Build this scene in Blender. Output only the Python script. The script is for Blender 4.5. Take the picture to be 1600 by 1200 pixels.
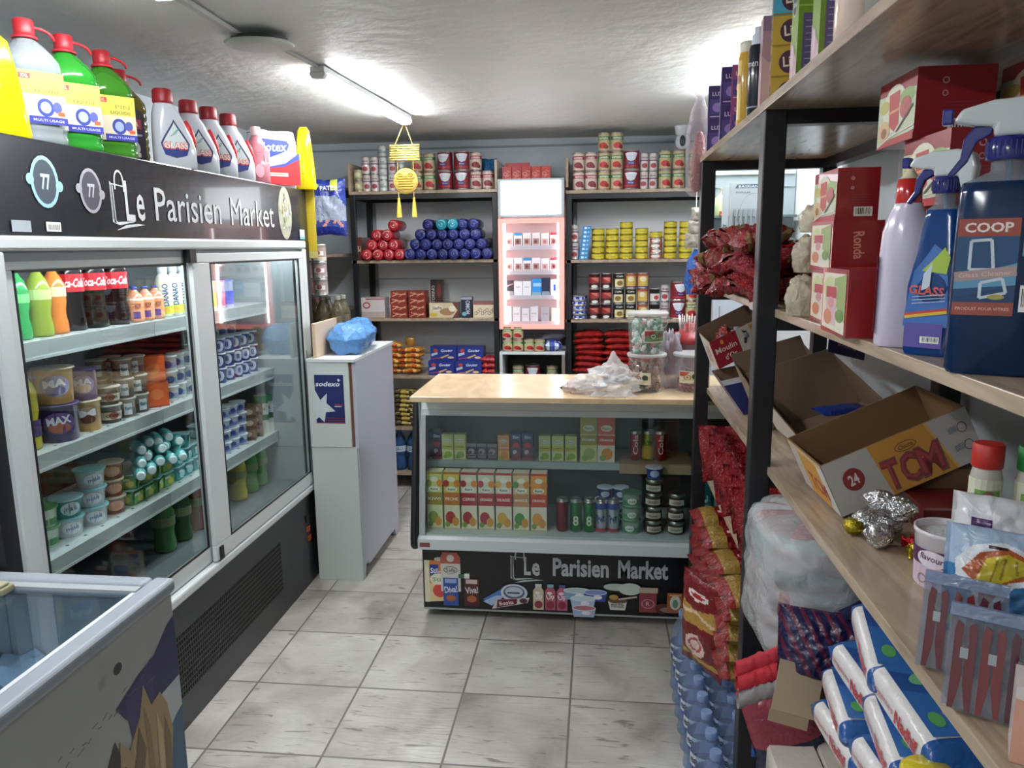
import bpy, math, random
from mathutils import Vector, Matrix, noise
random.seed(7)
PI = math.pi
scene = bpy.context.scene
for o in list(bpy.data.objects): bpy.data.objects.remove(o)
COL = scene.collection

# ------------------------------------------------------------------ camera
CAM_H = 1.65
cd = bpy.data.cameras.new('camera'); cam = bpy.data.objects.new('camera', cd); COL.objects.link(cam)
cd.sensor_width = 36; cd.lens = 36 * 1194 / 1600; cd.clip_start = 0.02
_y, _p, _r = [math.radians(a) for a in (-6.45, -10.15, -0.7)]
_f = Vector((math.sin(_y) * math.cos(_p), math.cos(_y) * math.cos(_p), math.sin(_p)))
_rt = Vector((math.cos(_y), -math.sin(_y), 0)); _up = _rt.cross(_f)
_rt, _up = _rt * math.cos(_r) + _up * math.sin(_r), -_rt * math.sin(_r) + _up * math.cos(_r)
mw = Matrix((( _rt.x, _up.x, -_f.x, 0), (_rt.y, _up.y, -_f.y, 0), (_rt.z, _up.z, -_f.z, CAM_H), (0, 0, 0, 1)))
cam.matrix_world = mw
scene.camera = cam

# ------------------------------------------------------------------ world, exposure
w = bpy.data.worlds.new('world'); scene.world = w; w.use_nodes = True
w.node_tree.nodes['Background'].inputs[0].default_value = (0.93, 0.95, 1, 1)
w.node_tree.nodes['Background'].inputs[1].default_value = 0.4
vs = scene.view_settings
vs.view_transform = 'Standard'; vs.look = 'None'; vs.exposure = 0.4; vs.gamma = 1.0; vs.use_curve_mapping = False
LAMP_E = 80.0      # fluorescent tubes
FRIDGE_E = 8.0     # tubes inside the fridge
COUNTER_E = 5.0
CAB_E = 3.0

# ------------------------------------------------------------------ materials
def lin(c): return c / 12.92 if c <= 0.04045 else ((c + 0.055) / 1.055) ** 2.4
def hexcol(h):
    h = h.lstrip('#'); return tuple(lin(int(h[i:i + 2], 16) / 255) for i in (0, 2, 4)) + (1,)
_M = {}
def mat(h, kind='plain', **k):
    key = (h, kind) + tuple(sorted(k.items()))
    if key in _M: return _M[key]
    m = bpy.data.materials.new(kind + '_' + h.lstrip('#')); m.use_nodes = True
    nt = m.node_tree; b = nt.nodes['Principled BSDF']; c = hexcol(h)
    b.inputs['Base Color'].default_value = c
    b.inputs['Roughness'].default_value = k.get('rough', 0.45)
    if kind == 'gloss':
        b.inputs['Roughness'].default_value = k.get('rough', 0.18); b.inputs['Coat Weight'].default_value = 0.3
    elif kind == 'metal':
        b.inputs['Metallic'].default_value = 1; b.inputs['Roughness'].default_value = k.get('rough', 0.3)
    elif kind == 'emit':
        b.inputs['Emission Color'].default_value = c; b.inputs['Emission Strength'].default_value = k.get('e', 1)
    elif kind in ('clear', 'film'):
        # thin clear plastic: part see-through, part tinted body, glossy skin
        a = k.get('a', 0.5)
        b.inputs['Roughness'].default_value = k.get('rough', 0.12)
        tr = nt.nodes.new('ShaderNodeBsdfTransparent'); tr.inputs[0].default_value = tuple(0.35 + 0.65 * v for v in c[:3]) + (1,)
        mx = nt.nodes.new('ShaderNodeMixShader'); mx.inputs[0].default_value = a
        nt.links.new(tr.outputs[0], mx.inputs[1]); nt.links.new(b.outputs[0], mx.inputs[2])
        nt.links.new(mx.outputs[0], nt.nodes['Material Output'].inputs[0])
    if kind in ('film', 'foil', 'crinkle'):
        tc = nt.nodes.new('ShaderNodeTexCoord'); n = nt.nodes.new('ShaderNodeTexNoise'); bp = nt.nodes.new('ShaderNodeBump')
        n.inputs['Scale'].default_value = k.get('s', 60); n.inputs['Detail'].default_value = 3; n.inputs['Distortion'].default_value = 1.5
        bp.inputs['Strength'].default_value = k.get('b', 0.6); bp.inputs['Distance'].default_value = 0.01
        nt.links.new(tc.outputs['Object'], n.inputs['Vector']); nt.links.new(n.outputs[0], bp.inputs['Height']); nt.links.new(bp.outputs[0], b.inputs['Normal'])
        if kind != 'film': b.inputs['Roughness'].default_value = k.get('rough', 0.25)
        if kind == 'foil': b.inputs['Metallic'].default_value = 0.9
    _M[key] = m; return m

def ramp_mat(name, build):
    m = bpy.data.materials.new(name); m.use_nodes = True; build(m.node_tree, m.node_tree.nodes['Principled BSDF']); return m
def N(nt, t, **k):
    n = nt.nodes.new(t)
    for a, v in k.items():
        if a in n.inputs: n.inputs[a].default_value = v
        else: setattr(n, a, v)
    return n
def rampnode(nt, stops):
    r = nt.nodes.new('ShaderNodeValToRGB'); e = r.color_ramp.elements
    while len(e) < len(stops): e.new(0.5)
    for i, (p, h) in enumerate(stops): e[i].position = p; e[i].color = hexcol(h)
    return r

def b_floor(nt, b):
    L = nt.links.new; tc = N(nt, 'ShaderNodeTexCoord'); mp = N(nt, 'ShaderNodeMapping')
    S = 0.403
    # tile grid measured from the floor: a joint at x=-0.1.. y=..., tiles 0.403 m
    mp.inputs['Location'].default_value = (GX / S, GY / S, 0); mp.inputs['Scale'].default_value = (1 / S, 1 / S, 1)
    L(tc.outputs['Object'], mp.inputs['Vector'])
    br = N(nt, 'ShaderNodeTexBrick'); br.offset = 0; br.squash = 1
    for kk, v in (('Scale', 1), ('Mortar Size', 0.011), ('Mortar Smooth', 0.25), ('Bias', 0), ('Brick Width', 1), ('Row Height', 1)): br.inputs[kk].default_value = v
    br.inputs['Color1'].default_value = (.0, .0, .0, 1); br.inputs['Color2'].default_value = (1, 1, 1, 1); br.inputs['Mortar'].default_value = (.5, .5, .5, 1)
    L(mp.outputs[0], br.inputs['Vector'])
    vm = N(nt, 'ShaderNodeVectorMath', operation='ADD'); L(tc.outputs['Object'], vm.inputs[0])
    sc = N(nt, 'ShaderNodeVectorMath', operation='SCALE'); sc.inputs['Scale'].default_value = 3.0; L(br.outputs['Color'], sc.inputs[0]); L(sc.outputs[0], vm.inputs[1])
    n1 = N(nt, 'ShaderNodeTexNoise'); n1.inputs['Scale'].default_value = 3.5; n1.inputs['Detail'].default_value = 8; n1.inputs['Distortion'].default_value = 0.8; L(vm.outputs[0], n1.inputs['Vector'])
    r1 = rampnode(nt, [(0.3, '#97928a'), (0.5, '#bcb9b1'), (0.7, '#d0cec7')]); L(n1.outputs[0], r1.inputs[0])
    # chipped slate relief lines
    st = N(nt, 'ShaderNodeMapping'); st.inputs['Rotation'].default_value = (0, 0, 0.45); st.inputs['Scale'].default_value = (8, 44, 1); L(vm.outputs[0], st.inputs['Vector'])
    n2 = N(nt, 'ShaderNodeTexNoise'); n2.inputs['Scale'].default_value = 1.0; n2.inputs['Detail'].default_value = 5; n2.inputs['Distortion'].default_value = 1.2; L(st.outputs[0], n2.inputs['Vector'])
    r2 = rampnode(nt, [(0.30, '#8a857d'), (0.39, '#ffffff'), (1.0, '#ffffff')]); L(n2.outputs[0], r2.inputs[0])
    mu = N(nt, 'ShaderNodeMix', data_type='RGBA', blend_type='MULTIPLY'); mu.inputs[0].default_value = 0.75; L(r1.outputs[0], mu.inputs[6]); L(r2.outputs[0], mu.inputs[7])
    n3 = N(nt, 'ShaderNodeTexNoise'); n3.inputs['Scale'].default_value = 1.3; n3.inputs['Detail'].default_value = 6; L(tc.outputs['Object'], n3.inputs['Vector'])
    r3 = rampnode(nt, [(0.35, '#b5b0a8'), (0.6, '#ffffff')]); L(n3.outputs[0], r3.inputs[0])
    mu2 = N(nt, 'ShaderNodeMix', data_type='RGBA', blend_type='MULTIPLY'); mu2.inputs[0].default_value = 0.6; L(mu.outputs[2], mu2.inputs[6]); L(r3.outputs[0], mu2.inputs[7])
    mm = N(nt, 'ShaderNodeMix', data_type='RGBA'); L(br.outputs['Fac'], mm.inputs[0]); L(mu2.outputs[2], mm.inputs[6]); mm.inputs[7].default_value = hexcol('#75706a')
    L(mm.outputs[2], b.inputs['Base Color'])
    b.inputs['Roughness'].default_value = 0.32
    hm = N(nt, 'ShaderNodeMath', operation='SUBTRACT'); L(n2.outputs[0], hm.inputs[0]); L(br.outputs['Fac'], hm.inputs[1])
    bp = N(nt, 'ShaderNodeBump'); bp.inputs['Strength'].default_value = 0.5; bp.inputs['Distance'].default_value = 0.006; L(hm.outputs[0], bp.inputs['Height']); L(bp.outputs[0], b.inputs['Normal'])
# grid joints: x = -0.7868*1.65 + k*0.403 ; y = 2.0573*1.65 - k*0.403
GX = 0.7868 * 1.65; GY = -2.0573 * 1.65
FLOOR = ramp_mat('slate_look_tile', b_floor)
def b_ceil(nt, b):
    L = nt.links.new; tc = N(nt, 'ShaderNodeTexCoord')
    n = N(nt, 'ShaderNodeTexNoise'); n.inputs['Scale'].default_value = 1.6; n.inputs['Detail'].default_value = 5; L(tc.outputs['Object'], n.inputs['Vector'])
    r = rampnode(nt, [(0.3, '#d0d1ce'), (0.7, '#dcddda')]); L(n.outputs[0], r.inputs[0]); L(r.outputs[0], b.inputs['Base Color'])
    n2 = N(nt, 'ShaderNodeTexNoise'); n2.inputs['Scale'].default_value = 14; n2.inputs['Detail'].default_value = 6; L(tc.outputs['Object'], n2.inputs['Vector'])
    bp = N(nt, 'ShaderNodeBump'); bp.inputs['Strength'].default_value = 0.35; bp.inputs['Distance'].default_value = 0.02; L(n2.outputs[0], bp.inputs['Height']); L(bp.outputs[0], b.inputs['Normal'])
    b.inputs['Roughness'].default_value = 0.6
CEIL = ramp_mat('plaster_ceiling', b_ceil)
def b_wall(nt, b):
    L = nt.links.new; tc = N(nt, 'ShaderNodeTexCoord')
    n = N(nt, 'ShaderNodeTexNoise'); n.inputs['Scale'].default_value = 2; n.inputs['Detail'].default_value = 5; L(tc.outputs['Object'], n.inputs['Vector'])
    r = rampnode(nt, [(0.3, '#b4bdc2'), (0.7, '#c4ccd0')]); L(n.outputs[0], r.inputs[0]); L(r.outputs[0], b.inputs['Base Color']); b.inputs['Roughness'].default_value = 0.5
WALL = ramp_mat('painted_wall', b_wall)
def b_wood(c1, c2, c3, sx=1.0):
    def f(nt, b):
        L = nt.links.new; tc = N(nt, 'ShaderNodeTexCoord'); mp = N(nt, 'ShaderNodeMapping'); mp.inputs['Scale'].default_value = (9 * sx, 1.2, 9); L(tc.outputs['Object'], mp.inputs['Vector'])
        n = N(nt, 'ShaderNodeTexNoise'); n.inputs['Scale'].default_value = 3; n.inputs['Detail'].default_value = 8; n.inputs['Distortion'].default_value = 1.4; L(mp.outputs[0], n.inputs['Vector'])
        r = rampnode(nt, [(0.3, c1), (0.5, c2), (0.72, c3)]); L(n.outputs[0], r.inputs[0]); L(r.outputs[0], b.inputs['Base Color']); b.inputs['Roughness'].default_value = 0.24
    return f
WOOD = ramp_mat('chipboard_shelf', b_wood('#8d7a66', '#a3907a', '#b5a28b'))
WTOP = ramp_mat('worktop_laminate', b_wood('#c4aa86', '#d2b993', '#dcc5a1', .3))
BLK = mat('#17181b', 'plain', rough=0.4)
WFR = mat('#c9cfce', 'plain', rough=0.3)
SHELFW = mat('#c3cccb', 'plain', rough=0.35)
def glass_mat(name, tint, refl=1.0):
    m = bpy.data.materials.new(name); m.use_nodes = True; nt = m.node_tree; nt.nodes.remove(nt.nodes['Principled BSDF'])
    tr = N(nt, 'ShaderNodeBsdfTransparent'); tr.inputs[0].default_value = tint
    gl = N(nt, 'ShaderNodeBsdfGlossy'); gl.inputs['Roughness'].default_value = 0.015
    fr = N(nt, 'ShaderNodeFresnel'); fr.inputs['IOR'].default_value = 1.5
    ge = N(nt, 'ShaderNodeNewGeometry'); io = N(nt, 'ShaderNodeMapRange'); io.inputs['To Min'].default_value = 1.5; io.inputs['To Max'].default_value = 1 / 1.5
    nt.links.new(ge.outputs['Backfacing'], io.inputs['Value']); nt.links.new(io.outputs[0], fr.inputs['IOR'])
    mt = N(nt, 'ShaderNodeMath', operation='MULTIPLY'); mt.inputs[1].default_value = refl
    mx = N(nt, 'ShaderNodeMixShader'); L = nt.links.new
    L(fr.outputs[0], mt.inputs[0]); L(mt.outputs[0], mx.inputs[0]); L(tr.outputs[0], mx.inputs[1]); L(gl.outputs[0], mx.inputs[2]); L(mx.outputs[0], nt.nodes['Material Output'].inputs[0])
    return m
GLASS = glass_mat('glass', (0.92, 0.96, 0.95, 1), 1.0)
GLASSF = glass_mat('freezer_glass', (0.75, 0.82, 0.88, 1), 1.0)

# ------------------------------------------------------------------ mesh builder
def sgn(a): return -1 if a < 0 else 1
class MB:
    def __init__(s): s.v = []; s.f = []; s.m = []; s.sm = []; s.mats = []; s.X = Matrix.Identity(4)
    def mi(s, m):
        if isinstance(m, str): m = mat(m)
        if m not in s.mats: s.mats.append(m)
        return s.mats.index(m)
    def add(s, verts, faces, m, smooth=False):
        o = len(s.v); s.v += [tuple(s.X @ Vector(p)) for p in verts]
        single = not isinstance(m, list)
        mm = s.mi(m) if single else None
        for i, f in enumerate(faces):
            s.f.append(tuple(o + j for j in f)); s.m.append(mm if single else s.mi(m[i])); s.sm.append(smooth)
        return s
    def box(s, x0, x1, y0, y1, z0, z1, m, rot=None):
        vs_ = [(x, y, z) for z in (z0, z1) for y in (y0, y1) for x in (x0, x1)]
        if rot:
            c = Vector(((x0 + x1) / 2, (y0 + y1) / 2, (z0 + z1) / 2)); R = Matrix.Rotation(rot[1], 3, rot[0]); vs_ = [tuple(c + R @ (Vector(p) - c)) for p in vs_]
        return s.add(vs_, [(0, 2, 3, 1), (4, 5, 7, 6), (0, 1, 5, 4), (1, 3, 7, 5), (3, 2, 6, 7), (2, 0, 4, 6)], m)
    def hexa(s, p8, m):   # 4 bottom (ccw), 4 top
        return s.add(p8, [(3, 2, 1, 0), (4, 5, 6, 7), (0, 1, 5, 4), (1, 2, 6, 5), (2, 3, 7, 6), (3, 0, 4, 7)], m)
    def loft(s, secs, m, seg=20, caps=True, smooth=True, rnd=0.0, seed=0):
        """secs: (z, rx, ry, n[, cx, cy]); m: material or one per band"""
        vs_ = []; r = random.Random(seed)
        for q in secs:
            z, rx, ry, n = q[:4]; cx, cy = (q[4], q[5]) if len(q) > 5 else (0, 0)
            for i in range(seg):
                t = 2 * PI * i / seg + PI / seg; c, sn = math.cos(t), math.sin(t); k = 1 + (r.uniform(-rnd, rnd) if rnd else 0)
                vs_.append((cx + k * rx * sgn(c) * abs(c) ** (2 / n), cy + k * ry * sgn(sn) * abs(sn) ** (2 / n), z))
        fs = []; ms = []
        for a in range(len(secs) - 1):
            for i in range(seg):
                j = (i + 1) % seg; fs.append((a * seg + i, a * seg + j, (a + 1) * seg + j, (a + 1) * seg + i)); ms.append(m[a] if isinstance(m, list) else m)
        s.add(vs_, fs, ms, smooth)
        if caps:
            k = len(secs) - 1
            s.add([vs_[i] for i in range(seg)], [tuple(reversed(range(seg)))], ms[0]); s.add([vs_[k * seg + i] for i in range(seg)], [tuple(range(seg))], ms[-1])
        return s
    def lathe(s, prof, m, seg=20, c=(0, 0), caps=True, smooth=True):
        return s.loft([(z, r, r, 2, c[0], c[1]) for r, z in prof], m, seg, caps, smooth)
    def tube(s, pts, r, m, seg=8, closed=False):
        pts = [Vector(p) for p in pts]; n = len(pts); vs_ = []
        for i, p in enumerate(pts):
            a = pts[(i - 1) % n] if closed or i > 0 else pts[0]; b = pts[(i + 1) % n] if closed or i < n - 1 else pts[-1]
            d = (b - a).normalized(); u = d.orthogonal().normalized() if i == 0 else (u_ - d * u_.dot(d)).normalized(); w_ = d.cross(u); u_ = u
            rr = r[i] if isinstance(r, (list, tuple)) else r
            for k in range(seg):
                t = 2 * PI * k / seg; vs_.append(tuple(p + (u * math.cos(t) + w_ * math.sin(t)) * rr))
        fs = [(i * seg + k, i * seg + (k + 1) % seg, ((i + 1) % n) * seg + (k + 1) % seg, ((i + 1) % n) * seg + k) for i in range(n if closed else n - 1) for k in range(seg)]
        if not closed: fs += [tuple(reversed(range(seg))), tuple((n - 1) * seg + k for k in range(seg))]
        return s.add(vs_, fs, m, True)
    def prism(s, poly, y0, y1, m, ax='y'):
        """poly in the plane across axis ax, pushed from y0 to y1"""
        n = len(poly)
        def P(a, b, t): return {'y': (a, t, b), 'x': (t, a, b), 'z': (a, b, t)}[ax]
        vs_ = [P(a, b, y0) for a, b in poly] + [P(a, b, y1) for a, b in poly]
        fs = [tuple(range(n)), tuple(reversed(range(n, 2 * n)))] + [(i, n + i, n + (i + 1) % n, (i + 1) % n) for i in range(n)]
        return s.add(vs_, fs, m)
    def grid(s, fn, nu, nv, m, smooth=True):
        """fn(u,v) -> point; m may be fn(u,v)->material"""
        vs_ = [fn(i / nu, j / nv) for j in range(nv + 1) for i in range(nu + 1)]; fs = []; ms = []
        for j in range(nv):
            for i in range(nu):
                a = j * (nu + 1) + i; fs.append((a, a + 1, a + nu + 2, a + nu + 1)); ms.append(m((i + .5) / nu, (j + .5) / nv) if callable(m) else m)
        return s.add(vs_, fs, ms, smooth)
    def pillow(s, L, W, T, m, nu=14, nv=10, wr=0.12, seed=0, crimp=0.06):
        """sealed bag lying flat: length x, width y, thickness z; base near z=0"""
        sd = seed * 7.3
        def fn(sg):
            def f(u, v):
                a = 2 * u - 1; b = 2 * v - 1
                t = max(0, 1 - abs(a / (1 - crimp)) ** 3) ** .5 * max(0, 1 - abs(b) ** 2.6) ** .5 if abs(a) < 1 - crimp else 0
                nz = noise.noise(Vector((a * 2.2 + sd, b * 2.2, sg * 3.0))) * wr + noise.noise(Vector((a * 7 + sd, b * 6, sg * 5.0))) * wr * .5
                pin = 1 - 0.10 * (1 - abs(a)) if False else 1
                return (a * L / 2 * (1 + nz * .1), b * W / 2 * (0.92 + 0.08 * abs(a)) * (1 + nz * .25), T / 2 + sg * T / 2 * t * (1 + nz * 2.2) + (nz * T * .5 if t == 0 else 0))
            return f
        s.grid(fn(1), nu, nv, m); s.grid(lambda u, v: fn(-1)(1 - u, v), nu, nv, (lambda u, v: m(1 - u, v)) if callable(m) else m)
        return s
    def build(s, name, parent=None, loc=None, rot=None, bevel=0, bseg=2, subd=0):
        me = bpy.data.meshes.new(name); me.from_pydata(s.v, [], s.f); me.polygons.foreach_set('material_index', s.m); me.polygons.foreach_set('use_smooth', s.sm)
        for m in s.mats: me.materials.append(m)
        me.update(); o = bpy.data.objects.new(name, me); COL.objects.link(o)
        if parent: o.parent = parent
        if loc: o.location = loc
        if rot: o.rotation_euler = rot
        if bevel:
            b = o.modifiers.new('bevel', 'BEVEL'); b.width = bevel; b.segments = bseg; b.limit_method = 'ANGLE'; b.angle_limit = 0.7
        if subd: sm = o.modifiers.new('sub', 'SUBSURF'); sm.levels = sm.render_levels = subd
        return o

# ------------------------------------------------------------------ printed marks
_T = {}
def text_tris(t, bold):
    key = (t, bold)
    if key in _T: return _T[key]
    c = bpy.data.curves.new('lettering', 'FONT'); c.body = t; c.size = 1; c.offset = bold; c.resolution_u = 2; c.fill_mode = 'FRONT'
    ob = bpy.data.objects.new('lettering', c); me = bpy.data.meshes.new_from_object(ob)
    me.calc_loop_triangles(); vs_ = [(v.co.x, v.co.y) for v in me.vertices]; tr = [[vs_[i] for i in q.vertices] for q in me.loop_triangles]
    xs = [p[0] for p in vs_] or [0, 1]; ys = [p[1] for p in vs_] or [0, 1]
    x0, x1, y0, y1 = min(xs), max(xs), min(ys), max(ys)
    res = [[((p[0] - x0) / (x1 - x0) - .5, (p[1] - y0) / (y1 - y0) - .5) for p in q] for q in tr]
    bpy.data.objects.remove(ob); bpy.data.curves.remove(c); bpy.data.meshes.remove(me)
    _T[key] = res; return res
def clip(poly, a, side):
    out = []
    for i in range(len(poly)):
        p, q = poly[i], poly[(i + 1) % len(poly)]; pin = (p[0] - a) * side >= 0; qin = (q[0] - a) * side >= 0
        if pin: out.append(p)
        if pin != qin:
            t = (a - p[0]) / (q[0] - p[0]); out.append((a, p[1] + t * (q[1] - p[1])))
    return out
class Print:
    """flat shapes laid on a surface; mp(u,v,h) -> point at height h above it"""
    def __init__(s, mb, mp, du=None, h0=0.0004, dh=0.00012, kind='plain'): s.mb = mb; s.mp = mp; s.du = du; s.h = h0; s.dh = dh; s.kind = kind
    def _emit(s, poly, m):
        if len(poly) < 3: return
        if s.du:
            a = min(p[0] for p in poly); b = max(p[0] for p in poly); k = math.floor(a / s.du)
            if b - a > s.du * .6:
                while k * s.du < b:
                    q = clip(poly, k * s.du, 1); q = clip(q, (k + 1) * s.du, -1) if len(q) > 2 else q
                    if len(q) > 2: s.mb.add([s.mp(u, v, s.h) for u, v in q], [tuple(range(len(q)))], m)
                    k += 1
                return
        s.mb.add([s.mp(u, v, s.h) for u, v in poly], [tuple(range(len(poly)))], m)
    def poly(s, pts, c, step=True):
        s.h += s.dh if step else 0; s._emit(pts, mat(c, s.kind) if isinstance(c, str) else c); return s
    def rect(s, x0, y0, x1, y1, c): return s.poly([(x0, y0), (x1, y0), (x1, y1), (x0, y1)], c)
    def ell(s, cx, cy, rx, ry, c, rot=0, n=20):
        ca, sa = math.cos(rot), math.sin(rot)
        return s.poly([(cx + rx * math.cos(2 * PI * i / n) * ca - ry * math.sin(2 * PI * i / n) * sa, cy + rx * math.cos(2 * PI * i / n) * sa + ry * math.sin(2 * PI * i / n) * ca) for i in range(n)], c)
    def ring(s, cx, cy, rx, ry, t, c, n=20, a0=0, a1=2 * PI):
        s.h += s.dh; m = mat(c, s.kind)
        for i in range(n):
            A = a0 + (a1 - a0) * i / n; B = a0 + (a1 - a0) * (i + 1) / n
            s._emit([(cx + rx * math.cos(A), cy + ry * math.sin(A)), (cx + rx * math.cos(B), cy + ry * math.sin(B)), (cx + (rx - t) * math.cos(B), cy + (ry - t) * math.sin(B)), (cx + (rx - t) * math.cos(A), cy + (ry - t) * math.sin(A))], m)
        return s
    def line(s, pts, t, c):
        s.h += s.dh; m = mat(c, s.kind)
        for p, q in zip(pts, pts[1:]):
            dx, dy = q[0] - p[0], q[1] - p[1]; l = math.hypot(dx, dy) or 1; nx, ny = -dy / l * t / 2, dx / l * t / 2
            s._emit([(p[0] - nx, p[1] - ny), (q[0] - nx, q[1] - ny), (q[0] + nx, q[1] + ny), (p[0] + nx, p[1] + ny)], m)
        return s
    def text(s, t, cx, cy, w_, h_, c, bold=0.01, rot=0, shear=0):
        s.h += s.dh; m = mat(c, s.kind) if isinstance(c, str) else c; ca, sa = math.cos(rot), math.sin(rot)
        for q in text_tris(t, bold):
            pts = []
            for a, b in q:
                x = a * w_ + b * h_ * shear; y = b * h_; pts.append((cx + x * ca - y * sa, cy + x * sa + y * ca))
            s._emit(pts, m)
        return s
    def barcode(s, x0, y0, x1, y1, seed=1):
        r = random.Random(seed); s.rect(x0, y0, x1, y1, '#e9e7e0'); s.h += s.dh; x = x0 + (x1 - x0) * .1; e = x0 + (x1 - x0) * .9
        while x < e:
            w_ = (x1 - x0) * r.choice((.02, .03, .05)); s._emit([(x, y0 + (y1 - y0) * .2), (x + w_, y0 + (y1 - y0) * .2), (x + w_, y1 - (y1 - y0) * .12), (x, y1 - (y1 - y0) * .12)], mat('#222222', s.kind)); x += w_ + (x1 - x0) * .04
        return s
def paint(shapes, base, asp=1.0, **k):
    """colour by printed outlines: shapes are (polygon in 0..1, colour), the last hit wins"""
    def inside(p, x, y):
        c = False; n = len(p)
        for i in range(n):
            (x1, y1), (x2, y2) = p[i], p[(i + 1) % n]
            if (y1 > y) != (y2 > y) and x < (x2 - x1) * (y - y1) / (y2 - y1) + x1: c = not c
        return c
    def f(u, v):
        c = base(u, v) if callable(base) else base
        for p, cc in shapes:
            if inside(p, u, v): c = cc
        return mat(c, 'crinkle', **k)
    return f
def pl(O, U, V):
    O, U, V = Vector(O), Vector(U).normalized(), Vector(V).normalized(); Nn = U.cross(V)
    return lambda u, v, h: tuple(O + U * u + V * v + Nn * h)
def cy(R, a0=-PI / 2, c=(0, 0), ry=None, tilt=None):
    """wrap: u arc length centred on angle a0, v = z; R may be fn(z)"""
    def f(u, v, h):
        r0 = R(v) if callable(R) else R; a = a0 + u / r0; return (c[0] + (r0 + h) * math.cos(a), c[1] + (r0 + h) * math.sin(a), v)
    return f

# ------------------------------------------------------------------ things
def tag(o, label=None, cat=None, group=None, kind=None):
    if label: o['label'] = label
    if cat: o['category'] = cat
    if group: o['group'] = group
    if kind: o['kind'] = kind
    return o
def thing(name, label, cat, loc=(0, 0, 0), rz=0, group=None):
    o = bpy.data.objects.new(name, None); COL.objects.link(o); o.location = loc; o.rotation_euler = (0, 0, rz); o.empty_display_size = 0.05
    return tag(o, label, cat, group)
KIDS = {}
def dup(root, loc, rz=None, label=None, group=None, rot=None, scale=None):
    c = root.copy(); COL.objects.link(c); c.location = loc
    if rz is not None: c.rotation_euler = (0, 0, rz)
    if rot is not None: c.rotation_euler = rot
    if scale is not None: c.scale = scale if isinstance(scale, (tuple, list)) else (scale,) * 3
    if label: c['label'] = label
    if group: c['group'] = group
    for ch in list(root.children):
        d = ch.copy(); COL.objects.link(d); d.parent = c
        for g in list(ch.children):
            e = g.copy(); COL.objects.link(e); e.parent = d
    return c
class Kit:
    """first placement moves the source itself, later ones copy it"""
    def __init__(s, root): s.r = root; s.used = False
    def put(s, loc, rz=0, label=None, group=None, rot=None, scale=None, cat=None):
        if not s.used:
            s.used = True; o = s.r; o.location = loc; o.rotation_euler = rot if rot is not None else (0, 0, rz)
            if scale is not None: o.scale = scale if isinstance(scale, (tuple, list)) else (scale,) * 3
            if label: o['label'] = label
            if group: o['group'] = group
        else: o = dup(s.r, loc, rz if rot is None else None, label, group, rot, scale); o.rotation_euler = rot if rot is not None else (0, 0, rz)
        if scale is None: o.scale = (1, 1, 1)
        if cat: o['category'] = cat
        return o
ORD = ['first', 'second', 'third', 'fourth', 'fifth', 'sixth', 'seventh', 'eighth', 'ninth', 'tenth', 'eleventh', 'twelfth', 'thirteenth', 'fourteenth', 'fifteenth']
def lr(i, n):
    if n == 1: return 'only'
    if i == 0: return 'leftmost'
    if i == n - 1: return 'rightmost'
    return ORD[i] + ' from left'
def bt(i, n):
    if n == 1: return 'single'
    if i == 0: return 'bottom'
    if i == n - 1: return 'topmost'
    if n == 3: return 'middle'
    return ORD[i] + ' from bottom'
# ================================================================== THE ROOM
XL, XR, Y0, Y1, ZC = -2.15, 0.87, -1.7, 5.42, 2.38
def struct(name, mb): o = mb.build(name); o['kind'] = 'structure'; return o
struct('floor', MB().box(XL - .1, XR + .1, Y0 - .1, Y1 + .1, -.1, 0, FLOOR))
def ceil_fn(u, v):
    x = XL - .05 + (XR - XL + .1) * u; y = Y0 - .05 + (Y1 - Y0 + .1) * v
    return (x, y, ZC + .006 * noise.noise(Vector((x * 1.2, y * 1.2, 0))) + .003 * noise.noise(Vector((x * 4, y * 4, 3))))
c_ = MB(); c_.grid(lambda u, v: ceil_fn(1 - u, v), 60, 120, CEIL); c_.box(XL - .1, XR + .1, Y0 - .1, Y1 + .1, ZC + .02, ZC + .1, CEIL)
struct('ceiling', c_)
struct('wall_left', MB().box(XL - .1, XL, Y0, Y1, 0, ZC + .05, WALL))
struct('wall_right', MB().box(XR, XR + .1, Y0, Y1, 0, ZC + .05, WALL))
struct('wall_back', MB().box(XL - .1, XR + .1, Y1, Y1 + .1, 0, ZC + .05, WALL))
struct('wall_front', MB().box(XL - .1, XR + .1, Y0 - .1, Y0, 0, ZC + .05, WALL))
struct('trim_back', MB().box(XL, XR, Y1 - .012, Y1, 2.325, 2.337, mat('#8b9398')))

# ------------------------------------------------------------------ ceiling lamps and fittings
TUBE = mat('#f9fbff', 'emit', e=LAMP_E)
def batten(name, label, x0, y0, L, rz, w_=.062):
    t = thing(name, label, 'ceiling light', (x0, y0, ZC - .006), rz, 'tube battens on the ceiling')
    m = MB(); m.box(-w_ * .5, w_ * .5, 0, L, -.0235, 0, mat('#c9cccb')); m.build('housing', t, bevel=.003)
    m = MB(); pr = [(-w_ / 2, -.024), (w_ / 2, -.024), (w_ / 2, -.034), (w_ * .34, -.047), (-w_ * .34, -.047), (-w_ / 2, -.034)]
    m.prism(pr, .03, L - .012, TUBE); m.build('diffuser', t)
    for a, b in ((0, .03), (L - .012, L)): m = MB(); m.prism([(p[0] * 1.04, p[1] * 1.0) for p in pr], a, b, mat('#d5d7d5')); m.build('end_cap', t)
    return t
batten('tube_light', 'lit white tube light on the ceiling above the counter aisle', -1.125, 3.13, 1.22, -.05)
batten('tube_light', 'lit tube light at the top edge, nearer than the round ceiling disc', -1.22, .98, 1.16, -.03)
batten('tube_light', 'tube light above the tall right hand shelving, behind its top goods', .62, 2.9, 1.15, 0)
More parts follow.
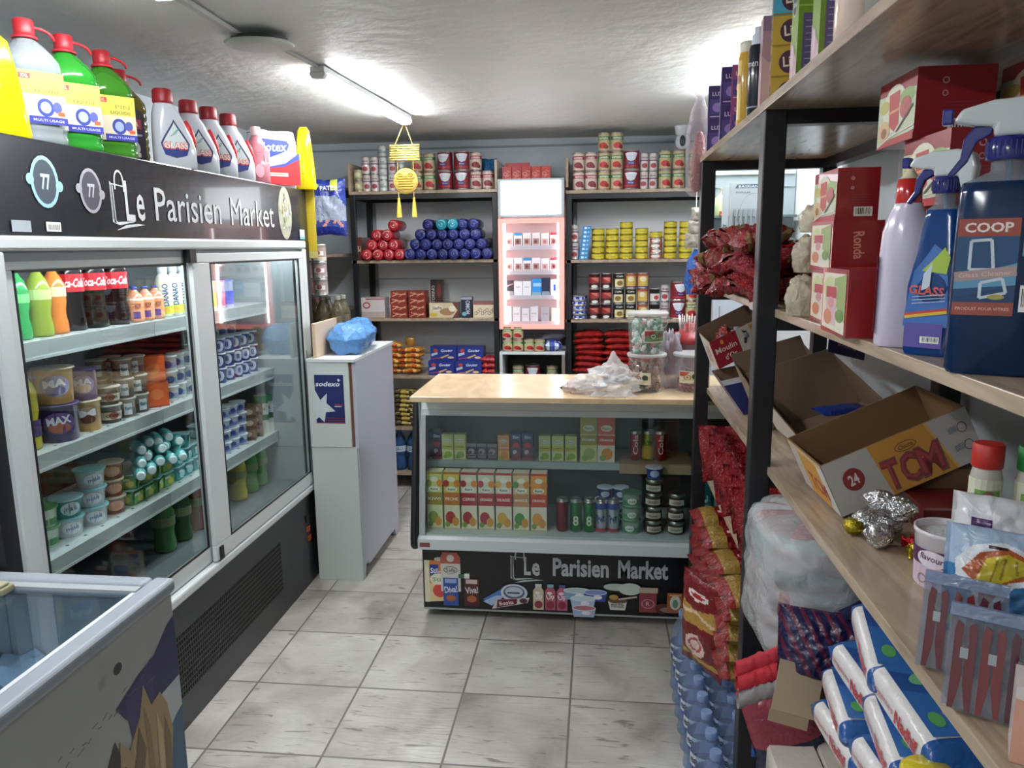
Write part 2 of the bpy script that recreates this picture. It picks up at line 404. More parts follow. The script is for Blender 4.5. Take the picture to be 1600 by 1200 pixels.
batten('tube_light', 'unseen tube light added behind the camera to brighten the shop', -1.0, -1.3, 1.2, 0)  # extra batten out of view, added for overall room brightness
m = MB(); m.box(-.011, .011, 0, .5, -.014, 0, mat('#b7bab8')); c1 = m.build('cable_cover', loc=(-1.2, 2.14, ZC - .005), rot=(0, 0, .03)); tag(c1, 'grey cable cover between the near tube light and the ceiling disc', 'cable cover')
m = MB(); m.box(-.006, .006, 0, .42, -.008, 0, mat('#a2a5a3')); c1 = m.build('cable_cover', loc=(-1.16, 2.74, ZC - .005), rot=(0, 0, -.09)); tag(c1, 'thin cable cover running from the ceiling disc to the lit tube', 'cable cover')
t = thing('ceiling_disc', 'round white cover disc hanging slightly off the ceiling', 'ceiling cover', (-1.165, 2.69, ZC - .032))
t.rotation_euler = (.05, 0, 0)
m = MB(); m.lathe([(.0, -.012), (.085, -.012), (.112, -.004), (.118, .004), (.0, .006)], mat('#b9bcb6'), 40, caps=False); m.build('cover', t)
m = MB(); m.lathe([(.095, .006), (.095, .02)], mat('#2a2b2c'), 32); m.build('base', t)

# ================================================================== SHELVING
def shelving(name, label, x0, x1, y0, y1, levels, posts_y=None, posts_x=None, side='y', P=.04, bars=True, post_top=None, board_t=.02):
    t = thing(name, label, 'shelving', (x0, y0, 0)); W, D = x1 - x0, y1 - y0
    lv = sorted(levels); top = post_top or lv[-1] - board_t
    xs = posts_x or [0, W - P]; ys = posts_y or [0, D - P]
    for px in xs:
        for py in ys:
            m = MB(); m.box(px, px + P, py, py + P, .0, top, BLK); m.build('post', t, bevel=.003)
    for z in lv:
        m = MB(); last = z == lv[-1]
        if last or side == 'y': m.box(-.002, W + .002, -.002 if last else .0, D, z - board_t, z, WOOD)
        else: m.box(P * .85, W - P * .2, 0, D, z - board_t, z, WOOD)
        m.build('board', t, bevel=.0015)
        m = MB()
        if last or side == 'x':
            for py in ys: m.box(0.002, W - .002, py + .004, py + P - .004, z - board_t - .032, z - board_t - .0005, BLK)
            for px in (xs[0], xs[-1]):
                if side == 'x' and px == xs[0]: continue
                m.box(px + .004, px + P - .004, 0.002, D - .002, z - board_t - .032, z - board_t - .0005, BLK)
            m.build('frame', t)
    return t
R1, R2, R3, R4, R5 = 1.968, 1.50, 1.115, .79, .42
RS = shelving('shelving_unit', 'long black framed shelving with wooden boards along the right wall', .372, .845, .10, 2.97, [R5, R4, R3, R2, R1], posts_y=[.0, 1.755, 2.82], side='x', P=.05)
BL = [2.02, 1.575, 1.19, .80, .44, .12]
BS1 = shelving('shelving_unit', 'black framed wooden shelving on the back wall, left of the lit cabinet', -1.625, -.645, 5.0, 5.40, BL, P=.036)
BS2 = shelving('shelving_unit', 'black framed wooden shelving on the back wall, right of the lit cabinet', -.205, .86, 5.0, 5.40, [2.0, 1.565, 1.18, .80, .44, .12], P=.036)
for par, w0, w1 in ((BS1, .0, .98), (BS2, .0, 1.065)):
    m = MB(); m.box(w0 - .002, w0 + .014, 0, .39, 2.021, 2.2, WOOD); m.build('side_board', par)
    if par is BS1: m = MB(); m.box(w1 - .016, w1, 0, .39, 2.021, 2.2, WOOD); m.build('side_board', par)
    m = MB()
    z = .1
    while z < 1.97: m.box(w0 + .06, w1 - .06, .402, .412, z, z + .262, mat('#eef2f4')); z += .268
    m.build('back_panel', par)
LS = shelving('shelving_unit', 'short black shelving against the left wall behind the tall fridge', -2.14, -1.70, 4.15, 5.38, [2.06, 1.62, 1.25, .85], P=.036)

# ================================================================== TALL FRIDGE
FX = -1.42
F = thing('display_fridge', 'tall black and white display fridge with two sliding glass doors and shop name', 'fridge', (FX, 1.60, 0))
def q(x): return x          # local frame: x=0 front plane, y=0 near end, z up
FD = -.70
m = MB()
m.box(FD, -.031, 0, .05, .02, 1.935, BLK); m.box(FD, -.031, 2.02, 2.10, .02, 1.935, BLK); m.box(-.03, .0, 0, .05, .0, 1.69, BLK); m.box(-.03, .0, 2.02, 2.1, .0, 1.69, BLK)
m.box(FD, -.031, .05, 2.02, 1.90, 1.935, BLK); m.box(FD, FD + .03, .075, 2.02, .02, 1.9, mat('#43484b')); m.box(FD + .03, -.03, .075, 2.02, .44, .50, mat('#6c7478'))
m.box(FD + .03, -.05, .05, .07, .5, 1.88, mat('#9fa8a9')); m.box(FD + .03, -.05, 2.0, 2.02, .5, 1.88, mat('#a9b2b3'))
m.build('body', F)
m = MB(); m.box(-.03, .0, .0, 2.10, 1.69, 1.935, mat('#1b1d23', 'gloss', rough=.22)); m.build('header_panel', F, bevel=.004)
m = MB(); P_ = Print(m, pl((0, 0, 0), (0, 1, 0), (0, 0, 1)), h0=.0006)
# shop name and logo
LG = '#cfd2d1'
def logo(P_, x, z, s, c=LG):
    """shopping-bag mark, x left edge, z foot, s height"""
    P_.poly([(x, z + .02 * s), (x + .06 * s, z + .0), (x + .06 * s, z + .92 * s), (x, z + .96 * s)], c)
    P_.poly([(x + .02 * s, z + .08 * s), (x + .045 * s, z + .08 * s), (x + .045 * s, z + .86 * s), (x + .02 * s, z + .88 * s)], '#1b1d23')
    P_.line([(x + .1 * s, z + .86 * s), (x + .12 * s, z + .05 * s), (x + .2 * s, z)], .03 * s, c)
    P_.line([(x + .03 * s, z + .9 * s), (x + .62 * s, z + .86 * s)], .03 * s, c)
    P_.ring(x + .36 * s, z + .98 * s, .19 * s, .26 * s, .05 * s, c, 14, 0, PI); P_.line([(x + .19 * s, z + .98 * s), (x + .19 * s, z + .78 * s)], .05 * s, c); P_.line([(x + .53 * s, z + .98 * s), (x + .53 * s, z + .74 * s)], .05 * s, c)
    P_.poly([(x + .03 * s, z), (x + .25 * s, z - .05 * s), (x + .8 * s, z + .03 * s), (x + .9 * s, z + .06 * s), (x + .3 * s, z + .03 * s)], c)
    P_.poly([(x + .12 * s, z - .17 * s), (x + .6 * s, z - .1 * s), (x + 1.3 * s, z - .02 * s), (x + 1.0 * s, z - .0 * s), (x + .5 * s, z - .04 * s)], c)
logo(P_, .555, 1.735, .125)
P_.text('L', .645, 1.802, .045, .118, LG, .012); P_.text('e', .70, 1.785, .042, .082, LG, .012)
P_.text('Parisien', 1.0, 1.80, .44, .105, LG, .005); P_.text('Market', 1.50, 1.80, .40, .105, LG, .0)
P_.text('', 0, 0, 1, 1, LG) if False else None
P_.ell(.285, 1.83, .052, .066, '#8fb9c8'); P_.ell(.285, 1.83, .042, .056, '#35404c'); P_.ell(.232, 1.834, .014, .014, '#8fb9c8'); P_.ell(.338, 1.822, .014, .014, '#8fb9c8'); P_.text('77', .287, 1.83, .034, .04, '#b9d3dc', .03)
P_.ell(.465, 1.82, .048, .062, '#9a97a0'); P_.ell(.465, 1.82, .039, .053, '#3c3b46'); P_.ell(.415, 1.824, .013, .013, '#9a97a0'); P_.ell(.513, 1.812, .013, .013, '#9a97a0'); P_.text('77', .467, 1.82, .032, .038, '#b9b7c0', .03)
P_.barcode(.27, 1.705, .325, 1.725, 3); P_.rect(.27, 1.725, .325, 1.729, '#dfe1de'); P_.rect(.15, 1.702, .215, 1.73, '#9aa2a8')
P_.rect(1.985, 1.70, 2.045, 1.745, '#cdd3dd'); P_.rect(1.985, 1.70, 2.045, 1.712, '#58a7bd'); P_.text('- - -', 2.015, 1.733, .04, .006, '#8a92a0')
m.build('sign_lettering', F)
m = MB(); P_ = Print(m, pl((0, 0, 0), (0, 1, 0), (0, 0, 1)), h0=.0006)
P_.ell(1.832, 1.815, .075, .118, '#8a8c78'); P_.ell(1.832, 1.815, .070, .112, '#9a9c88')
r_ = random.Random(4)
for i in range(34):
    a, d = r_.uniform(0, 6.28), r_.uniform(.1, .85); P_.ell(1.832 + .07 * d * math.cos(a), 1.815 + .108 * d * math.sin(a), r_.uniform(.004, .014), r_.uniform(.004, .012), r_.choice(['#7c8a5c', '#a9a374', '#d8c8a8', '#c7b1a0', '#6f7f78', '#93a3a8', '#cfcfc0']), r_.uniform(0, 3))
m.build('round_sticker', F)
m = MB()   # white outer frame
m.box(-.03, .018, .05, 2.02, 1.655, 1.692, WFR); m.box(-.03, .018, .05, 2.02, .465, .50, WFR); m.box(-.03, .018, .05, .10, .5, 1.655, WFR); m.box(-.03, .018, 1.975, 2.02, .5, 1.655, WFR)
m.build('frame', F, bevel=.008)
m = MB(); m.box(-.03, -.004, .10, 1.975, 1.63, 1.655, mat('#7d8385')); m.build('door_track', F)
def sdoor(y0, y1, x, ws, label):
    d = thing('door', None, None); del_ = d; d.parent = F
    m = MB(); m.box(x, x + .018, y0, y1, 1.608, 1.642, WFR); m.box(x, x + .018, y0, y1, .505, .565, WFR); m.box(x, x + .018, y0, y0 + ws[0], .565, 1.608, WFR); m.box(x, x + .018, y1 - ws[1], y1, .565, 1.608, WFR)
    m.build('door_frame', d, bevel=.003)
    m = MB(); g = .006
    m.box(x + .012, x + .0185, y0 + ws[0], y0 + ws[0] + g, .565, 1.608, BLK); m.box(x + .012, x + .0185, y1 - ws[1] - g, y1 - ws[1], .565, 1.608, BLK); m.box(x + .012, x + .0185, y0 + ws[0], y1 - ws[1], 1.602, 1.608, BLK); m.box(x + .012, x + .0185, y0 + ws[0], y1 - ws[1], .565, .57, BLK)
    m.build('gasket', d)
    m = MB(); m.box(x + .006, x + .010, y0 + ws[0], y1 - ws[1], .565, 1.608, GLASS); m.build('glass', d)
    return d
d1 = sdoor(.10, .97, -.024, (.045, .02), '')
d2 = sdoor(.955, 1.975, -.002, (.12, .055), '')
m = MB(); m.box(.0165, .019, 1.935, 1.95, 1.05, 1.17, mat('#9aa3a3')); m.build('handle_recess', d2)
m = MB(); m.box(-.004, .022, .935, .975, 1.61, 1.655, BLK); m.build('door_stop', F)
m = MB(); m.box(-.004, .022, .975, 1.0, .505, .555, BLK); m.build('door_stop', F)
m = MB(); m.box(-.03, .0, .05, 2.02, .0, .462, mat('#303438', 'plain', rough=.35)); m.build('base_panel', F, bevel=.003)
m = MB()
for i in range(11):
    for j in range(72): m.box(.0002, .0022, .50 + j * .0145, .50 + j * .0145 + .0095, .125 + i * .021, .125 + i * .021 + .013, mat('#131415'))
m.build('grille', F)
m = MB(); m.box(.0, .006, 1.845, 1.865, .33, .36, BLK); m.box(.0, .006, 1.85, 1.885, .275, .30, mat('#b5482e')); m.box(.0, .006, 1.86, 1.895, .225, .25, mat('#a23c26')); m.lathe([(.006, .2), (.006, .201)], '#d98b3a', 8, (.0, 1.87)) if False else None
m.build('switch', F)
for z in (1.40, 1.075, .755):
    for a, b in ((.10, 1.0), (1.005, 1.995)):
        m = MB(); x0 = -.62; m.box(x0, -.195, a, b, z - .012, z, SHELFW)
        m.hexa([(-.195, a, z - .045), (-.18, a, z - .05), (-.18, b, z - .05), (-.195, b, z - .045), (-.195, a, z), (-.172, a, z + .002), (-.172, b, z + .002), (-.195, b, z)], SHELFW)
        m.box(-.183, -.1765, a, b, z - .052, z - .043, SHELFW)
        for k in range(int((b - a) / .085)): m.lathe([(.006, z + .0004), (.006, z + .0006)], BLK, 8, (-.21, a + .04 + k * .085))
        m.build('shelf', F)
m = MB(); m.box(-.085, -.06, .12, 1.98, 1.66, 1.68, mat('#f2f8ff', 'emit', e=FRIDGE_E * 4)); m.build('lamp', F)
m = MB(); m.box(-.63, -.61, 1.1, 1.98, .56, 1.6, mat('#5a6064')); m.build('back_duct', F)

# ================================================================== SERVING COUNTER
C = thing('counter_fridge', 'low glass fronted refrigerated counter with black shop name panel', 'counter', (0, 0, 0))
cx0, cx1 = -.775, .78
prof = [(3.175, .36), (3.11, .345), (3.085, .37), (3.085, .41), (3.225, 1.028), (3.58, 1.028), (3.58, .36)]
m = MB(); m.prism(prof, cx0 - .03, cx0, BLK, 'x'); m.build('side_panel', C, bevel=.012, bseg=3)
m = MB(); m.prism(prof, cx1, cx1 + .03, BLK, 'x'); m.build('side_panel', C, bevel=.012, bseg=3)
m = MB(); m.box(cx0, cx1, 3.185, 3.58, .045, .36, mat('#121214', 'plain', rough=.3)); m.build('base', C)
m = MB(); m.prism([(3.10, .352), (3.10, .40), (3.115, .41), (3.2, .41), (3.2, .352)], cx0, cx1, mat('#c4cccc'), 'x'); m.box(cx0 + .01, cx0 + .055, 3.097, 3.10, .365, .385, mat('#7c3b3f')); m.build('lower_rail', C, bevel=.003)
m = MB(); m.prism([(3.215, .955), (3.232, 1.028), (3.3, 1.028), (3.3, .955)], cx0, cx1, mat('#e6ecec'), 'x'); m.prism([(3.205, .93), (3.211, .955), (3.24, .955), (3.24, .93)], cx0, cx1, mat('#c4cccd'), 'x'); m.build('upper_rail', C)
m = MB(); m.prism([(3.122, .41), (3.212, .93), (3.218, .93), (3.128, .41)], cx0 + .03, cx1 - .02, GLASS, 'x'); m.build('front_glass', C)
for a in (cx0 + .004, cx1 - .03): m = MB(); m.prism([(3.118, .41), (3.208, .93), (3.22, .93), (3.13, .41)], a, a + .026, mat('#a5adad'), 'x'); m.build('glass_frame', C)
m = MB(); m.box(cx0, cx1, 3.14, 3.56, .40, .414, SHELFW); m.box(cx0, cx1, 3.56, 3.58, .36, 1.02, mat('#59605f')); m.box(cx0 + .001, cx0 + .006, 3.2, 3.56, .42, 1.0, mat('#8d9797')); m.build('liner', C)
m = MB(); m.box(cx0 + .01, .345, 3.30, 3.55, .685, .700, SHELFW); m.box(cx0 + .01, cx1, 3.292, 3.302, .672, .704, mat('#a2b0ae')); m.build('shelf', C)
m = MB(); m.box(.10, .42, 3.27, 3.5, .706, .709, mat('#a98f6c')); m.box(.10, .42, 3.268, 3.271, .665, .709, mat('#a98f6c')); cb = m.build('cardboard_sheet'); tag(cb, 'tan cardboard sheet on the upper shelf inside the counter, right end', 'cardboard')
m = MB(); m.box(cx0 + .02, cx1 - .02, 3.27, 3.285, .985, 1.0, mat('#eaf6f2', 'emit', e=COUNTER_E * 3)); m.build('lamp', C)
m = MB(); m.box(cx0 + .003, cx1, 3.17, 3.185, .045, .352, mat('#0e0f11', 'plain', rough=.3)); m.box(cx0 + .003, cx1, 3.168, 3.172, .040, .048, mat('#9a9c9a')); m.build('front_panel', C)
m = MB(); P_ = Print(m, pl((0, 3.17, 0), (1, 0, 0), (0, 0, 1)), h0=.0006)
logo(P_, -.375, .20, .115, '#b5b8ba')
P_.text('L', -.30, .262, .03, .085, '#b5b8ba', .03); P_.text('e', -.262, .248, .035, .062, '#b5b8ba', .03); P_.text('Parisien', -.065, .262, .245, .085, '#b5b8ba', .03); P_.text('Market', .205, .262, .215, .085, '#b5b8ba', .03)
# printed groceries along the foot of the panel
def carton(P_, x, z, w_, h_, c1, c2, blob, cap=None, t=None, tc='#ffffff'):
    P_.poly([(x, z), (x + w_, z + .01), (x + w_, z + h_), (x, z + h_)], c1); P_.rect(x, z, x + w_ * .2, z + h_, '#d8d2b4'); P_.rect(x + w_ * .2, z + h_ * .45, x + w_, z + h_, c2)
    P_.ell(x + w_ * .6, z + h_ * .28, w_ * .28, h_ * .16, blob)
    if cap: P_.ell(x + w_ * .6, z + h_ * 1.03, w_ * .2, h_ * .05, cap)
    if t: P_.text(t, x + w_ * .58, z + h_ * .72, w_ * .45, h_ * .12, tc)
carton(P_, -.765, .075, .115, .20, '#d9c391', '#cf7a34', '#c4473a', '#cfc6c0', 'Stil', '#f3f0ff')
P_.rect(-.74, .20, -.70, .255, '#27408f'); P_.text('Stil', -.72, .226, .032, .025, '#ffffff'); P_.ell(-.705, .185, .035, .027, '#d9d7c4'); P_.text('Stil', -.705, .185, .045, .018, '#5c8a5a')
P_.poly([(-.69, .26), (-.6, .255), (-.6, .29), (-.615, .315), (-.68, .315), (-.69, .29)], '#b8604c'); P_.rect(-.69, .13, -.6, .262, '#c9c7c0'); P_.ell(-.645, .287, .017, .017, '#ddd8d0'); P_.ell(-.645, .232, .032, .02, '#c9c7c0'); P_.ring(-.645, .232, .032, .017, .003, '#3b3e3c'); P_.text('Safa', -.645, .232, .045, .016, '#3b3e3c')
for x, c1, c2 in ((-.68, '#2f4f9a', '#93a6c9'), (-.585, '#4b1f22', '#c9b4ad')):
    P_.rect(x, .062, x + .068, .195, c1); P_.rect(x + .008, .17, x + .06, .19, c2); P_.text('Viva!' if c1[1] == '4' else 'Diva!', x + .034, .14, .058, .032, '#dcd9e2', .02, .12); P_.ell(x + .034, .098, .022, .016, '#a8603c')
P_.rect(-.61, .195, -.585, .215, '#3f6b4c'); P_.rect(-.583, .195, -.56, .218, '#d9e0d4')
P_.poly([(-.5, .10), (-.42, .15), (-.4, .17), (-.38, .14), (-.47, .085)], '#4f78b5'); P_.poly([(-.5, .09), (-.44, .12), (-.4, .12), (-.46, .07)], '#9fb9d9'); P_.ell(-.36, .135, .06, .042, '#c6ccd8'); P_.ell(-.36, .137, .048, .032, '#56606e'); P_.ell(-.36, .14, .04, .024, '#b9c3cf'); P_.rect(-.39, .131, -.335, .138, '#2b3850')
P_.poly([(-.46, .055), (-.3, .09), (-.29, .115), (-.44, .10)], '#cfc6c4'); P_.poly([(-.44, .062), (-.35, .082), (-.345, .108), (-.435, .10)], '#6b1c2b'); P_.text('Booka', -.395, .086, .065, .018, '#e4d7d9', .02, .16); P_.ell(-.318, .099, .018, .012, '#59323a')
for i, (x, c1, c2) in enumerate(((-.275, '#c3b79c', '#cbd0cc'), (-.222, '#a85a68', '#6fb0b4'), (-.17, '#b4607c', '#4a558c'))):
    P_.poly([(x, .06), (x + .047, .06), (x + .047, .15), (x + .036, .168), (x + .012, .168), (x, .15)], c1); P_.rect(x + .01, .168, x + .038, .182, c2); P_.ell(x + .024, .085, .018, .018, '#8c2f45'); P_.text('Up', x + .024, .12, .034, .03, '#ece2e4', .02, .2); P_.ell(x + .02, .14, .012, .007, '#e9dcd8')
for x, z, w_, c1, c2 in ((-.08, .15, .06, '#7fa3bd', '#b5c8c6'), (-.0, .145, .05, '#3a4f9a', '#7f8fc4'), (-.055, .115, .055, '#a9c0d8', '#c6d6dc'), (-.05, .07, .052, '#9fb4d0', '#b87a80')):
    P_.poly([(x - w_ * .85, z - .035), (x + w_ * .85, z - .035), (x + w_, z + .005), (x - w_, z + .005)], c1); P_.ell(x, z + .008, w_, .014, c2); P_.ring(x, z + .008, w_, .014, .003, '#dfe8ee'); P_.ell(x + .01, z - .015, .02, .01, '#e8e4ea')
P_.poly([(.065, .075), (.13, .075), (.137, .115), (.055, .115)], '#d4d4cf'); P_.ell(.097, .118, .042, .012, '#6c4f38'); P_.text('mousse', .097, .095, .055, .018, '#1d1d1d'); P_.ell(.08, .135, .02, .012, '#b59350'); P_.line([(.1, .125), (.18, .14)], .008, '#b9b0a8')
P_.ell(.09, .182, .055, .017, '#b7c2ba'); P_.ell(.15, .175, .05, .028, '#c2cdc4'); P_.rect(.19, .16, .27, .185, '#b5a590')
P_.rect(.19, .07, .265, .16, '#8c3b46'); P_.ring(.228, .11, .028, .022, .004, '#c98d92'); P_.text('R', .228, .11, .016, .02, '#d9b3b5'); P_.ell(.29, .09, .03, .024, '#5a2a26'); P_.ell(.33, .085, .05, .014, '#8a8179')
P_.rect(.31, .075, .375, .165, '#a85c3a'); P_.ell(.345, .12, .023, .034, '#c8cfc6'); P_.rect(.32, .15, .37, .158, '#e0a060'); P_.ell(.345, .115, .012, .02, '#6c8a78')
m.build('panel_print', C)
for x, y in ((-.66, 3.25), (.6, 3.25), (-.66, 3.5), (.6, 3.5)):
    m = MB(); m.X = Matrix.Translation((x, y, .022)) @ Matrix.Rotation(PI / 2, 4, 'X'); m.lathe([(.008, -.008), (.022, -.008), (.022, .008), (.008, .008)], mat('#6f7274'), 16); m.X = Matrix.Translation((x, y, 0)); m.box(-.012, .012, -.014, .014, .034, .046, mat('#8d9092')); m.build('caster', C)
m = MB(); m.box(-.762, .80, 3.0, 3.585, 1.03, 1.053, WTOP); wt = m.build('worktop', bevel=.003); tag(wt, 'pale wood laminate worktop laid over the glass counter', 'worktop')

# ================================================================== WHITE CABINET
K = thing('white_cabinet', 'tall narrow white cabinet standing at the right end of the big fridge', 'cabinet', (0, 0, 0))
CW = mat('#c8cfca', 'plain', rough=.4); CS = mat('#b6bac6', 'plain', rough=.4)
m = MB(); m.box(-1.395, -1.165, 3.52, 3.535, .0, .692, CW); m.build('lower_panel', K, bevel=.001)
m = MB(); m.box(-1.395, -1.19, 3.515, 3.535, .695, 1.115, CW); m.build('upper_panel', K, bevel=.001)
m = MB(); m.box(-1.19, -1.178, 3.53, 3.545, .695, 1.115, mat('#6d4230')); m.build('edge_strip', K)
m = MB(); m.prism([(3.536, .07), (3.60, .07), (3.62, .05), (4.12, .05), (4.14, .0), (4.21, .0), (4.21, 1.115), (3.536, 1.115)], -1.178, -1.160, CS, 'x'); m.prism([(3.536, .0), (3.56, .0), (3.58, .07), (3.536, .07)], -1.178, -1.165, CS, 'x'); m.build('side_panel', K)
m = MB(); m.box(-1.385, -1.18, 4.19, 4.21, 0, 1.115, CS); m.box(-1.385, -1.37, 3.72, 4.19, 0, 1.115, CS); m.box(-1.39, -1.18, 3.536, 4.19, .08, .1, CS); m.build('carcass', K)
m = MB(); m.box(-1.395, -1.155, 3.51, 4.225, 1.116, 1.132, mat('#cdd2d0')); m.build('top', K, bevel=.001)
m = MB(); P_ = Print(m, pl((0, 3.515, 0), (1, 0, 0), (0, 0, 1)), h0=.0008)
P_.rect(-1.36, .815, -1.215, 1.055, '#1c2c63'); P_.poly([(-1.36, .98), (-1.335, .93), (-1.30, .965), (-1.305, .915), (-1.262, .875), (-1.31, .87), (-1.32, .82), (-1.345, .845), (-1.36, .835)], '#c9d2d4')
P_.text('sodexo', -1.293, 1.01, .12, .024, '#e6eaf0', .02, 0, .25); P_.poly([(-1.245, 1.03), (-1.240, 1.038), (-1.236, 1.031), (-1.228, 1.03), (-1.236, 1.026), (-1.238, 1.018)], '#e6eaf0')
P_.rect(-1.262, .903, -1.225, .912, '#8f2f4a'); P_.rect(-1.31 + .045, .897, -1.23, .901, '#d7dbe4')
P_.rect(-1.36, .815, -1.215, .820, '#9c2f3c'); P_.rect(-1.315, .828, -1.215, .832, '#7b2c49'); P_.rect(-1.315, .84, -1.215, .843, '#7b2c49')
o = m.build('poster'); tag(o, 'blue sodexo poster with white star on the white cabinet', 'poster')
m = MB(); m.box(-1.365, -1.348, 3.53, 4.05, 1.1325, 1.30, mat('#c9b096', 'plain')); o = m.build('wooden_board', bevel=.0015); tag(o, 'light wooden board standing on edge on the white cabinet', 'board')

# ================================================================== CHEST FREEZER
Z = thing('chest_freezer', 'white chest freezer with sliding glass lid in the near left corner', 'freezer', (0, 0, 0))
fx1, fy1, fz = -.985, 1.575, .90
m = MB(); m.box(fx1 - .04, fx1, .5, fy1, .05, fz - .035, mat('#a2a5a0', 'plain', rough=.35)); m.box(-1.38, fx1 - .04, fy1 - .04, fy1, .05, fz - .035, mat('#b9bcb8')); m.box(-1.72, fx1 - .04, .5, .54, .05, fz - .035, mat('#b9bcb8')); m.box(-1.72, -1.68, .5, fy1, .05, fz - .035, mat('#b9bcb8')); m.box(-1.72, -1.38, fy1 - .04, fy1, .05, fz - .035, mat('#b9bcb8')); m.box(-1.72, fx1, .5, fy1, .04, .08, mat('#55585a')); m.build('body', Z, bevel=.006)
m = MB(); RM = mat('#9299a0', 'plain', rough=.3)
m.box(fx1 - .045, fx1 + .008, .49, fy1 + .01, fz - .035, fz, RM); m.box(-1.73, fx1 - .045, fy1 - .035, fy1 + .01, fz - .035, fz, RM); m.box(-1.73, fx1 - .045, .49, .53, fz - .035, fz, RM); m.box(-1.73, -1.68, .53, fy1 - .035, fz - .035, fz, RM); m.build('rim', Z, bevel=.012, bseg=4)
m = MB(); m.box(-1.68, fx1 - .045, .53, 1.06, fz - .030, fz - .026, GLASSF); m.build('glass_lid', Z)
m = MB(); m.box(-1.68, fx1 - .045, 1.0, fy1 - .055, fz - .018, fz - .014, GLASSF); gl_ = m.build('glass_lid', Z)
m = MB(); m.box(-1.68, fx1 - .05, fy1 - .06, fy1 - .036, fz - .024, fz - .006, mat('#9aa0a2')); m.box(fx1 - .06, fx1 - .046, .55, fy1 - .04, fz - .024, fz - .01, mat('#c9ccd0')); m.build('lid_frame', Z)
m = MB(); m.box(-1.60, -1.33, fy1 - .10, fy1 - .06, fz - .014, fz + .003, mat('#8d8c6c')); m.box(-1.60, -1.335, fy1 - .095, fy1 - .068, fz + .003, fz + .012, mat('#a3a282')); m.build('lid_handle', Z, bevel=.004)
m = MB(); m.grid(lambda u, v: (-1.68 + .65 * u, .54 + .99 * v, .72 + .05 * noise.noise(Vector((u * 5, v * 7, 0))) + .03 * noise.noise(Vector((u * 17, v * 21, 5)))), 30, 40, (lambda u, v: mat('#b4c4ce' if noise.noise(Vector((u * 5, v * 8, 0))) > -.02 else ('#6f858e' if noise.noise(Vector((u * 9, v * 12, 4))) < .1 else '#4f7f80'), 'crinkle', s=30))); o = m.build('frozen_packs', Z); o['kind'] = 'stuff'
# peeling picture on the side
_sp = pl((fx1, 0, 0), (0, 1, 0), (0, 0, 1))
m = MB(); P_ = Print(m, lambda u, v, h: _sp(1.571 - (1.571 - u) * 1.45, v * 1.04 + .03 if v > .06 else v, h), h0=.0006)
P_.poly([(1.30, .05), (1.57, .05), (1.57, .30), (1.47, .30), (1.40, .2)], '#2f5570'); P_.poly([(1.44, .30), (1.57, .3), (1.572, .62), (1.50, .58), (1.45, .52)], '#3c6280'); P_.poly([(1.49, .05), (1.57, .05), (1.57, .33), (1.52, .22)], '#5a8299')
P_.poly([(1.55, .74), (1.571, .75), (1.571, .60), (1.53, .57), (1.43, .62), (1.41, .66), (1.47, .69), (1.51, .70)], '#34315c'); P_.poly([(1.43, .66), (1.50, .70), (1.50, .6), (1.44, .56)], '#3f3a66')
P_.poly([(1.52, .60), (1.571, .605), (1.571, .53), (1.55, .52), (1.53, .50)], '#b9bfc4')
P_.poly([(1.17, .05), (1.25, .30), (1.32, .42), (1.36, .52), (1.40, .60), (1.415, .53), (1.43, .42), (1.41, .28), (1.40, .05)], '#3b2a26')
P_.poly([(1.37, .05), (1.39, .25), (1.40, .45), (1.41, .59), (1.43, .55), (1.46, .60), (1.475, .66), (1.49, .60), (1.515, .61), (1.53, .57), (1.54, .50), (1.52, .36), (1.50, .2), (1.48, .05)], '#a58d66')
for a, b, c, d, cc in ((1.41, .52, 1.40, .1, '#8a7350'), (1.44, .55, 1.44, .12, '#b8a27a'), (1.47, .62, 1.48, .1, '#8f7852'), (1.50, .58, 1.50, .25, '#bda982'), (1.52, .55, 1.51, .3, '#7f6a48'), (1.455, .58, 1.43, .4, '#705c3e')): P_.poly([(a, b), (a + .012, b - .06), (c + .012, d), (c - .006, d + .05)], cc)
r_ = random.Random(9)
for i in range(120):
    a = r_.uniform(1.2, 1.41); b = r_.uniform(.08, .2 + (a - 1.2) * 1.7); P_.ell(a, b, r_.uniform(.003, .008), r_.uniform(.003, .008), r_.choice(['#6b564b', '#8c7b70', '#4a3932', '#2a1d1a', '#9f8f84']), n=7)
for i in range(26):
    a = 1.2 + i * .011; b = .66 + .10 * (a - 1.2) + r_.uniform(-.02, .02); P_.line([(a, b), (a + r_.uniform(.006, .016), b + r_.uniform(-.004, .008))], .0022, '#5f5f5d')
P_.ell(1.405, .755, .010, .012, '#3d3f40', n=10)
for i in range(14): P_.line([(1.05 + r_.uniform(0, .3), .6 + r_.uniform(-.1, .05)), (1.07 + r_.uniform(0, .3), .61 + r_.uniform(-.1, .06))], .0015, '#8f908d')
m.build('side_picture', Z)

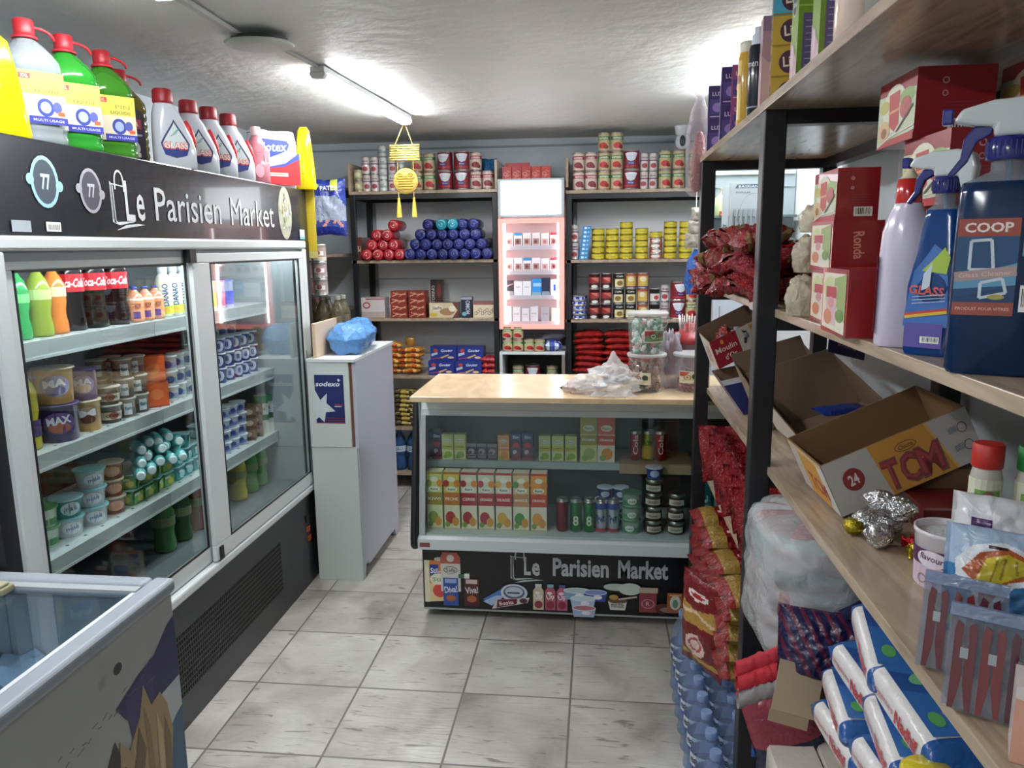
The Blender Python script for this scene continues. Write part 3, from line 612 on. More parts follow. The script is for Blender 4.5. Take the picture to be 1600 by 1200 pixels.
# ================================================================== LIT CIGARETTE CABINET
T = thing('lit_cabinet', 'tall lit display cabinet of small packs with glowing blank header, on the back wall', 'cabinet', (0, 0, 0))
tx0, tx1, ty = -.640, -.215, 4.985
PK = mat('#e9a89c', 'plain')
m = MB(); m.box(tx0, tx1, ty + .17, ty + .2, 1.12, 2.075, mat('#f2f2f6')); m.box(tx0, tx0 + .012, ty, ty + .17, 1.12, 2.075, PK); m.box(tx1 - .012, tx1, ty, ty + .17, 1.12, 2.075, PK); m.box(tx0, tx1, ty, ty + .17, 1.12, 1.135, PK); m.box(tx0, tx1, ty, ty + .17, 2.06, 2.075, mat('#a9b3b8')); m.build('body', T)
m = MB(); m.box(tx0, tx1, ty - .01, ty + .005, 1.838, 2.078, mat('#a3abb0')); m.build('header_frame', T, bevel=.002)
m = MB(); m.box(tx0 + .022, tx1 - .022, ty - .014, ty - .009, 1.855, 2.062, mat('#f6faff', 'emit', e=CAB_E * 1.7)); m.build('header_light', T)
m = MB()
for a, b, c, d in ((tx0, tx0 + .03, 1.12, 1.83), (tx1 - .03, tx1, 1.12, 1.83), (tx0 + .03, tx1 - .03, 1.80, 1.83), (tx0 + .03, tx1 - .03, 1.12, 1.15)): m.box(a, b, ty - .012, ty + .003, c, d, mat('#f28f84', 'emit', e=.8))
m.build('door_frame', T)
for a in (tx0 + .034, tx1 - .046): m = MB(); m.box(a, a + .010, ty + .006, ty + .016, 1.16, 1.80, mat('#fff8f8', 'emit', e=CAB_E * 5)); m.build('lamp', T)
TZ = (1.655, 1.495, 1.335, 1.165)
for z in TZ: m = MB(); m.box(tx0 + .015, tx1 - .015, ty + .02, ty + .17, z - .008, z, mat('#c9c9d2')); m.box(tx0 + .03, tx1 - .03, ty + .016, ty + .02, z - .022, z + .004, mat('#b7b4bd')); m.build('shelf', T)
# open white stand below
S_ = thing('white_stand', 'small white open stand under the lit cabinet', 'stand', (0, 0, 0))
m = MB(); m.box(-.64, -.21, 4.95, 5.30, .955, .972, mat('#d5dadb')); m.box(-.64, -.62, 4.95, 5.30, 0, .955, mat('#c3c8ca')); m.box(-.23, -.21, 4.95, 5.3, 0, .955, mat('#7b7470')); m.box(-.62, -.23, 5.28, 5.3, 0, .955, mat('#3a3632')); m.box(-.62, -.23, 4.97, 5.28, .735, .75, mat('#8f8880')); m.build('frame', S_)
# ================================================================== PRODUCT BUILDERS
def bottle(name, label, cat, prof, body, cap_prof, cap, prints=None, seg=20, group=None):
    """prof/cap_prof: (r, z) lists; prints(P_) draws the wrap label"""
    t = thing(name, label, cat, group=group)
    m = MB(); m.lathe(prof, body, seg); m.build('body', t)
    if cap_prof: m = MB(); m.lathe(cap_prof, cap, seg); m.build('cap', t)
    if prints:
        m = MB(); prints(m); m.build('label', t)
    return t
def wrap(m, R, **k): return Print(m, cy(R, **k), du=(R if not callable(R) else .03) * .35, h0=.0007, dh=.0002)
def tin(name, label, R, H, body, draw, metal='#b9b9b4', n=22):
    """food tin: ribbed steel rims and a printed wrap, one mesh"""
    m = MB(); e = R * .06
    m.lathe([(R - e, 0), (R, .001), (R, .004), (R - e * .5, .006), (R - e * .5, H - .006), (R, H - .004), (R, H), (R - e, H), (R - e * 1.2, H - .004), (.001, H - .004)],
            [mat(metal, 'metal', rough=.35)] * 3 + [body if not isinstance(body, str) else mat(body, 'gloss', rough=.3)] + [mat(metal, 'metal', rough=.35)] * 5, n, caps=False)
    P_ = Print(m, cy(R - e * .5), du=R * .3, h0=.0006, dh=.00025); draw(P_, R, H)
    return tag(m.build(name), label, 'tin')
def boxed(name, label, cat, W, D, H, col, draw=None, side=None, top=None, bevel=.0015, kind='gloss'):
    """carton with printed front (-y), left side (-x) and top faces; one mesh"""
    m = MB(); m.box(-W / 2, W / 2, -D / 2, D / 2, 0, H, mat(col, kind, rough=.35) if kind != 'plain' else mat(col))
    if draw: draw(Print(m, pl((-W / 2, -D / 2, 0), (1, 0, 0), (0, 0, 1))), W, H)
    if side: side(Print(m, pl((-W / 2, D / 2, 0), (0, -1, 0), (0, 0, 1))), D, H)
    if top: top(Print(m, pl((-W / 2, -D / 2, H), (1, 0, 0), (0, 1, 0))), W, D)
    return tag(m.build(name), label, cat)

# ---- soft drink bottles (fridge) ----
def pet_prof(R, H, waist=True):
    w_ = .86 if waist else .97
    return [(R * .7, 0), (R * .95, H * .01), (R, H * .05), (R * .98, H * .16), (R * w_, H * .28), (R * (w_ + .02), H * .36), (R, H * .46), (R, H * .62), (R * .98, H * .68), (R * .8, H * .78), (R * .5, H * .86), (R * .33, H * .91), (R * .33, H * .94)]
def pet(label, R, H, liquid, capc, draw=None, cat='bottle', a=.8, waist=True, name='soft_drink_bottle'):
    return bottle(name, label, cat, pet_prof(R, H, waist), mat(liquid, 'clear', a=a), [(R * .38, H * .93), (R * .4, H * .935), (R * .4, H * .995), (R * .36, H)], mat(capc), (lambda m: draw(wrap(m, R * 1.0), R, H)) if draw else None)
def band(z0, z1, c, t=None, tc='#ffffff', w_=.9):
    def f(P_, R, H):
        n = PI * R * .98
        P_.rect(-n, H * z0, n, H * z1, c)
        if t: P_.text(t, 0, H * (z0 + z1) / 2, R * 2 * w_, H * (z1 - z0) * .5, tc, .03, 0, .2)
    return f
# ---- cups, pots, tubs ----
def cup(name, label, R, H, c, lid, draw=None, cat='yogurt pot', taper=.8, n=20, lk='plain'):
    m = MB(); m.lathe([(R * taper, 0), (R * taper * 1.02, .002), (R * .97, H - .006), (R * 1.06, H - .004), (R * 1.06, H), (R * .98, H + .0008), (.001, H + .0012)], [mat(c, 'gloss')] * 3 + [mat(lid, lk)] * 3, n, caps=False)
    if draw: draw(Print(m, cy(lambda z: R * (taper + (.97 - taper) * z / H)), du=R * .35, h0=.0008, dh=.0003), R, H)
    return tag(m.build(name), label, cat)
def sqpot(name, label, W, H, c, lid, draw=None, cat='yogurt pot'):
    m = MB(); m.loft([(0, W * .42, W * .42, 5), (H - .004, W * .48, W * .48, 5), (H - .003, W * .54, W * .54, 6), (H, W * .54, W * .54, 6)], [mat(c, 'gloss'), mat(lid), mat(lid)], 20)
    if draw: draw(Print(m, pl((-W / 2, -W * .485, 0), (1, 0, 0), (0, -.06, 1))), W, H); draw(Print(m, pl((W * .485, -W / 2, 0), (0, 1, 0), (.06, 0, 1))), W, H)
    return tag(m.build(name), label, cat)
def stackem(kit, x, y, z0, n, H, rz, lab, grp, jit=.006, rr=None, cat=None):
    """n pots on one another; lab(k) gives each its own words"""
    r = rr or random
    for k in range(n): kit.put((x + r.uniform(-jit, jit) * (k > 0), y + r.uniform(-jit, jit) * (k > 0), z0 + k * (H + .0015)), rz + r.uniform(-.3, .3), lab(k, n), grp, cat=cat)

rnd = random.Random(11)
# ================================================================== ON TOP OF THE TALL FRIDGE
TZF = 1.9355
def jug(label, liquid, a, lab2, brand=True):
    t = thing('cleaner_jug', label, 'jug', group=None); H = .285; R = .076
    secs = [(0, R * .93, R * .93, 3.4), (.004, R, R, 3.4)]
    z = .02
    for i in range(7): secs += [(z, R, R, 3.4), (z + .008, R * .955, R * .955, 3.4), (z + .016, R, R, 3.4)]; z += .024
    secs += [(.19, R, R, 3.2), (.205, R * .98, R * .98, 3), (.225, R * .82, R * .82, 2.6), (.245, R * .58, R * .58, 2.3), (.262, R * .32, R * .32, 2), (.272, R * .25, R * .25, 2)]
    m = MB(); m.loft(secs, mat(liquid, 'clear', a=a), 32); m.build('body', t)
    m = MB(); m.lathe([(.024, .268), (.026, .27), (.027, .278), (.0265, .306), (.023, .309)], mat('#9c1822'), 24); m.build('cap', t)
    m = MB(); pts = [(-.05 * math.cos(a_) , 0.0, .272 + .022 * math.sin(a_)) for a_ in [i * PI / 10 for i in range(11)]]
    m.tube([(.03 + p[0] * 1.0, p[1] + .02 * (i / 10 - .5), p[2]) for i, p in enumerate(pts)], .004, mat('#b3222c'), 8); m.lathe([(.028, .262), (.033, .262), (.033, .268), (.028, .268)], mat('#b3222c'), 24); m.build('handle', t)
    m = MB()
    for o in (((-.062, -R - .0015, 0), (1, 0, 0)), ):
        P_ = Print(m, pl(*o, (0, 0, 1)), h0=.001)
        if brand:
            P_.rect(.0, .05, .124, .175, '#c0b8a0'); P_.rect(.0, .12, .124, .175, '#c4b84c'); P_.rect(.008, .155, .038, .168, '#d23a2e'); P_.text('XXL', .023, .1615, .02, .008, '#f0c8c0')
            P_.text(lab2, .085, .145, .045, .011, '#8d8444'); P_.text('LIQUIDE', .078, .128, .062, .010, '#4e4a3a'); P_.ell(.07, .09, .022, .022, '#2c3a82'); P_.ell(.07, .09, .014, .014, '#8d9bc9'); P_.ell(.1, .092, .012, .014, '#454f8e'); P_.rect(.1, .072, .118, .082, '#c3502f')
            P_.rect(.025, .05, .124, .068, '#2b2f86'); P_.text('MULTI USAGE', .075, .059, .08, .006, '#b6bbe0')
        else:
            P_.rect(.01, .03, .11, .17, '#322a3c'); P_.ell(.06, .06, .03, .026, '#d9d8d0'); P_.ell(.06, .168, .05, .016, '#322a3c'); P_.rect(.02, .12, .1, .15, '#a33a4e'); P_.text('EXTRA', .06, .135, .06, .014, '#e4c7b0'); P_.rect(.03, .032, .09, .046, '#e9e6df'); P_.rect(.02, .098, .1, .104, '#8f96b8')
    m.build('label', t); return t
JR = .72
specs = [('clear five litre jug with red cap and yellow label, nearest on the fridge top', '#bac4c8', .32, 'EAU', -1.53, 2.02), ('bright green jug with raised red handle, behind the clear jug', '#2c8a2c', .70, 'PIN', -1.53, 2.175), ('second green jug with red cap, right of the bright green one', '#3f8426', .66, 'PIN', -1.535, 2.355), ('olive amber jug with dark label, right of both green jugs', '#6f6a22', .66, 'X', -1.64, 2.60)]
for i, (lb, c, a, t2, x, y) in enumerate(specs):
    o = jug(lb, c, a, t2, brand=i < 3); o.location = (x, y, TZF); o.rotation_euler = (0, 0, JR + .25 - .03 * i); o.scale = (.94, .94, 1.06)
def detergent():
    t = thing('detergent_bottle', 'x', 'detergent bottle'); WH = mat('#c2c6cd', 'gloss'); H = .225
    # flat bottle with sloping shoulder; wide face towards -y
    secs = [(0, .066, .034, 3, 0, 0), (.004, .071, .037, 3, 0, 0), (.06, .071, .038, 3, 0, 0), (.10, .066, .038, 2.8, -.004, 0), (.14, .057, .037, 2.5, -.012, 0), (.18, .046, .036, 2.2, -.020, 0), (.205, .034, .031, 2, -.025, 0), (.218, .029, .029, 2, -.026, 0)]
    m = MB(); m.loft(secs, WH, 28); m.build('body', t)
    m = MB(); m.lathe([(.030, .214), (.0325, .216), (.0335, .222), (.0325, .256), (.029, .262)], mat('#8f1820'), 24, (-.026, 0)); m.build('cap', t)
    m = MB(); pts = [(.064, -.0, .075), (.060, -.0, .10), (.052, 0, .13), (.040, 0, .165)]
    m.tube([(p[0] + .004, p[1] - .0, p[2]) for p in pts], [.006, .012, .012, .006], mat('#c3242c'), 10); m.build('grip', t)
    m = MB(); P_ = Print(m, pl((0, -.0385, 0), (1, 0, 0), (0, 0.02, 1)), h0=.0012)
    SC = 1.35
    tear = [(.035 * math.sin(a_) * (1 if math.cos(a_) < 0 else (1 - math.cos(a_)) ** .8), .055 - .032 * math.cos(PI - a_) * 1 if math.cos(a_) < 0 else .055 + .065 * math.cos(a_)) for a_ in [2 * PI * i / 28 for i in range(28)]]
    tear = [(-.006 + p[0] * SC, .012 + (p[1]) * 1.25) for p in tear]
    P_.poly(tear, '#2a3560'); P_.poly([(-.006 + (p[0] + .006) * .88, .06 + (p[1] - .06) * .9) for p in tear], '#c8d2d0'); P_.poly([(-.050, .066), (.038, .066), (.030, .042), (-.006, .032), (-.042, .042)], '#2b3a78')
    for k in range(4): P_.line([(-.02 + k * .006, .105 + k * .006), (.002 + k * .003, .115 + k * .006)], .002, '#5f8f92')
    P_.text('GLASS', -.006, .073, .082, .026, '#d0452f', .05); P_.text('GLASS', -.005, .074, .078, .020, '#efe3dc', .0)
    m.build('label', t); return t
dk = Kit(detergent())
dy = [(-1.475, 2.63), (-1.60, 2.85), (-1.495, 2.835), (-1.49, 2.975), (-1.49, 3.135)]
for i, (x, y) in enumerate(dy):
    dk.put((x, y, TZF), .78, ('white detergent bottle with red cap on fridge top, ' + ('nearest to the olive jug' if i == 0 else 'half hidden behind the nearest one' if i == 1 else 'third in the row' if i == 2 else 'fourth in the row' if i == 3 else 'next to the pink bottle')), 'white detergent bottles on the fridge')
t = thing('softener_bottle', 'pale pink softener bottle with clear cap and handle hole, on fridge top', 'softener bottle', (-1.465, 3.275, TZF), .9)
PKC = mat('#c8808a', 'clear', a=.85)
m = MB(); m.loft([(0, .046, .032, 3), (.005, .05, .036, 3), (.08, .05, .036, 3), (.14, .045, .034, 2.6), (.17, .034, .028, 2.2), (.195, .02, .02, 2), (.2, .018, .018, 2)], PKC, 24); m.build('body', t)
m = MB(); m.lathe([(.02, .198), (.021, .2), (.021, .232), (.018, .235)], mat('#f2dcdc', 'clear', a=.8), 20); m.build('cap', t)
m = MB(); P_ = Print(m, pl((0, -.0365, 0), (1, 0, 0), (0, .0, 1)), h0=.001); P_.ell(.028, .115, .010, .03, '#d98791', -.3); P_.ring(.028, .115, .013, .034, .003, '#f6c3c8'); P_.line([(-.02, .13), (.0, .13)], .003, '#d57784'); P_.line([(-.02, .12), (.002, .12)], .003, '#d57784'); P_.ell(-.01, .05, .02, .028, '#e8919c'); m.build('label', t)
# paper roll pack
t = thing('paper_roll_pack', 'red and white plastic pack of paper rolls marked Cotex on the fridge', 'paper rolls', (-1.515, 3.55, TZF), .78)
def packfn(W, D, H):
    secs = []
    for k in range(9):
        s_ = k / 8; b = 1 - .10 * abs(2 * s_ - 1) ** 4; secs.append((H * s_, W / 2 * b, D / 2 * b, 5))
    return secs
m = MB(); m.loft(packfn(.215, .12, .25), mat('#bcbcc2', 'crinkle', s=40, b=.3), 32)
for x in (-.06, .06): m.loft([(.245, .05, .05, 2, x, 0), (.256, .044, .044, 2, x, 0), (.258, .02, .02, 2, x, 0)], mat('#b9b9b8', 'crinkle', s=40, b=.3), 20)
m.build('wrapper', t)
m = MB(); P_ = Print(m, (lambda f: (lambda u, v, h: f(u * .91, v, h)))(pl((-.1075, -.061, 0), (1, 0, 0), (0, 0, 1))), h0=.0025)
P_.poly([(.0, .015), (.235, .01), (.235, .13), (.15, .095), (.0, .085)], '#a81c20'); P_.poly([(.235, .13), (.235, .16), (.16, .11), (.06, .088), (.06, .084), (.15, .094)], '#2c3c98')
P_.poly([(.0, .20), (.03, .215), (.17, .21), (.185, .195), (.17, .165), (.08, .135), (.02, .14), (.0, .16)], '#1f3a93'); P_.text('Cotex', .095, .18, .15, .042, '#eef0f6', .012, .05, .15); P_.text('Cotex', .095, .18, .15, .042, '#eef0f6', .012, .05, .15)
P_.rect(.06, .05, .17, .066, '#d9b3a8'); P_.text('premium', .115, .058, .08, .009, '#9a2c2a'); P_.ell(.03, .065, .022, .018, '#a1283c'); P_.text('12', .03, .065, .016, .014, '#e8c9cc')
m.build('print', t)
# yellow packs
def yellow_pack(name, label, loc, rz, W=.10, H=.28):
    t = thing(name, label, 'yellow pack', loc, rz)
    m = MB(); m.loft([(0, W * .55, .03, 3), (.01, W * .58, .034, 3), (H * .3, W * .53, .034, 3), (H * .7, W * .42, .028, 3), (H * .93, W * .34, .02, 3), (H, W * .2, .008, 3)], mat('#c8b408', 'gloss'), 24); m.build('pouch', t)
    m = MB(); P_ = Print(m, pl((-W / 2, -.0355, 0), (1, 0, 0), (0, .05, 1)), h0=.002)
    for k in range(4): P_.line([(.01, .10 - .009 * k), (.055 - .008 * (k % 2), .10 - .009 * k)], .0022, '#6c6420')
    P_.text('3', .075, .13, .016, .03, '#7d742a'); m.build('print', t); return t
yellow_pack('yellow_pouch', 'yellow pouch at the far right end of the fridge top', (-1.405, 3.675, TZF), .3, .085, .29)
yellow_pack('yellow_pouch', 'yellow pouch at the left edge of the photo on the fridge top', (-1.50, 1.845, TZF), .75, .13, .25)
m = MB(); m.box(-.045, .045, -.002, .002, -.34, 0, mat('#c4ae28')); P_ = Print(m, pl((-.05, -.002, -.34), (1, 0, 0), (0, 0, 1)))
for k in range(16): P_.line([(.008, .30 - .016 * k), (.09 - .01 * (k % 3), .30 - .016 * k)], .002, '#c99a34')
P_.rect(.01, .16, .05, .20, '#2b2418'); P_.rect(.0, .0, .1, .03, '#b9b36c'); m.box(-.05, .07, .002, .06, -.343, -.34, mat('#cfc284'))
o = m.build('hanging_card', loc=(-1.425, 3.706, 1.95), rot=(0, 0, 0)); tag(o, 'yellow printed card hanging beside the right end of the fridge', 'card')

# ================================================================== INSIDE THE TALL FRIDGE
FR = .70     # bottles turned half towards the aisle
S1, S2, S3, S4 = 1.4005, 1.0755, .7555, .5005
gk = Kit(pet('x', .034, .215, '#3aa55a', '#dfe6dc', band(.5, .62, '#6cc072')))
gk.put((-1.68, 2.055, S1), FR, 'green soft drink bottle with white cap, leftmost on the fridge top shelf')
pet('bottle of golden green drink with white cap, second on the fridge top shelf', .034, .215, '#9cae3e', '#e0e6dc', band(.52, .66, '#b3c77c')).location = (-1.675, 2.14, S1)
pet('orange soft drink bottle with orange cap on the fridge top shelf', .033, .215, '#e88a3e', '#e8682a', band(.54, .68, '#d8c49a')).location = (-1.68, 2.215, S1)
ck = Kit(pet('x', .043, .285, '#120d0e', '#b01e24', band(.44, .64, '#c01d2b', 'Coca-Cola', '#f0e4e4', 1.0), a=.95))
for i, y in enumerate((2.315, 2.415, 2.52)): ck.put((-1.70 + .01 * i, y, S1), FR + .1, 'large cola bottle with red label, ' + lr(i, 3) + ' of three in the fridge', 'large cola bottles in the fridge')
for i, (c, x, y) in enumerate((('#3aa55a', -1.80, 2.09), ('#e88a3e', -1.80, 2.17))): (gk.put((x, y, S1), FR, 'green soft drink bottle in the second row behind the first') if i == 0 else pet('orange drink bottle behind the golden green bottle in the fridge', .033, .215, c, '#d8562a').__setattr__('location', (x, y, S1)))
jb = Kit(pet('x', .028, .125, '#d99a78', '#28409a', lambda P_, R, H: (P_.rect(-.04, H * .08, .04, H * .62, '#e39a72'), P_.rect(-.04, H * .62, .04, H * .68, '#e8ddd6'), P_.rect(-.012, H * .1, .012, H * .3, '#5c3f86'), P_.text('vital', 0, H * .45, .02, .03, '#8a4630', .02, PI / 2)), name='juice_bottle', waist=False))
for i, (x, y) in enumerate(((-1.66, 2.60), (-1.66, 2.665), (-1.66, 2.73), (-1.73, 2.63), (-1.73, 2.70))):
    jb.put((x, y, S1), FR, 'small orange juice bottle with blue cap, ' + (lr(i, 3) + ' of the front three' if i < 3 else ('left' if i == 3 else 'right') + ' one of the rear pair'), 'small orange juice bottles in the fridge')
db = Kit(bottle('juice_bottle', 'x', 'bottle', [(.024, 0), (.029, .003), (.03, .02), (.03, .13), (.026, .15), (.016, .165), (.014, .17)], mat('#e4e8dc', 'gloss'), [(.017, .168), (.018, .17), (.018, .188), (.016, .19)], mat('#d6dfe6'),
    lambda m: (lambda P_: (P_.rect(-.045, .012, .045, .045, '#cfd84a'), P_.rect(-.045, .045, .045, .135, '#dfe5c6'), P_.text('DANAO', .0, .085, .085, .022, '#27418a', .03, PI / 2), P_.ell(0, .028, .012, .010, '#e2b84a')))(wrap(m, .03))))
for i, y in enumerate((2.80, 2.87, 2.94, 3.01)): db.put((-1.665, y, S1), FR, 'white and yellow tall juice bottle marked DANAO, ' + lr(i, 4) + ' of the row', 'DANAO bottles in the fridge')
for i, (c, l, y) in enumerate((('#c9d36a', '#e9ecd9', 3.14), ('#d36a8a', '#e2c6d4', 3.22), ('#5b62c8', '#c4c8ec', 3.30))):
    for k, x in enumerate((-1.66, -1.73)):
        o = cup('drink_cup', ('yellow', 'pink', 'blue')[i] + ' tall drink cup on top fridge shelf behind right door, ' + ('front' if k == 0 else 'rear'), .028, .12, l, c, lambda P_, R, H, c=c: P_.rect(-.04, H * .1, .04, H * .6, c), 'drink cup', .9); o.location = (x, y, S1); o.rotation_euler = (0, 0, FR)
# second shelf
pet('yellow juice bottle with purple label and cap at the left of second fridge shelf', .040, .25, '#c4b83e', '#4a3a78', lambda P_, R, H: (P_.rect(-PI * R, H * .16, PI * R, H * .36, '#4a3568'), P_.ell(0, H * .26, .022, .018, '#c99a5a'), P_.text('ice', 0, H * .26, .02, .014, '#e8e2f0')), a=.9).location = (-1.68, 2.03, S2)
def pudd(c, c2, c3, t):
    def f(P_, R, H):
        P_.ell(0, H * .52, R * .75, H * .3, c2); P_.ell(0, H * .4, R * .5, H * .14, c3); P_.text(t, 0, H * .6, R * 1.1, H * .22, '#e9e6f0', .04, .1)
    return f
o = cup('dessert_tub', 'big purple dessert tub, lower one beside the yellow juice bottle', .062, .115, '#3c2c5c', '#4c3c70', pudd(0, '#6a4f8c', '#b46a4e', 'MAX'), 'dessert tub', .88); o.location = (-1.67, 2.155, S2); o.rotation_euler = (0, 0, FR)
o = cup('dessert_tub', 'big golden dessert tub standing on the purple tub', .058, .11, '#c99a4c', '#d8c9a8', pudd(0, '#8d94c4', '#31418e', 'MA'), 'dessert tub', .86); o.location = (-1.67, 2.155, S2 + .118); o.rotation_euler = (0, 0, FR)
o = cup('dessert_tub', 'golden dessert tub right of the lower purple tub', .045, .10, '#c4964e', '#d8cba8', pudd(0, '#a88a6a', '#6a3c28', 'M'), 'dessert tub', .9); o.location = (-1.67, 2.29, S2); o.rotation_euler = (0, 0, FR)
o = cup('dessert_tub', 'purple dessert tub standing on the right golden tub', .048, .10, '#5a4480', '#6a5a94', pudd(0, '#8c7cae', '#d8b8a0', 'MA'), 'dessert tub', .88); o.location = (-1.675, 2.29, S2 + .103); o.rotation_euler = (0, 0, FR)
sk = Kit(cup('pudding_cup', 'x', .040, .062, '#4a3d35', '#bfb9ae', lambda P_, R, H: (P_.rect(-.05, H * .2, .05, H * .62, '#cfc4b6'), P_.ell(0, H * .42, .016, .013, '#9c5a40'), P_.text('crem', .0, H * .42, .05, .010, '#2e2622')), 'pudding', .85))
stackem(sk, -1.665, 2.40, S2, 2, .062, FR, lambda k, n: 'striped brown pudding cup beside the golden tub, ' + ('lower' if k == 0 else 'upper'), 'striped pudding cups', .002, rnd)
bk_ = Kit(cup('pudding_cup', 'x', .034, .068, '#8f8375', '#b9b6ac', lambda P_, R, H: (P_.rect(-.04, 0.004, .04, H * .5, '#57493f'), P_.rect(-.012, H * .15, .014, H * .75, '#d8dde0'), P_.text('flan', .001, H * .5, .022, .014, '#2f6c7c', .03, .2)), 'pudding', .86, lk='plain'))
for j, (x, y) in enumerate(((-1.66, 2.485), (-1.66, 2.565), (-1.74, 2.46), (-1.74, 2.54))):
    stackem(bk_, x, y, S2, 3, .068, FR, lambda k, n, j=j: 'brown and white pudding cup, %s of the %s stack' % (bt(k, n), ('front left', 'front right', 'rear left', 'rear right')[j]), 'stacked pudding cups in the fridge', .002, rnd)
ok = Kit(boxed('orange_carton', 'x', 'carton', .085, .06, .095, '#d9602c', lambda P_, W, H: (P_.rect(0, 0, W, H * .06, '#b44a20'), P_.ell(W * .5, H * .5, .025, .02, '#e07a44'))))
stackem(ok, -1.66, 2.665, S2, 2, .095, FR, lambda k, n: 'orange carton right of the pudding cups, ' + ('lower' if k == 0 else 'upper'), 'orange cartons in the fridge', .001, rnd)
wc = Kit(cup('yogurt_pot', 'x', .034, .058, '#d9dcd8', '#d2d8dc', lambda P_, R, H: (P_.rect(-.045, H * .2, .045, H * .55, '#8ea0b4'), P_.ell(0, H * .45, .018, .014, '#3e4f86')), taper=.84))
for j in range(4):
    stackem(wc, -1.66 - .01 * (j % 2), 2.77 + j * .077, S2, 3, .058, FR, lambda k, n, j=j: 'white yogurt pot with grey band, %s of %s stack, second fridge shelf' % (bt(k, n), ORD[j]), 'white yogurt pots on the second fridge shelf', .002, rnd)
bc = Kit(cup('yogurt_pot', 'x', .034, .064, '#2f4486', '#d2d8e0', lambda P_, R, H: (P_.ell(0, H * .5, .022, .024, '#c9cfe4'), P_.text('8', 0, H * .5, .014, .024, '#2b3d84', .03)), taper=.86))
for j in range(6):
    stackem(bc, -1.665, 3.10 + j * .079, S2, 3, .064, FR, lambda k, n, j=j: 'blue yogurt pot, %s of %s blue stack behind right glass door' % (bt(k, n), ORD[j]), 'blue yogurt pots behind the right door', .002, rnd)
for j in range(5):
    stackem(wc, -1.75, 3.13 + j * .085, S2, 4, .058, FR, lambda k, n, j=j: 'white yogurt pot, %s of %s rear stack behind the blue pots' % (bt(k, n), ORD[j]), 'white pots behind the blue ones', .002, rnd)
# third shelf
g2 = Kit(cup('yogurt_pot', 'x', .044, .062, '#cfdccc', '#4c9c62', lambda P_, R, H: P_.rect(-.06, H * .1, .06, H * .45, '#4f9a5e')))
stackem(g2, -1.70, 2.075, S3, 2, .062, FR, lambda k, n: ('lower' if k == 0 else 'upper') + ' green lidded yogurt pot, leftmost on the third fridge shelf', 'green lidded pots', .002, rnd)
t2 = Kit(cup('yogurt_pot', 'x', .048, .062, '#c6d2da', '#7cc4cc', lambda P_, R, H: (P_.ell(.01, H * .5, .03, .02, '#e4eaf2'), P_.text('mild', .01, H * .5, .036, .012, '#4f6fae', .02, .1))))
o = t2.put((-1.69, 2.17, S3), FR, 'white yogurt pot under the teal pot on the third fridge shelf', 'wide white yogurt pots')
o = cup('yogurt_pot', 'teal sided yogurt pot with pale lid, upper one beside the green pots', .05, .062, '#2c8490', '#9fcbd8', lambda P_, R, H: (P_.ell(.012, H * .5, .03, .022, '#c6dbe8'), P_.text('nat', .012, H * .5, .03, .012, '#385e9e'))); o.location = (-1.69, 2.17, S3 + .064); o.rotation_euler = (0, 0, FR)
stackem(t2, -1.68, 2.28, S3, 3, .062, FR, lambda k, n: 'wide white yogurt pot, %s of three next to the teal one' % bt(k, n), 'wide white yogurt pots', .003, rnd)
br = Kit(cup('dessert_pot', 'x', .040, .06, '#8c5c48', '#c9b8a4', lambda P_, R, H: (P_.ell(0, H * .5, .028, .018, '#cf9a84'), P_.rect(-.05, .004, .05, H * .2, '#5a2f28')), 'dessert'))
stackem(br, -1.675, 2.385, S3, 3, .06, FR, lambda k, n: 'brown and pink dessert pot, %s of three on the third shelf' % bt(k, n), 'brown dessert pots', .003, rnd)
gs = Kit(sqpot('yogurt_pot', 'x', .062, .056, '#5c9c4c', '#8fcbd2', lambda P_, W, H: (P_.rect(.005, .006, W - .005, H * .8, '#6aa656'), P_.ell(W * .6, H * .4, .014, .012, '#d8c84a'), P_.rect(.008, H * .6, W * .6, H * .75, '#cfe0d0'))))
for j in range(4):
    stackem(gs, -1.67, 2.475 + .069 * j, S3, 2, .056, .1 if j % 2 else .2, lambda k, n, j=j: 'square green yogurt pot with teal lid, %s of %s stack' % ('lower' if k == 0 else 'upper', ORD[j]), 'square green yogurt pots', .003, rnd)
cs = Kit(sqpot('yogurt_pot', 'x', .064, .056, '#4fb0b4', '#b4e4e8', lambda P_, W, H: (P_.ell(W * .5, H * .45, .02, .016, '#9fdada'), P_.rect(.008, H * .6, W * .5, H * .75, '#dff0f0'))))
for j in range(5):
    stackem(cs, -1.67 - .004 * j, 2.765 + .072 * j, S3, 2 + (j % 2) + (j == 0), .056, .15, lambda k, n, j=j: 'square turquoise yogurt pot, %s of %s turquoise stack' % (bt(k, n), ORD[j]), 'square turquoise yogurt pots', .003, rnd)
lb_ = Kit(bottle('drinking_yogurt', 'x', 'small bottle', [(.018, 0), (.022, .003), (.022, .03), (.017, .042), (.022, .055), (.02, .066), (.012, .074)], mat('#6cc0c0', 'gloss'), [(.014, .072), (.015, .074), (.015, .086), (.012, .088)], mat('#e2eef0'), lambda m: (lambda P_: (P_.rect(-.03, .01, .03, .03, '#cfe4e6'), P_.ell(0, .02, .008, .007, '#e0a8b4')))(wrap(m, .022)), 14))
for i in range(14):
    a = rnd.uniform(-.5, .5); row = i % 5; lay = i // 5
    lb_.put((-1.655 - .012 * lay + rnd.uniform(-.004, .004), 2.50 + row * .062 + .02 * lay, S3 + .124 + lay * .038), 0, 'small turquoise drinking yogurt lying on the green pots, ' + (ORD[row] + ' of ' + ('bottom', 'middle', 'top')[lay] + ' layer'), 'small drinking yogurts heaped on the pots', rot=(PI / 2 + rnd.uniform(-.15, .15), rnd.uniform(-.3, .3), .75 + a * .4))
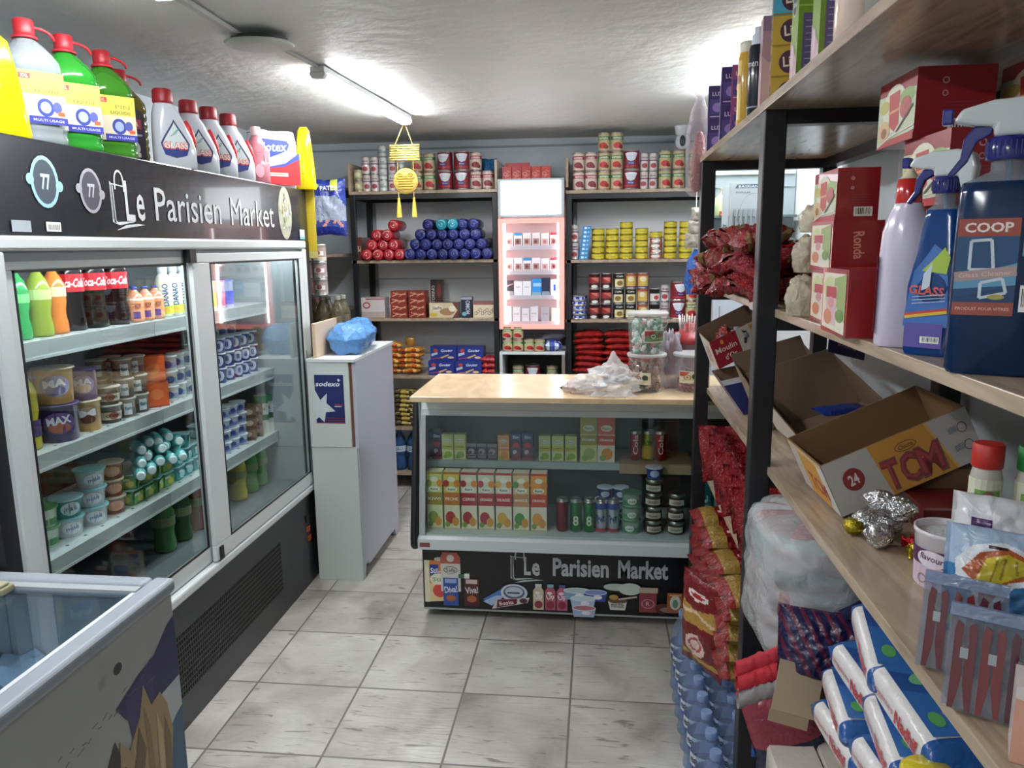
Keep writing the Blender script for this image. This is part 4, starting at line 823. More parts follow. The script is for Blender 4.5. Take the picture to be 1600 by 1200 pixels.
wb = Kit(cup('yogurt_pot', 'x', .036, .05, '#c6cfe2', '#dfe6ee', lambda P_, R, H: (P_.rect(-.04, H * .2, .04, H * .5, '#6b7fc0'), P_.ell(0, H * .55, .012, .01, '#2f478f'))))
for j in range(3):
    stackem(wb, -1.665, 3.165 + .08 * j, S3, 4, .05, FR, lambda k, n, j=j: 'pale blue yogurt pot, %s of %s pale stack behind right door' % (bt(k, n), ORD[j]), 'pale blue yogurt pots', .003, rnd)
bx = Kit(boxed('dessert_box', 'x', 'carton', .07, .06, .052, '#8f7260', lambda P_, W, H: (P_.rect(.004, .004, W - .004, H * .3, '#6a4638'), P_.ell(W * .5, H * .6, .018, .012, '#d0bfae'))))
for j in range(2): stackem(bx, -1.66, 3.41 + .075 * j, S3, 3, .052, .6, lambda k, n, j=j: 'brown dessert carton, %s of %s brown stack' % (bt(k, n), ORD[j]), 'brown cartons on third shelf', .002, rnd)
gb = Kit(boxed('milk_carton', 'x', 'carton', .062, .05, .19, '#dfe4dc', lambda P_, W, H: (P_.rect(0, H * .8, W, H, '#4f9a56'), P_.rect(0, H * .35, W, H * .5, '#4a7a4e'), P_.text('lait', W / 2, H * .65, W * .6, H * .08, '#3b5f44'))))
for j in range(2): gb.put((-1.655, 3.545 + .055 * j, S3), .6, ('left' if j == 0 else 'right') + ' white and green carton at the far end of third fridge shelf', 'white and green cartons')
# bottom of the fridge
for i, (c, cap, y, lab) in enumerate((('#3f7d3c', '#c93a34', 2.66, 'green bottle with red cap on the fridge floor behind left door'), ('#2f5c34', '#cfd6cc', 2.78, 'dark green bottle on the fridge floor near the door joint'), ('#7f3a30', '#a83a30', 2.90, 'reddish bottle on the fridge floor behind the joint'), ('#b4ac3e', '#b03a30', 3.28, 'yellow bottle on the fridge floor behind right door'), ('#54984c', '#dfe4dc', 3.40, 'light green bottle on the fridge floor, right door'), ('#5aa050', '#dfe4dc', 3.51, 'light green bottle at the far right of the fridge floor'))):
    pet(lab, .042, .235, c, cap, band(.45, .6, '#7a8a5c'), a=.9).location = (-1.67, y, S4)
# ================================================================== IN THE GLASS COUNTER
def jbox(name, label, W, D, H, base, topc, mid, fruit, t, tc='#ffffff', tt='#8a8f2a'):
    def dr(P_, W, H):
        P_.rect(0, H * .62, W, H, topc); P_.rect(0, H * .38, W, H * .6, mid); P_.ell(W * .5, H * .76, W * .34, H * .07, '#efece2'); P_.text('Rami', W * .5, H * .76, W * .5, H * .06, tt, .02)
        P_.text(t, W * .5, H * .5, W * .78, H * .055, tc, .02); P_.ell(W * .55, H * .19, W * .34, H * .13, fruit); P_.ell(W * .3, H * .1, W * .2, H * .07, '#8fae4c')
    return boxed(name, label, 'juice carton', W, D, H, base, dr)
CS1, CS2 = .7008, .4146
yk = 3.345
a = Kit(jbox('small_juice_carton', 'x', .052, .04, .115, '#dfe0a2', '#cfd78c', '#c9c860', '#9cb84a', 'POMME', '#6f7a2a'))
for i, x in enumerate((-.675, -.618)): a.put((x, yk, CS1), 0, ('left' if i == 0 else 'right') + ' one of two pale green small juice cartons, counter upper shelf left', 'pale green small juice cartons, left pair')
for i, x in enumerate((-.232, -.173, -.114)): a.put((x, yk, CS1), 0, 'pale green small juice carton, ' + lr(i, 3) + ' of three beside the tall cartons', 'pale green small juice cartons, right trio')
bl = Kit(boxed('small_juice_carton', 'x', 'juice carton', .048, .04, .125, '#4a2a4a', lambda P_, W, H: (P_.rect(0, H * .75, W, H, '#36427c'), P_.text('Sim', W * .5, H * .86, W * .6, H * .12, '#d6d8e6', .03), P_.ell(W * .5, H * .55, W * .3, H * .1, '#c23a4c'), P_.ell(W * .4, H * .3, W * .2, H * .09, '#c9bccb'), P_.ell(W * .65, H * .2, W * .25, H * .08, '#8c2c3c'), P_.rect(0, H * .0, W, H * .1, '#a83a4a'))))
for i, x in enumerate((-.772 + .03, -.725)): bl.put((x, yk + (.0 if i else .03), CS1), 0, ('front' if i else 'rear') + ' purple and blue small juice carton at the left end of the counter', 'purple juice cartons, left pair')
for i, x in enumerate((-.362, -.308)): bl.put((x, yk, CS1), 0, ('left' if i == 0 else 'right') + ' purple and blue small juice carton in the middle of the counter shelf', 'purple juice cartons, middle pair')
jbox('small_juice_carton', 'orange small juice carton left of the middle purple pair', .052, .04, .115, '#e0b060', '#e2a468', '#d98a2e', '#e0862a', 'ORANGE').location = (-.418, yk, CS1)
dk2 = Kit(boxed('small_dark_pack', 'x', 'drink pack', .045, .04, .075, '#3a2a32', lambda P_, W, H: (P_.rect(0, H * .8, W, H, '#8a8490'), P_.ell(W * .5, H * .5, W * .32, H * .18, '#a8a0ac'), P_.ell(W * .4, H * .45, W * .14, H * .1, '#4a2030'), P_.rect(W * .1, H * .1, W * .9, H * .22, '#8c7c84'), P_.line([(0, H * .3), (W, H * .3)], .002, '#b9b0b8'))))
for i in range(3): dk2.put((-.566 + i * .048, yk, CS1), 0, 'small dark wrapped drink pack, %s of three on the counter upper shelf' % lr(i, 3), 'small dark drink packs')
jbox('tall_juice_carton', 'tall green pear juice carton on the counter upper shelf', .075, .06, .205, '#d5d890', '#b9ad4a', '#a89c30', '#a8b45c', 'POIRE').location = (-.035, yk, CS1)
jbox('tall_juice_carton', 'tall orange juice carton right of the pear one on the upper shelf', .075, .06, .205, '#ece3d6', '#dd6a3c', '#d8542c', '#e8963a', 'ORANGE').location = (.043, yk, CS1)
def scan(label, c, draw=None, R=.0262, H=.15):
    t = thing('drink_can', label, 'drink can')
    m = MB(); m.lathe([(R * .7, 0), (R * .85, .001), (R, .010), (R, H - .014)], mat(c, 'metal', rough=.35), 20); m.build('body', t)
    m = MB(); m.lathe([(R, H - .014), (R * .84, H - .003), (R * .86, H), (R * .8, H), (R * .78, H - .004), (.001, H - .004)], mat('#c4c4c0', 'metal'), 20, caps=False); m.build('lid', t)
    if draw: m = MB(); draw(Print(m, cy(R), du=R * .35, h0=.0006, dh=.0002), R, H); m.build('label', t)
    return t
c1_ = Kit(scan('x', '#b51f28', lambda P_, R, H: (P_.text('Cola', 0, H * .55, .09, .022, '#e3c8c8', .02, PI / 2),), H=.135))
c1_.put((.172, 3.345, .7095), 0, 'red drink can, left of three on the cardboard in the counter')
c1_.put((.282, 3.345, .7095), 0, 'red drink can, right of three on the cardboard in the counter')
scan('yellow green drink can between two red cans on the cardboard', '#a9b43c', lambda P_, R, H: (P_.rect(-.045, .01, .045, H * .5, '#c9a83a'), P_.text('Up', 0, H * .6, .03, .03, '#2f7a3c', .03, .4)), H=.135).location = (.228, 3.345, .7095)
# floor of the counter: seven large cartons
seven = [('green', '#e3e0b4', '#cdd27c', '#a4902c', '#8c9c3c', 'KIWI'), ('golden', '#e8e0c0', '#d9c85a', '#c4742c', '#b83a3c', 'PECHE'), ('red', '#e6dcc0', '#e0d8c0', '#b02030', '#a82a38', 'CERISE'), ('dark red', '#e6dcc0', '#d9d2ba', '#aa1e34', '#b03040', 'GRENADE'), ('crimson', '#e6dcc8', '#e2d6c2', '#b8283c', '#d8a83c', 'FRAISE'), ('tan', '#e8dcc4', '#dcc090', '#c98a5a', '#58904c', 'MANGUE'), ('orange', '#ece0cc', '#e89a3a', '#cc3c28', '#e39a3c', 'ORANGE')]
for i, (nm, b, tpc, mid, fr, tx) in enumerate(seven):
    c = boxed('juice_carton', 'large %s labelled juice carton, %s of seven on the counter floor' % (nm, lr(i, 7)), 'juice carton', .07, .06, .262, b,
        lambda P_, W, H, tpc=tpc, mid=mid, fr=fr, tx=tx: (P_.rect(0, H * .62, W, H, tpc), P_.rect(0, H * .96, W, H, mid), P_.ell(W * .5, H * .87, W * .24, H * .045, '#efe9d8'), P_.ell(W * .15, H * .80, W * .2, H * .06, fr), P_.ell(W * .85, H * .80, W * .2, H * .06, '#d8862e'), P_.rect(0, H * .42, W, H * .64, mid), P_.ell(W * .5, H * .70, W * .36, H * .045, '#f2efe4'), P_.ell(W * .5, H * .70, W * .30, H * .032, '#dfe6d4'), P_.text('Rami', W * .5, H * .70, W * .46, H * .04, '#3c5a3a', .02), P_.text(tx, W * .5, H * .53, W * .8, H * .05, '#f3ecd8', .02), P_.ell(W * .4, H * .2, W * .32, H * .11, fr), P_.ell(W * .72, H * .13, W * .22, H * .08, '#d8963c'), P_.ell(W * .2, H * .08, W * .16, H * .05, '#7fa048'), P_.rect(0, 0, W, H * .015, '#c9b98a')))
    c.location = (-.715 + .0775 * i, 3.23, CS2)
g = Kit(scan('x', '#2f8a44', lambda P_, R, H: (P_.text('8', 0, H * .36, .024, .045, '#cfe0c8', .02), P_.line([(-.018, H * .55), (.018, H * .72)], .006, '#1f6a34')), H=.15))
scan('dark red drink can, first of the cans right of the seven cartons', '#8c1f2c', H=.15).location = (-.148, 3.22, CS2)
g.put((-.088, 3.22, CS2), 0, 'green drink can, left of two beside the dark red can'); g.put((-.03, 3.22, CS2), 0, 'green drink can, right of two beside the dark red can')
wbk = Kit(scan('x', '#c9ccd8', lambda P_, R, H: (P_.rect(-.05, H * .72, .05, H * .9, '#2c3c94'), P_.rect(-.05, 0.008, .05, H * .14, '#b02a38'), P_.text('Pwr', 0, H * .45, .036, .04, '#33407a', .03, .3)), H=.15))
for i, x in enumerate((.022, .075)): wbk.put((x, 3.22, CS2), 0, 'white drink can with blue top and red foot, %s one, right of the green cans' % ('left' if i == 0 else 'right'), 'white and blue drink cans')
bcup = Kit(cup('cream_cup', 'x', .035, .055, '#2a3f94', '#cfd6e6', lambda P_, R, H: P_.ell(0, H * .5, .02, .014, '#cfd8ee')))
for i, x in enumerate((.02, .09)): bcup.put((x, 3.33, CS2), 0, 'blue cup with pale lid behind the white cans, bottom ' + ('left' if i == 0 else 'right')), bcup.put((x + .01, 3.335, CS2 + .057), 0, 'blue cup with pale lid behind the white cans, middle ' + ('left' if i == 0 else 'right')), bcup.put((x + .02, 3.335, CS2 + .114), 0, 'blue cup with pale lid behind the white cans, top ' + ('left' if i == 0 else 'right'))
gt = Kit(cup('cream_tub', 'x', .042, .06, '#9db4a0', '#3e7a5e', lambda P_, R, H: (P_.rect(-.06, H * .1, .06, H * .5, '#3f8a5c'), P_.ell(0, H * .45, .02, .014, '#dfe6da'), P_.text('cuis', 0, H * .45, .028, .01, '#3a4a44')), 'cream tub', .88))
stackem(gt, .152, 3.225, CS2, 3, .06, 0, lambda k, n: 'green and white cream tub, %s of the stack right of the blue cups' % bt(k, n), 'green cream tubs', .002, rnd)
jk = MB(); jk.lathe([(.030, 0), (.037, .006), (.038, .02), (.035, .04), (.034, .046)], mat('#5c4a40', 'clear', a=.8), 22); jk.lathe([(.036, .046), (.038, .048), (.038, .058), (.035, .06)], mat('#b7b7b2', 'metal'), 22); P_ = Print(jk, cy(.038), du=.012, h0=.0008); P_.rect(-.035, .012, .035, .036, '#d8d4ca'); P_.text('miel', 0, .024, .03, .01, '#5a4a3a'); P_.ell(0, .024, .028, .010, '#b9a9a0'); P_.text('miel', 0, .024, .03, .01, '#3b2c24')
jk = Kit(tag(jk.build('small_jar'), 'x', 'jar'))
for s_, (x, n_) in enumerate(((.248, 4), (.345, 3))):
    stackem(jk, x, 3.23, CS2, n_, .06, 0, lambda k, n, s_=s_: 'small dark jar with steel lid, %s of %s jar stack in the counter' % (bt(k, n), ('left', 'right')[s_]), 'small jars stacked in the counter', .002, rnd)
o = cup('cream_cup', 'blue cup on top of the left stack of small jars', .036, .05, '#2f4690', '#c9d0de', lambda P_, R, H: P_.ell(0, H * .5, .02, .016, '#aebbe0')); o.location = (.248, 3.23, CS2 + .247)
for i in range(6):
    m = MB(); m.loft([(0, .034, .02, 4), (.2, .034, .02, 4)], mat(('#1f7a80', '#2a8c90', '#1f6a86')[i % 3], 'gloss'), 16); P_ = Print(m, pl((-.03, -.02, 0), (1, 0, 0), (0, 0, 1)), h0=.001); P_.text('lait', .03, .12, .12, .03, '#b9d4d8', .02, PI / 2)
    o = m.build('milk_pouch', loc=(.46 + (i % 3) * .075, 3.22, CS2 + (i // 3) * .2015), rot=(0, 0, 0)); tag(o, 'teal milk carton, %s of the %s row, counter right end' % (lr(i % 3, 3), ('lower', 'upper')[i // 3]), 'milk carton', 'teal milk cartons in the counter')

# ================================================================== ON THE WORKTOP
WZ = 1.0535
def bucket(label, loc, cont, clab, full=.8, R=.078, H=.155, rz=0, tall=1):
    t = thing('candy_bucket', label, 'bucket', loc, rz)
    pr = [(R * .86, 0), (R * .88, .003), (R * .98, H * .9), (R * 1.0, H * .91), (R * 1.0, H), (R * .96, H)]
    m = MB(); m.lathe(pr, mat('#f0f2f2', 'clear', a=.12, rough=.2), 32, caps=False); m.lathe([(R * .86, 0.0), (.001, 0.0)], mat('#d9dcdc', 'clear', a=.3), 32, caps=False); m.build('tub', t)
    m = MB(); m.lathe([(R * 1.03, H - .008), (R * 1.045, H - .006), (R * 1.045, H + .002), (R * .97, H + .004), (.001, H + .004)], mat('#e6e9e8', 'clear', a=.5, rough=.3), 32, caps=False); m.build('lid', t)
    m = MB(); r = random.Random(int(loc[0] * 1000))
    n = int(150 * full)
    for i in range(n):
        z = .01 + (H * full - .02) * r.random(); Rm = R * (.84 + .1 * z / H) - .016; a = r.uniform(0, 2 * PI); d = Rm * math.sqrt(r.uniform(.35, 1)); c = r.choice(cont)
        m.X = Matrix.Translation((d * math.cos(a), d * math.sin(a), z)) @ Matrix.Rotation(r.uniform(0, 6), 4, 'Z') @ Matrix.Rotation(r.uniform(-1, 1), 4, 'X')
        m.loft([(-.017, .002, .010, 2), (-.010, .004, .004, 2), (-.007, .011, .009, 2), (.007, .011, .009, 2), (.010, .004, .004, 2), (.017, .010, .002, 2)], mat(c, 'gloss'), 8)
    m.X = Matrix.Identity(4); o = m.build('wrapped_sweets', t); o['kind'] = 'stuff'
    m = MB(); P_ = Print(m, cy(lambda z: R * (.88 + .1 * z / (H * .9)), a0=-PI / 2 + clab[1]), du=R * .25, h0=.001, dh=.0003); w_ = .045; z0, z1 = clab[2], clab[3]
    P_.rect(-w_, z0, w_, z1, '#dfdccf'); P_.rect(-w_ + .003, z0 + .004, w_ - .003, z1 - .003, clab[0][0]); P_.poly([(-w_ + .003, z1 - .003), (-w_ + .05, z1 - .003), (-w_ + .02, z1 - .022), (-w_ + .003, z1 - .022)], clab[0][1]); P_.ell(-.008, (z0 + z1) / 2, .016, .012, clab[0][2]); P_.ell(.022, (z0 + z1) / 2 + .004, .012, .012, clab[0][3]); P_.ring(-.008, (z0 + z1) / 2, .010, .008, .003, '#dfe4d8'); P_.line([(-.03, z0 + .012), (.035, z0 + .02)], .003, '#b9b45c')
    m.build('label', t)
    m = MB(); pts = [(R * 1.06 * math.cos(a_), R * 1.06 * math.sin(a_), H - .015 - .05 * abs(math.sin(a_ * 1 + PI / 2)) * 0 - .07 * math.sin((a_ + PI * .05) / (PI * .9) * PI)) for a_ in [-PI * .05 + PI * .9 * i / 14 for i in range(15)]]
    m.tube(pts, .0015, mat('#dfe0de', 'clear', a=.5), 6); m.build('handle', t)
    return t
bucket('clear bucket of brown wrapped sweets, lower of the pair on the worktop', (.205, 3.185, WZ), ['#a8867c', '#8c6c60', '#c0aaa0', '#d0b8b0', '#7c5a50'], (('#d9d6b8', '#b85a48', '#b06a5a', '#2f4a38'), -.45, .035, .085), .85)
bucket('clear bucket of green and white wrapped sweets standing on the brown one', (.205, 3.185, WZ + .160), ['#7fb09c', '#c4d8ce', '#e6eee8', '#4f8470', '#a4c6b8', '#c8a09c'], (('#6f8c6a', '#b03a3c', '#3f6a44', '#7a5a54'), .35, .05, .10), .85, R=.082, H=.165)
bucket('clear bucket with a few dark red sweets, behind the far shelf post', (.395, 3.20, WZ), ['#7a2f3a', '#8f4550', '#6a2430', '#a86a70'], (('#d9d6b8', '#b0503c', '#b06a4a', '#2f4a38'), -.3, .04, .09), .28)
def crumple(name, label, cat, loc, sx, sy, sz, m_, seed, rz=0, spike=None, n=34, amp=1.0):
    mb = MB(); sd = seed * 11.1
    def fn(u, v):
        th = 2 * PI * u; ph = PI * v * .97 + .02; d = Vector((math.cos(th) * math.sin(ph), math.sin(th) * math.sin(ph), math.cos(ph)))
        k = .66 + .25 * (1 - amp) + .55 * amp * abs(noise.noise(d * 1.9 + Vector((sd, 0, 0)))) + .36 * amp * abs(noise.noise(d * 4.1 + Vector((0, sd, 0)))) + .11 * amp * abs(noise.noise(d * 9 + Vector((0, 0, sd))))
        z = d.z * k
        if spike: z += spike[0] * math.exp(-((d.x - spike[1]) ** 2 + (d.y - spike[2]) ** 2) / .08) * (d.z > 0)
        return (d.x * k * sx, d.y * k * sy, max(0.0, (z + .55) / 1.6) * sz * 1.0)
    mb.grid(fn, n, n // 2 + 8, m_); return tag(mb.build(name, loc=loc, rot=(0, 0, rz)), label, cat)
FILM = mat('#ffffff', 'film', a=.42, rough=.05, s=34, b=1.0)
crumple('plastic_bag', 'crumpled clear white plastic bag lying on the worktop edge', 'plastic bag', (.055, 3.10, WZ), .13, .085, .115, FILM, 3, spike=(1.0, .05, .3), n=90)
crumple('wrapped_bread', 'pale pink wrapped goods inside clear film on the worktop', 'wrapped goods', (-.06, 3.13, WZ), .085, .05, .06, mat('#e8dcd8', 'film', a=.45, s=30, b=.7), 5, n=30)
crumple('plastic_bag', 'cloudy plastic bag stuffed between the buckets and the far post', 'plastic bag', (.318, 3.29, WZ), .055, .08, .26, mat('#c9c2cc', 'film', a=.4, s=22, b=.8), 8, n=30)
m = MB(); m.X = Matrix.Rotation(.1, 4, 'Z'); m.box(-.10, .10, -.09, .09, 0, .002, mat('#e6e8ea')); m.box(-.085, .11, -.10, .075, .0022, .0035, mat('#dfe2e6')); o = m.build('paper_sheets', loc=(-.075, 3.33, WZ)); tag(o, 'white paper sheets lying at the back of the worktop', 'paper')
m = MB(); m.box(-.055, .055, -.04, .04, 0, .03, mat('#23282c')); m.box(-.045, .045, -.03, .02, .03, .033, mat('#4a545c')); o = m.build('card_terminal', loc=(.085, 3.38, WZ + .0), rot=(0, 0, -.1), bevel=.004); tag(o, 'small dark box beside the paper sheets on the worktop', 'box')
m = MB(); m.box(-.02, .06, -.006, .006, 0, .008, mat('#2a2a2c')); m.box(.06, .09, -.004, .004, .0, .006, mat('#b9b9b4', 'metal')); o = m.build('box_cutter', loc=(-.135, 3.20, WZ), rot=(0, 0, -.6)); tag(o, 'small black pen at the left of the wrapped goods', 'pen')
# lollipop stand
t = thing('lollipop_stand', 'red domed stand holding white sticked lollipops, behind far post', 'lollipop stand', (.40, 3.36, WZ))
RDc = mat('#8c161e', 'plain')
m = MB(); m.lathe([(.055, 0), (.055, .18)], mat('#c9bec8', 'clear', a=.5), 24); m.build('jar', t)
m = MB(); m.lathe([(.085, .18), (.09, .185), (.088, .20), (.06, .222), (.03, .24), (.028, .262), (.001, .268)], RDc, 28, caps=False); m.build('lid', t)
for i in range(14):
    a_ = 2 * PI * i / 14; d = .045; m = MB(); m.tube([(d * math.cos(a_), d * math.sin(a_), .232), (d * 1.15 * math.cos(a_), d * 1.15 * math.sin(a_), .30)], .0018, mat('#ece6e8'), 6); m.build('stick', t)

# ================================================================== BLUE BAG ROLL AND LEFT SIDE
t = thing('bag_bundle', 'bundle of light blue plastic bags on the white cabinet', 'plastic bags', (-1.235, 3.62, 1.1325), .12)
def bb(u, v):
    a_ = 2 * PI * u; y = .46 * v; r = .088 * (1 - .30 * abs(2 * v - 1) ** 8) * (1 + .22 * noise.noise(Vector((math.cos(a_) * 2, math.sin(a_) * 2, v * 5))) - .10 * abs(noise.noise(Vector((math.cos(a_) * 2.3, math.sin(a_) * 2.3, v * 7 + 4)))) + .05 * noise.noise(Vector((math.cos(a_) * 6, math.sin(a_) * 6, v * 9)))) * (1 if .02 < v < .98 else .02)
    return (r * 1.12 * math.cos(a_), y, max(.0, .072 + r * .93 * math.sin(a_)))
m = MB(); m.grid(lambda u, v: bb(1 - u, v), 60, 50, mat('#5c92cc', 'film', a=.85, rough=.08, s=34, b=1.0)); m.build('bags', t)
# transparent bottles and jars stacked on a crate behind the fridge end
t = thing('bottle_crate', 'stack of crates behind the fridge end carrying wrapped bottles', 'crate', (-1.62, 3.90, 0))
m = MB()
for k in range(4): m.box(-.12, .195, -.10, .24, .002 + k * .29, .27 + k * .29, mat('#3f4438')); 
m.build('crate', t)
ob = Kit(bottle('oil_bottle', 'x', 'bottle', [(.034, 0), (.038, .004), (.038, .08), (.034, .10), (.038, .12), (.038, .17), (.03, .21), (.014, .24), (.014, .25)], mat('#8c8468', 'clear', a=.28), [(.016, .248), (.016, .268)], mat('#8a8878'), lambda m: wrap(m, .038).rect(-.05, .05, .05, .12, '#a8a08c')))
for i in range(3):
    for j in range(2): ob.put((-1.515 + .082 * i, 3.88 + .085 * j, 1.1425), 0, 'pale oil bottle, %s of the %s row behind the wooden board' % (lr(i, 3), ('front', 'rear')[j]), 'oil bottles behind the board')
m = MB(); m.box(-.115, .135, -.05, .15, 0, .004, mat('#8a9090', 'clear', a=.5)); o = m.build('clear_tray', loc=(-1.51, 3.87, 1.4115)); tag(o, 'clear plastic tray lying across the oil bottle tops', 'tray')
bkq = Kit(tin('glass_jar', 'x', .034, .085, '#8f8782', lambda P_, R, H: (P_.rect(-.04, H * .25, .04, H * .8, '#9a8480'), P_.rect(-.03, H * .35, .03, H * .6, '#d8d6d0'), P_.ell(0, H * .5, .014, .012, '#7a4a44')), metal='#c9cccc'))
for i in range(3):
    for k in range(3): bkq.put((-1.585 + .08 * i, 3.86, 1.4165 + k * .087), 0, 'small grey labelled jar, %s in %s column behind the fridge end' % (bt(k, 3), lr(i, 3)), 'grey labelled jars', cat='jar')
# goods on the left wall shelving
def flow_bag(name, label, cat, loc, rot, L, W, T, fn, seed=0, wr=.12): m = MB(); m.pillow(L, W, T, fn, seed=seed, wr=wr); return tag(m.build(name, loc=loc, rot=rot), label, cat)
o = boxed('purple_carton', 'purple grey carton on the left wall shelf above the blue bag', 'carton', .22, .2, .13, '#6f6478', lambda P_, W, H: (P_.poly([(.01, .01), (.2, .01), (.2, .06), (.1, .1), (.01, .12)], '#8c83a4'), P_.ell(.17, .04, .03, .015, '#b09a8c'))); o.location = (-1.83, 4.40, 2.061)
o = boxed('brown_carton', 'dark brown carton at left of the purple carton on the top shelf', 'carton', .1, .2, .12, '#3b2a2a'); o.location = (-2.03, 4.40, 2.061)
for i, (x, y) in enumerate(((-1.80, 4.32), (-1.80, 4.60))):
    o = boxed('biscuit_carton', ('near' if i == 0 else 'far') + ' dark red biscuit carton on the left wall middle shelf', 'carton', .16, .22, .2, '#4a2620', lambda P_, W, H: (P_.text('Bimo', W / 2, H * .7, W * .7, .04, '#c9b0a0', .02, .2), P_.text('Bimo', W / 2, H * .35, W * .7, .04, '#d9c8b8', .02, .2))); o.location = (x, y, 1.4215 if 0 else 1.2515)
# big blue pasta bag hanging on the shelving corner
t = thing('hanging_bag', 'large blue and clear printed bag hanging at the shelf corner', 'bag', (-1.635, 4.60, 1.90), .15)
t.scale = (.95, .95, .86)
def hb(u, v): 
    if v > .72: return mat('#22368c', 'crinkle', s=30) if (u - .7) ** 2 > .01 or v < .8 else mat('#c9d24c', 'crinkle', s=30)
    if v < .14: return mat('#1f2f7c', 'crinkle', s=30)
    if ((u - .5) / .52) ** 2 + ((v - .38) / .36) ** 2 < 1: return mat('#8f99ac', 'crinkle', s=30) if v > .26 else mat('#c08c80' if noise.noise(Vector((u * 9, v * 9, 0))) > .0 else '#3a4a8c', 'crinkle', s=30)
    return mat('#2a3f94', 'crinkle', s=30)
m = MB(); m.X = Matrix.Rotation(PI / 2, 4, 'X') @ Matrix.Translation((0, 0, -.04)); m.pillow(.24, .40, .08, lambda u, v: hb(u, v), nu=26, nv=34, wr=.16, seed=4); m.build('bag', t)
m = MB(); P_ = Print(m, pl((-.12, -.052, -.2), (1, 0, 0), (0, 0, 1)), h0=.002); P_.text('PATES', .14, .33, .1, .03, '#dfe4f2', .02, .05); P_.ell(.07, .345, .014, .014, '#cdd64a'); P_.text('MIA', .03, .28, .07, .03, '#dfe4f2', .02, PI / 2); m.build('print', t)

# ================================================================== BACK SHELVES, LEFT UNIT
B0, B1, B2, B3 = 2.0215, 1.5765, 1.1915, .8015
def tomato(c1, c2, c3, t, tc='#e8e4d8'):
    def f(P_, R, H):
        n = PI * R * .97; P_.rect(-n, .008, n, H - .008, c1); P_.rect(-n, H * .62, n, H * .8, c2); P_.ell(0, H * .32, R * .7, H * .16, c3); P_.ell(R * .5, H * .24, R * .4, H * .1, '#7a1c1c'); P_.text(t, 0, H * .71, R * 1.6, H * .12, tc, .02)
    return f
tk = {}
tk['tom'] = Kit(tin('tomato_tin', 'x', .0385, .116, '#b8262c', tomato('#bcae84', '#3f7a3c', '#b8242a', 'tomate')))
tk['sho'] = Kit(tin('tomato_tin', 'x', .0375, .116, '#8c2028', tomato('#cdbcae', '#9c3038', '#7c1e24', 'tomate', '#f0dcd8')))
def fan(P_, R, H): n = PI * R * .97; P_.rect(-n, .008, n, H - .008, '#7a1624'); P_.poly([(-R * .85, H * .84), (R * .85, H * .84), (R * .45, H * .50), (0, H * .42), (-R * .45, H * .50)], '#cdd4de'); P_.ell(0, H * .82, R * .8, H * .06, '#dfe4ea'); P_.rect(-.018, H * .26, .018, H * .4, '#2f3488'); P_.text('Roya', 0, H * .33, .03, H * .07, '#cfd0e8', .02); P_.line([(-R, H * .18), (R, H * .18)], .006, '#b8303c')
tk['fan'] = Kit(tin('preserve_tin', 'x', .0505, .119, '#7a1624', fan))
tk['wht'] = Kit(tin('preserve_tin', 'x', .0265, .110, '#d0c4c4', lambda P_, R, H: (P_.rect(-PI * R, H * .55, PI * R, H * .62, '#7a4a58'), P_.ell(0, H * .3, R * .7, H * .14, '#9a3a44'), P_.text('thon', 0, H * .75, R * 1.4, H * .12, '#3b2f3c', .02))))
tk['slv'] = Kit(tin('small_tin', 'x', .027, .072, '#c9cdc9', lambda P_, R, H: (P_.rect(-PI * R, H * .3, PI * R, H * .5, '#8f9a98'), P_.text('sel', 0, H * .6, R, H * .16, '#4a5458'))))
tk['grn'] = Kit(tin('small_tin', 'x', .03, .07, '#a9a27c', lambda P_, R, H: (P_.ell(0, H * .55, R * .7, H * .2, '#c9c4a0'), P_.rect(-PI * R, H * .1, PI * R, H * .25, '#7c7a4a'))))
HT = {'tom': .116, 'sho': .116, 'fan': .119, 'wht': .110, 'slv': .072, 'grn': .07}
nm = {'tom': 'green banded tomato tin', 'sho': 'pale pink tomato tin', 'fan': 'dark red fan mark tin', 'wht': 'slim white tin', 'slv': 'small silver grey tin', 'grn': 'small olive tin'}
def columns(cols, z0, y, where):
    cnt = {}
    for x, kd, n in cols: cnt[kd] = cnt.get(kd, 0) + 1
    idx = {}
    for x, kd, n in cols:
        i = idx.get(kd, 0); idx[kd] = i + 1
        for k in range(n):
            tk[kd].put((x, y + rnd.uniform(-.006, .006), z0 + k * (HT[kd] + .0008)), rnd.uniform(-.25, .25), '%s, %s of its %s column, %s' % (nm[kd], bt(k, n), ORD[i] if cnt[kd] > 1 else 'only', where), nm[kd] + 's ' + where)
columns([(-1.575, 'grn', 2), (-1.52, 'wht', 2), (-1.462, 'wht', 2), (-1.405, 'slv', 4), (-1.345, 'wht', 2), (-1.288, 'slv', 3), (-1.18, 'tom', 2), (-1.095, 'tom', 2), (-.992, 'fan', 2), (-.882, 'fan', 2), (-.79, 'sho', 2), (-.711, 'sho', 1)], B0, 5.06, 'top left back shelf')
tk['sho'].put((-.745, 5.17, B0), 0, 'pale tomato tin with red base, alone in the second row, left back unit')
m = MB(); m.pillow(.10, .16, .05, mat('#1d5f8c', 'crinkle', s=30), seed=9); o = m.build('blue_packet', loc=(-.715, 5.15, B0 + .12), rot=(PI / 2 - .2, 0, .2)); tag(o, 'blue packet leaning at the right end of the top back shelf', 'packet')
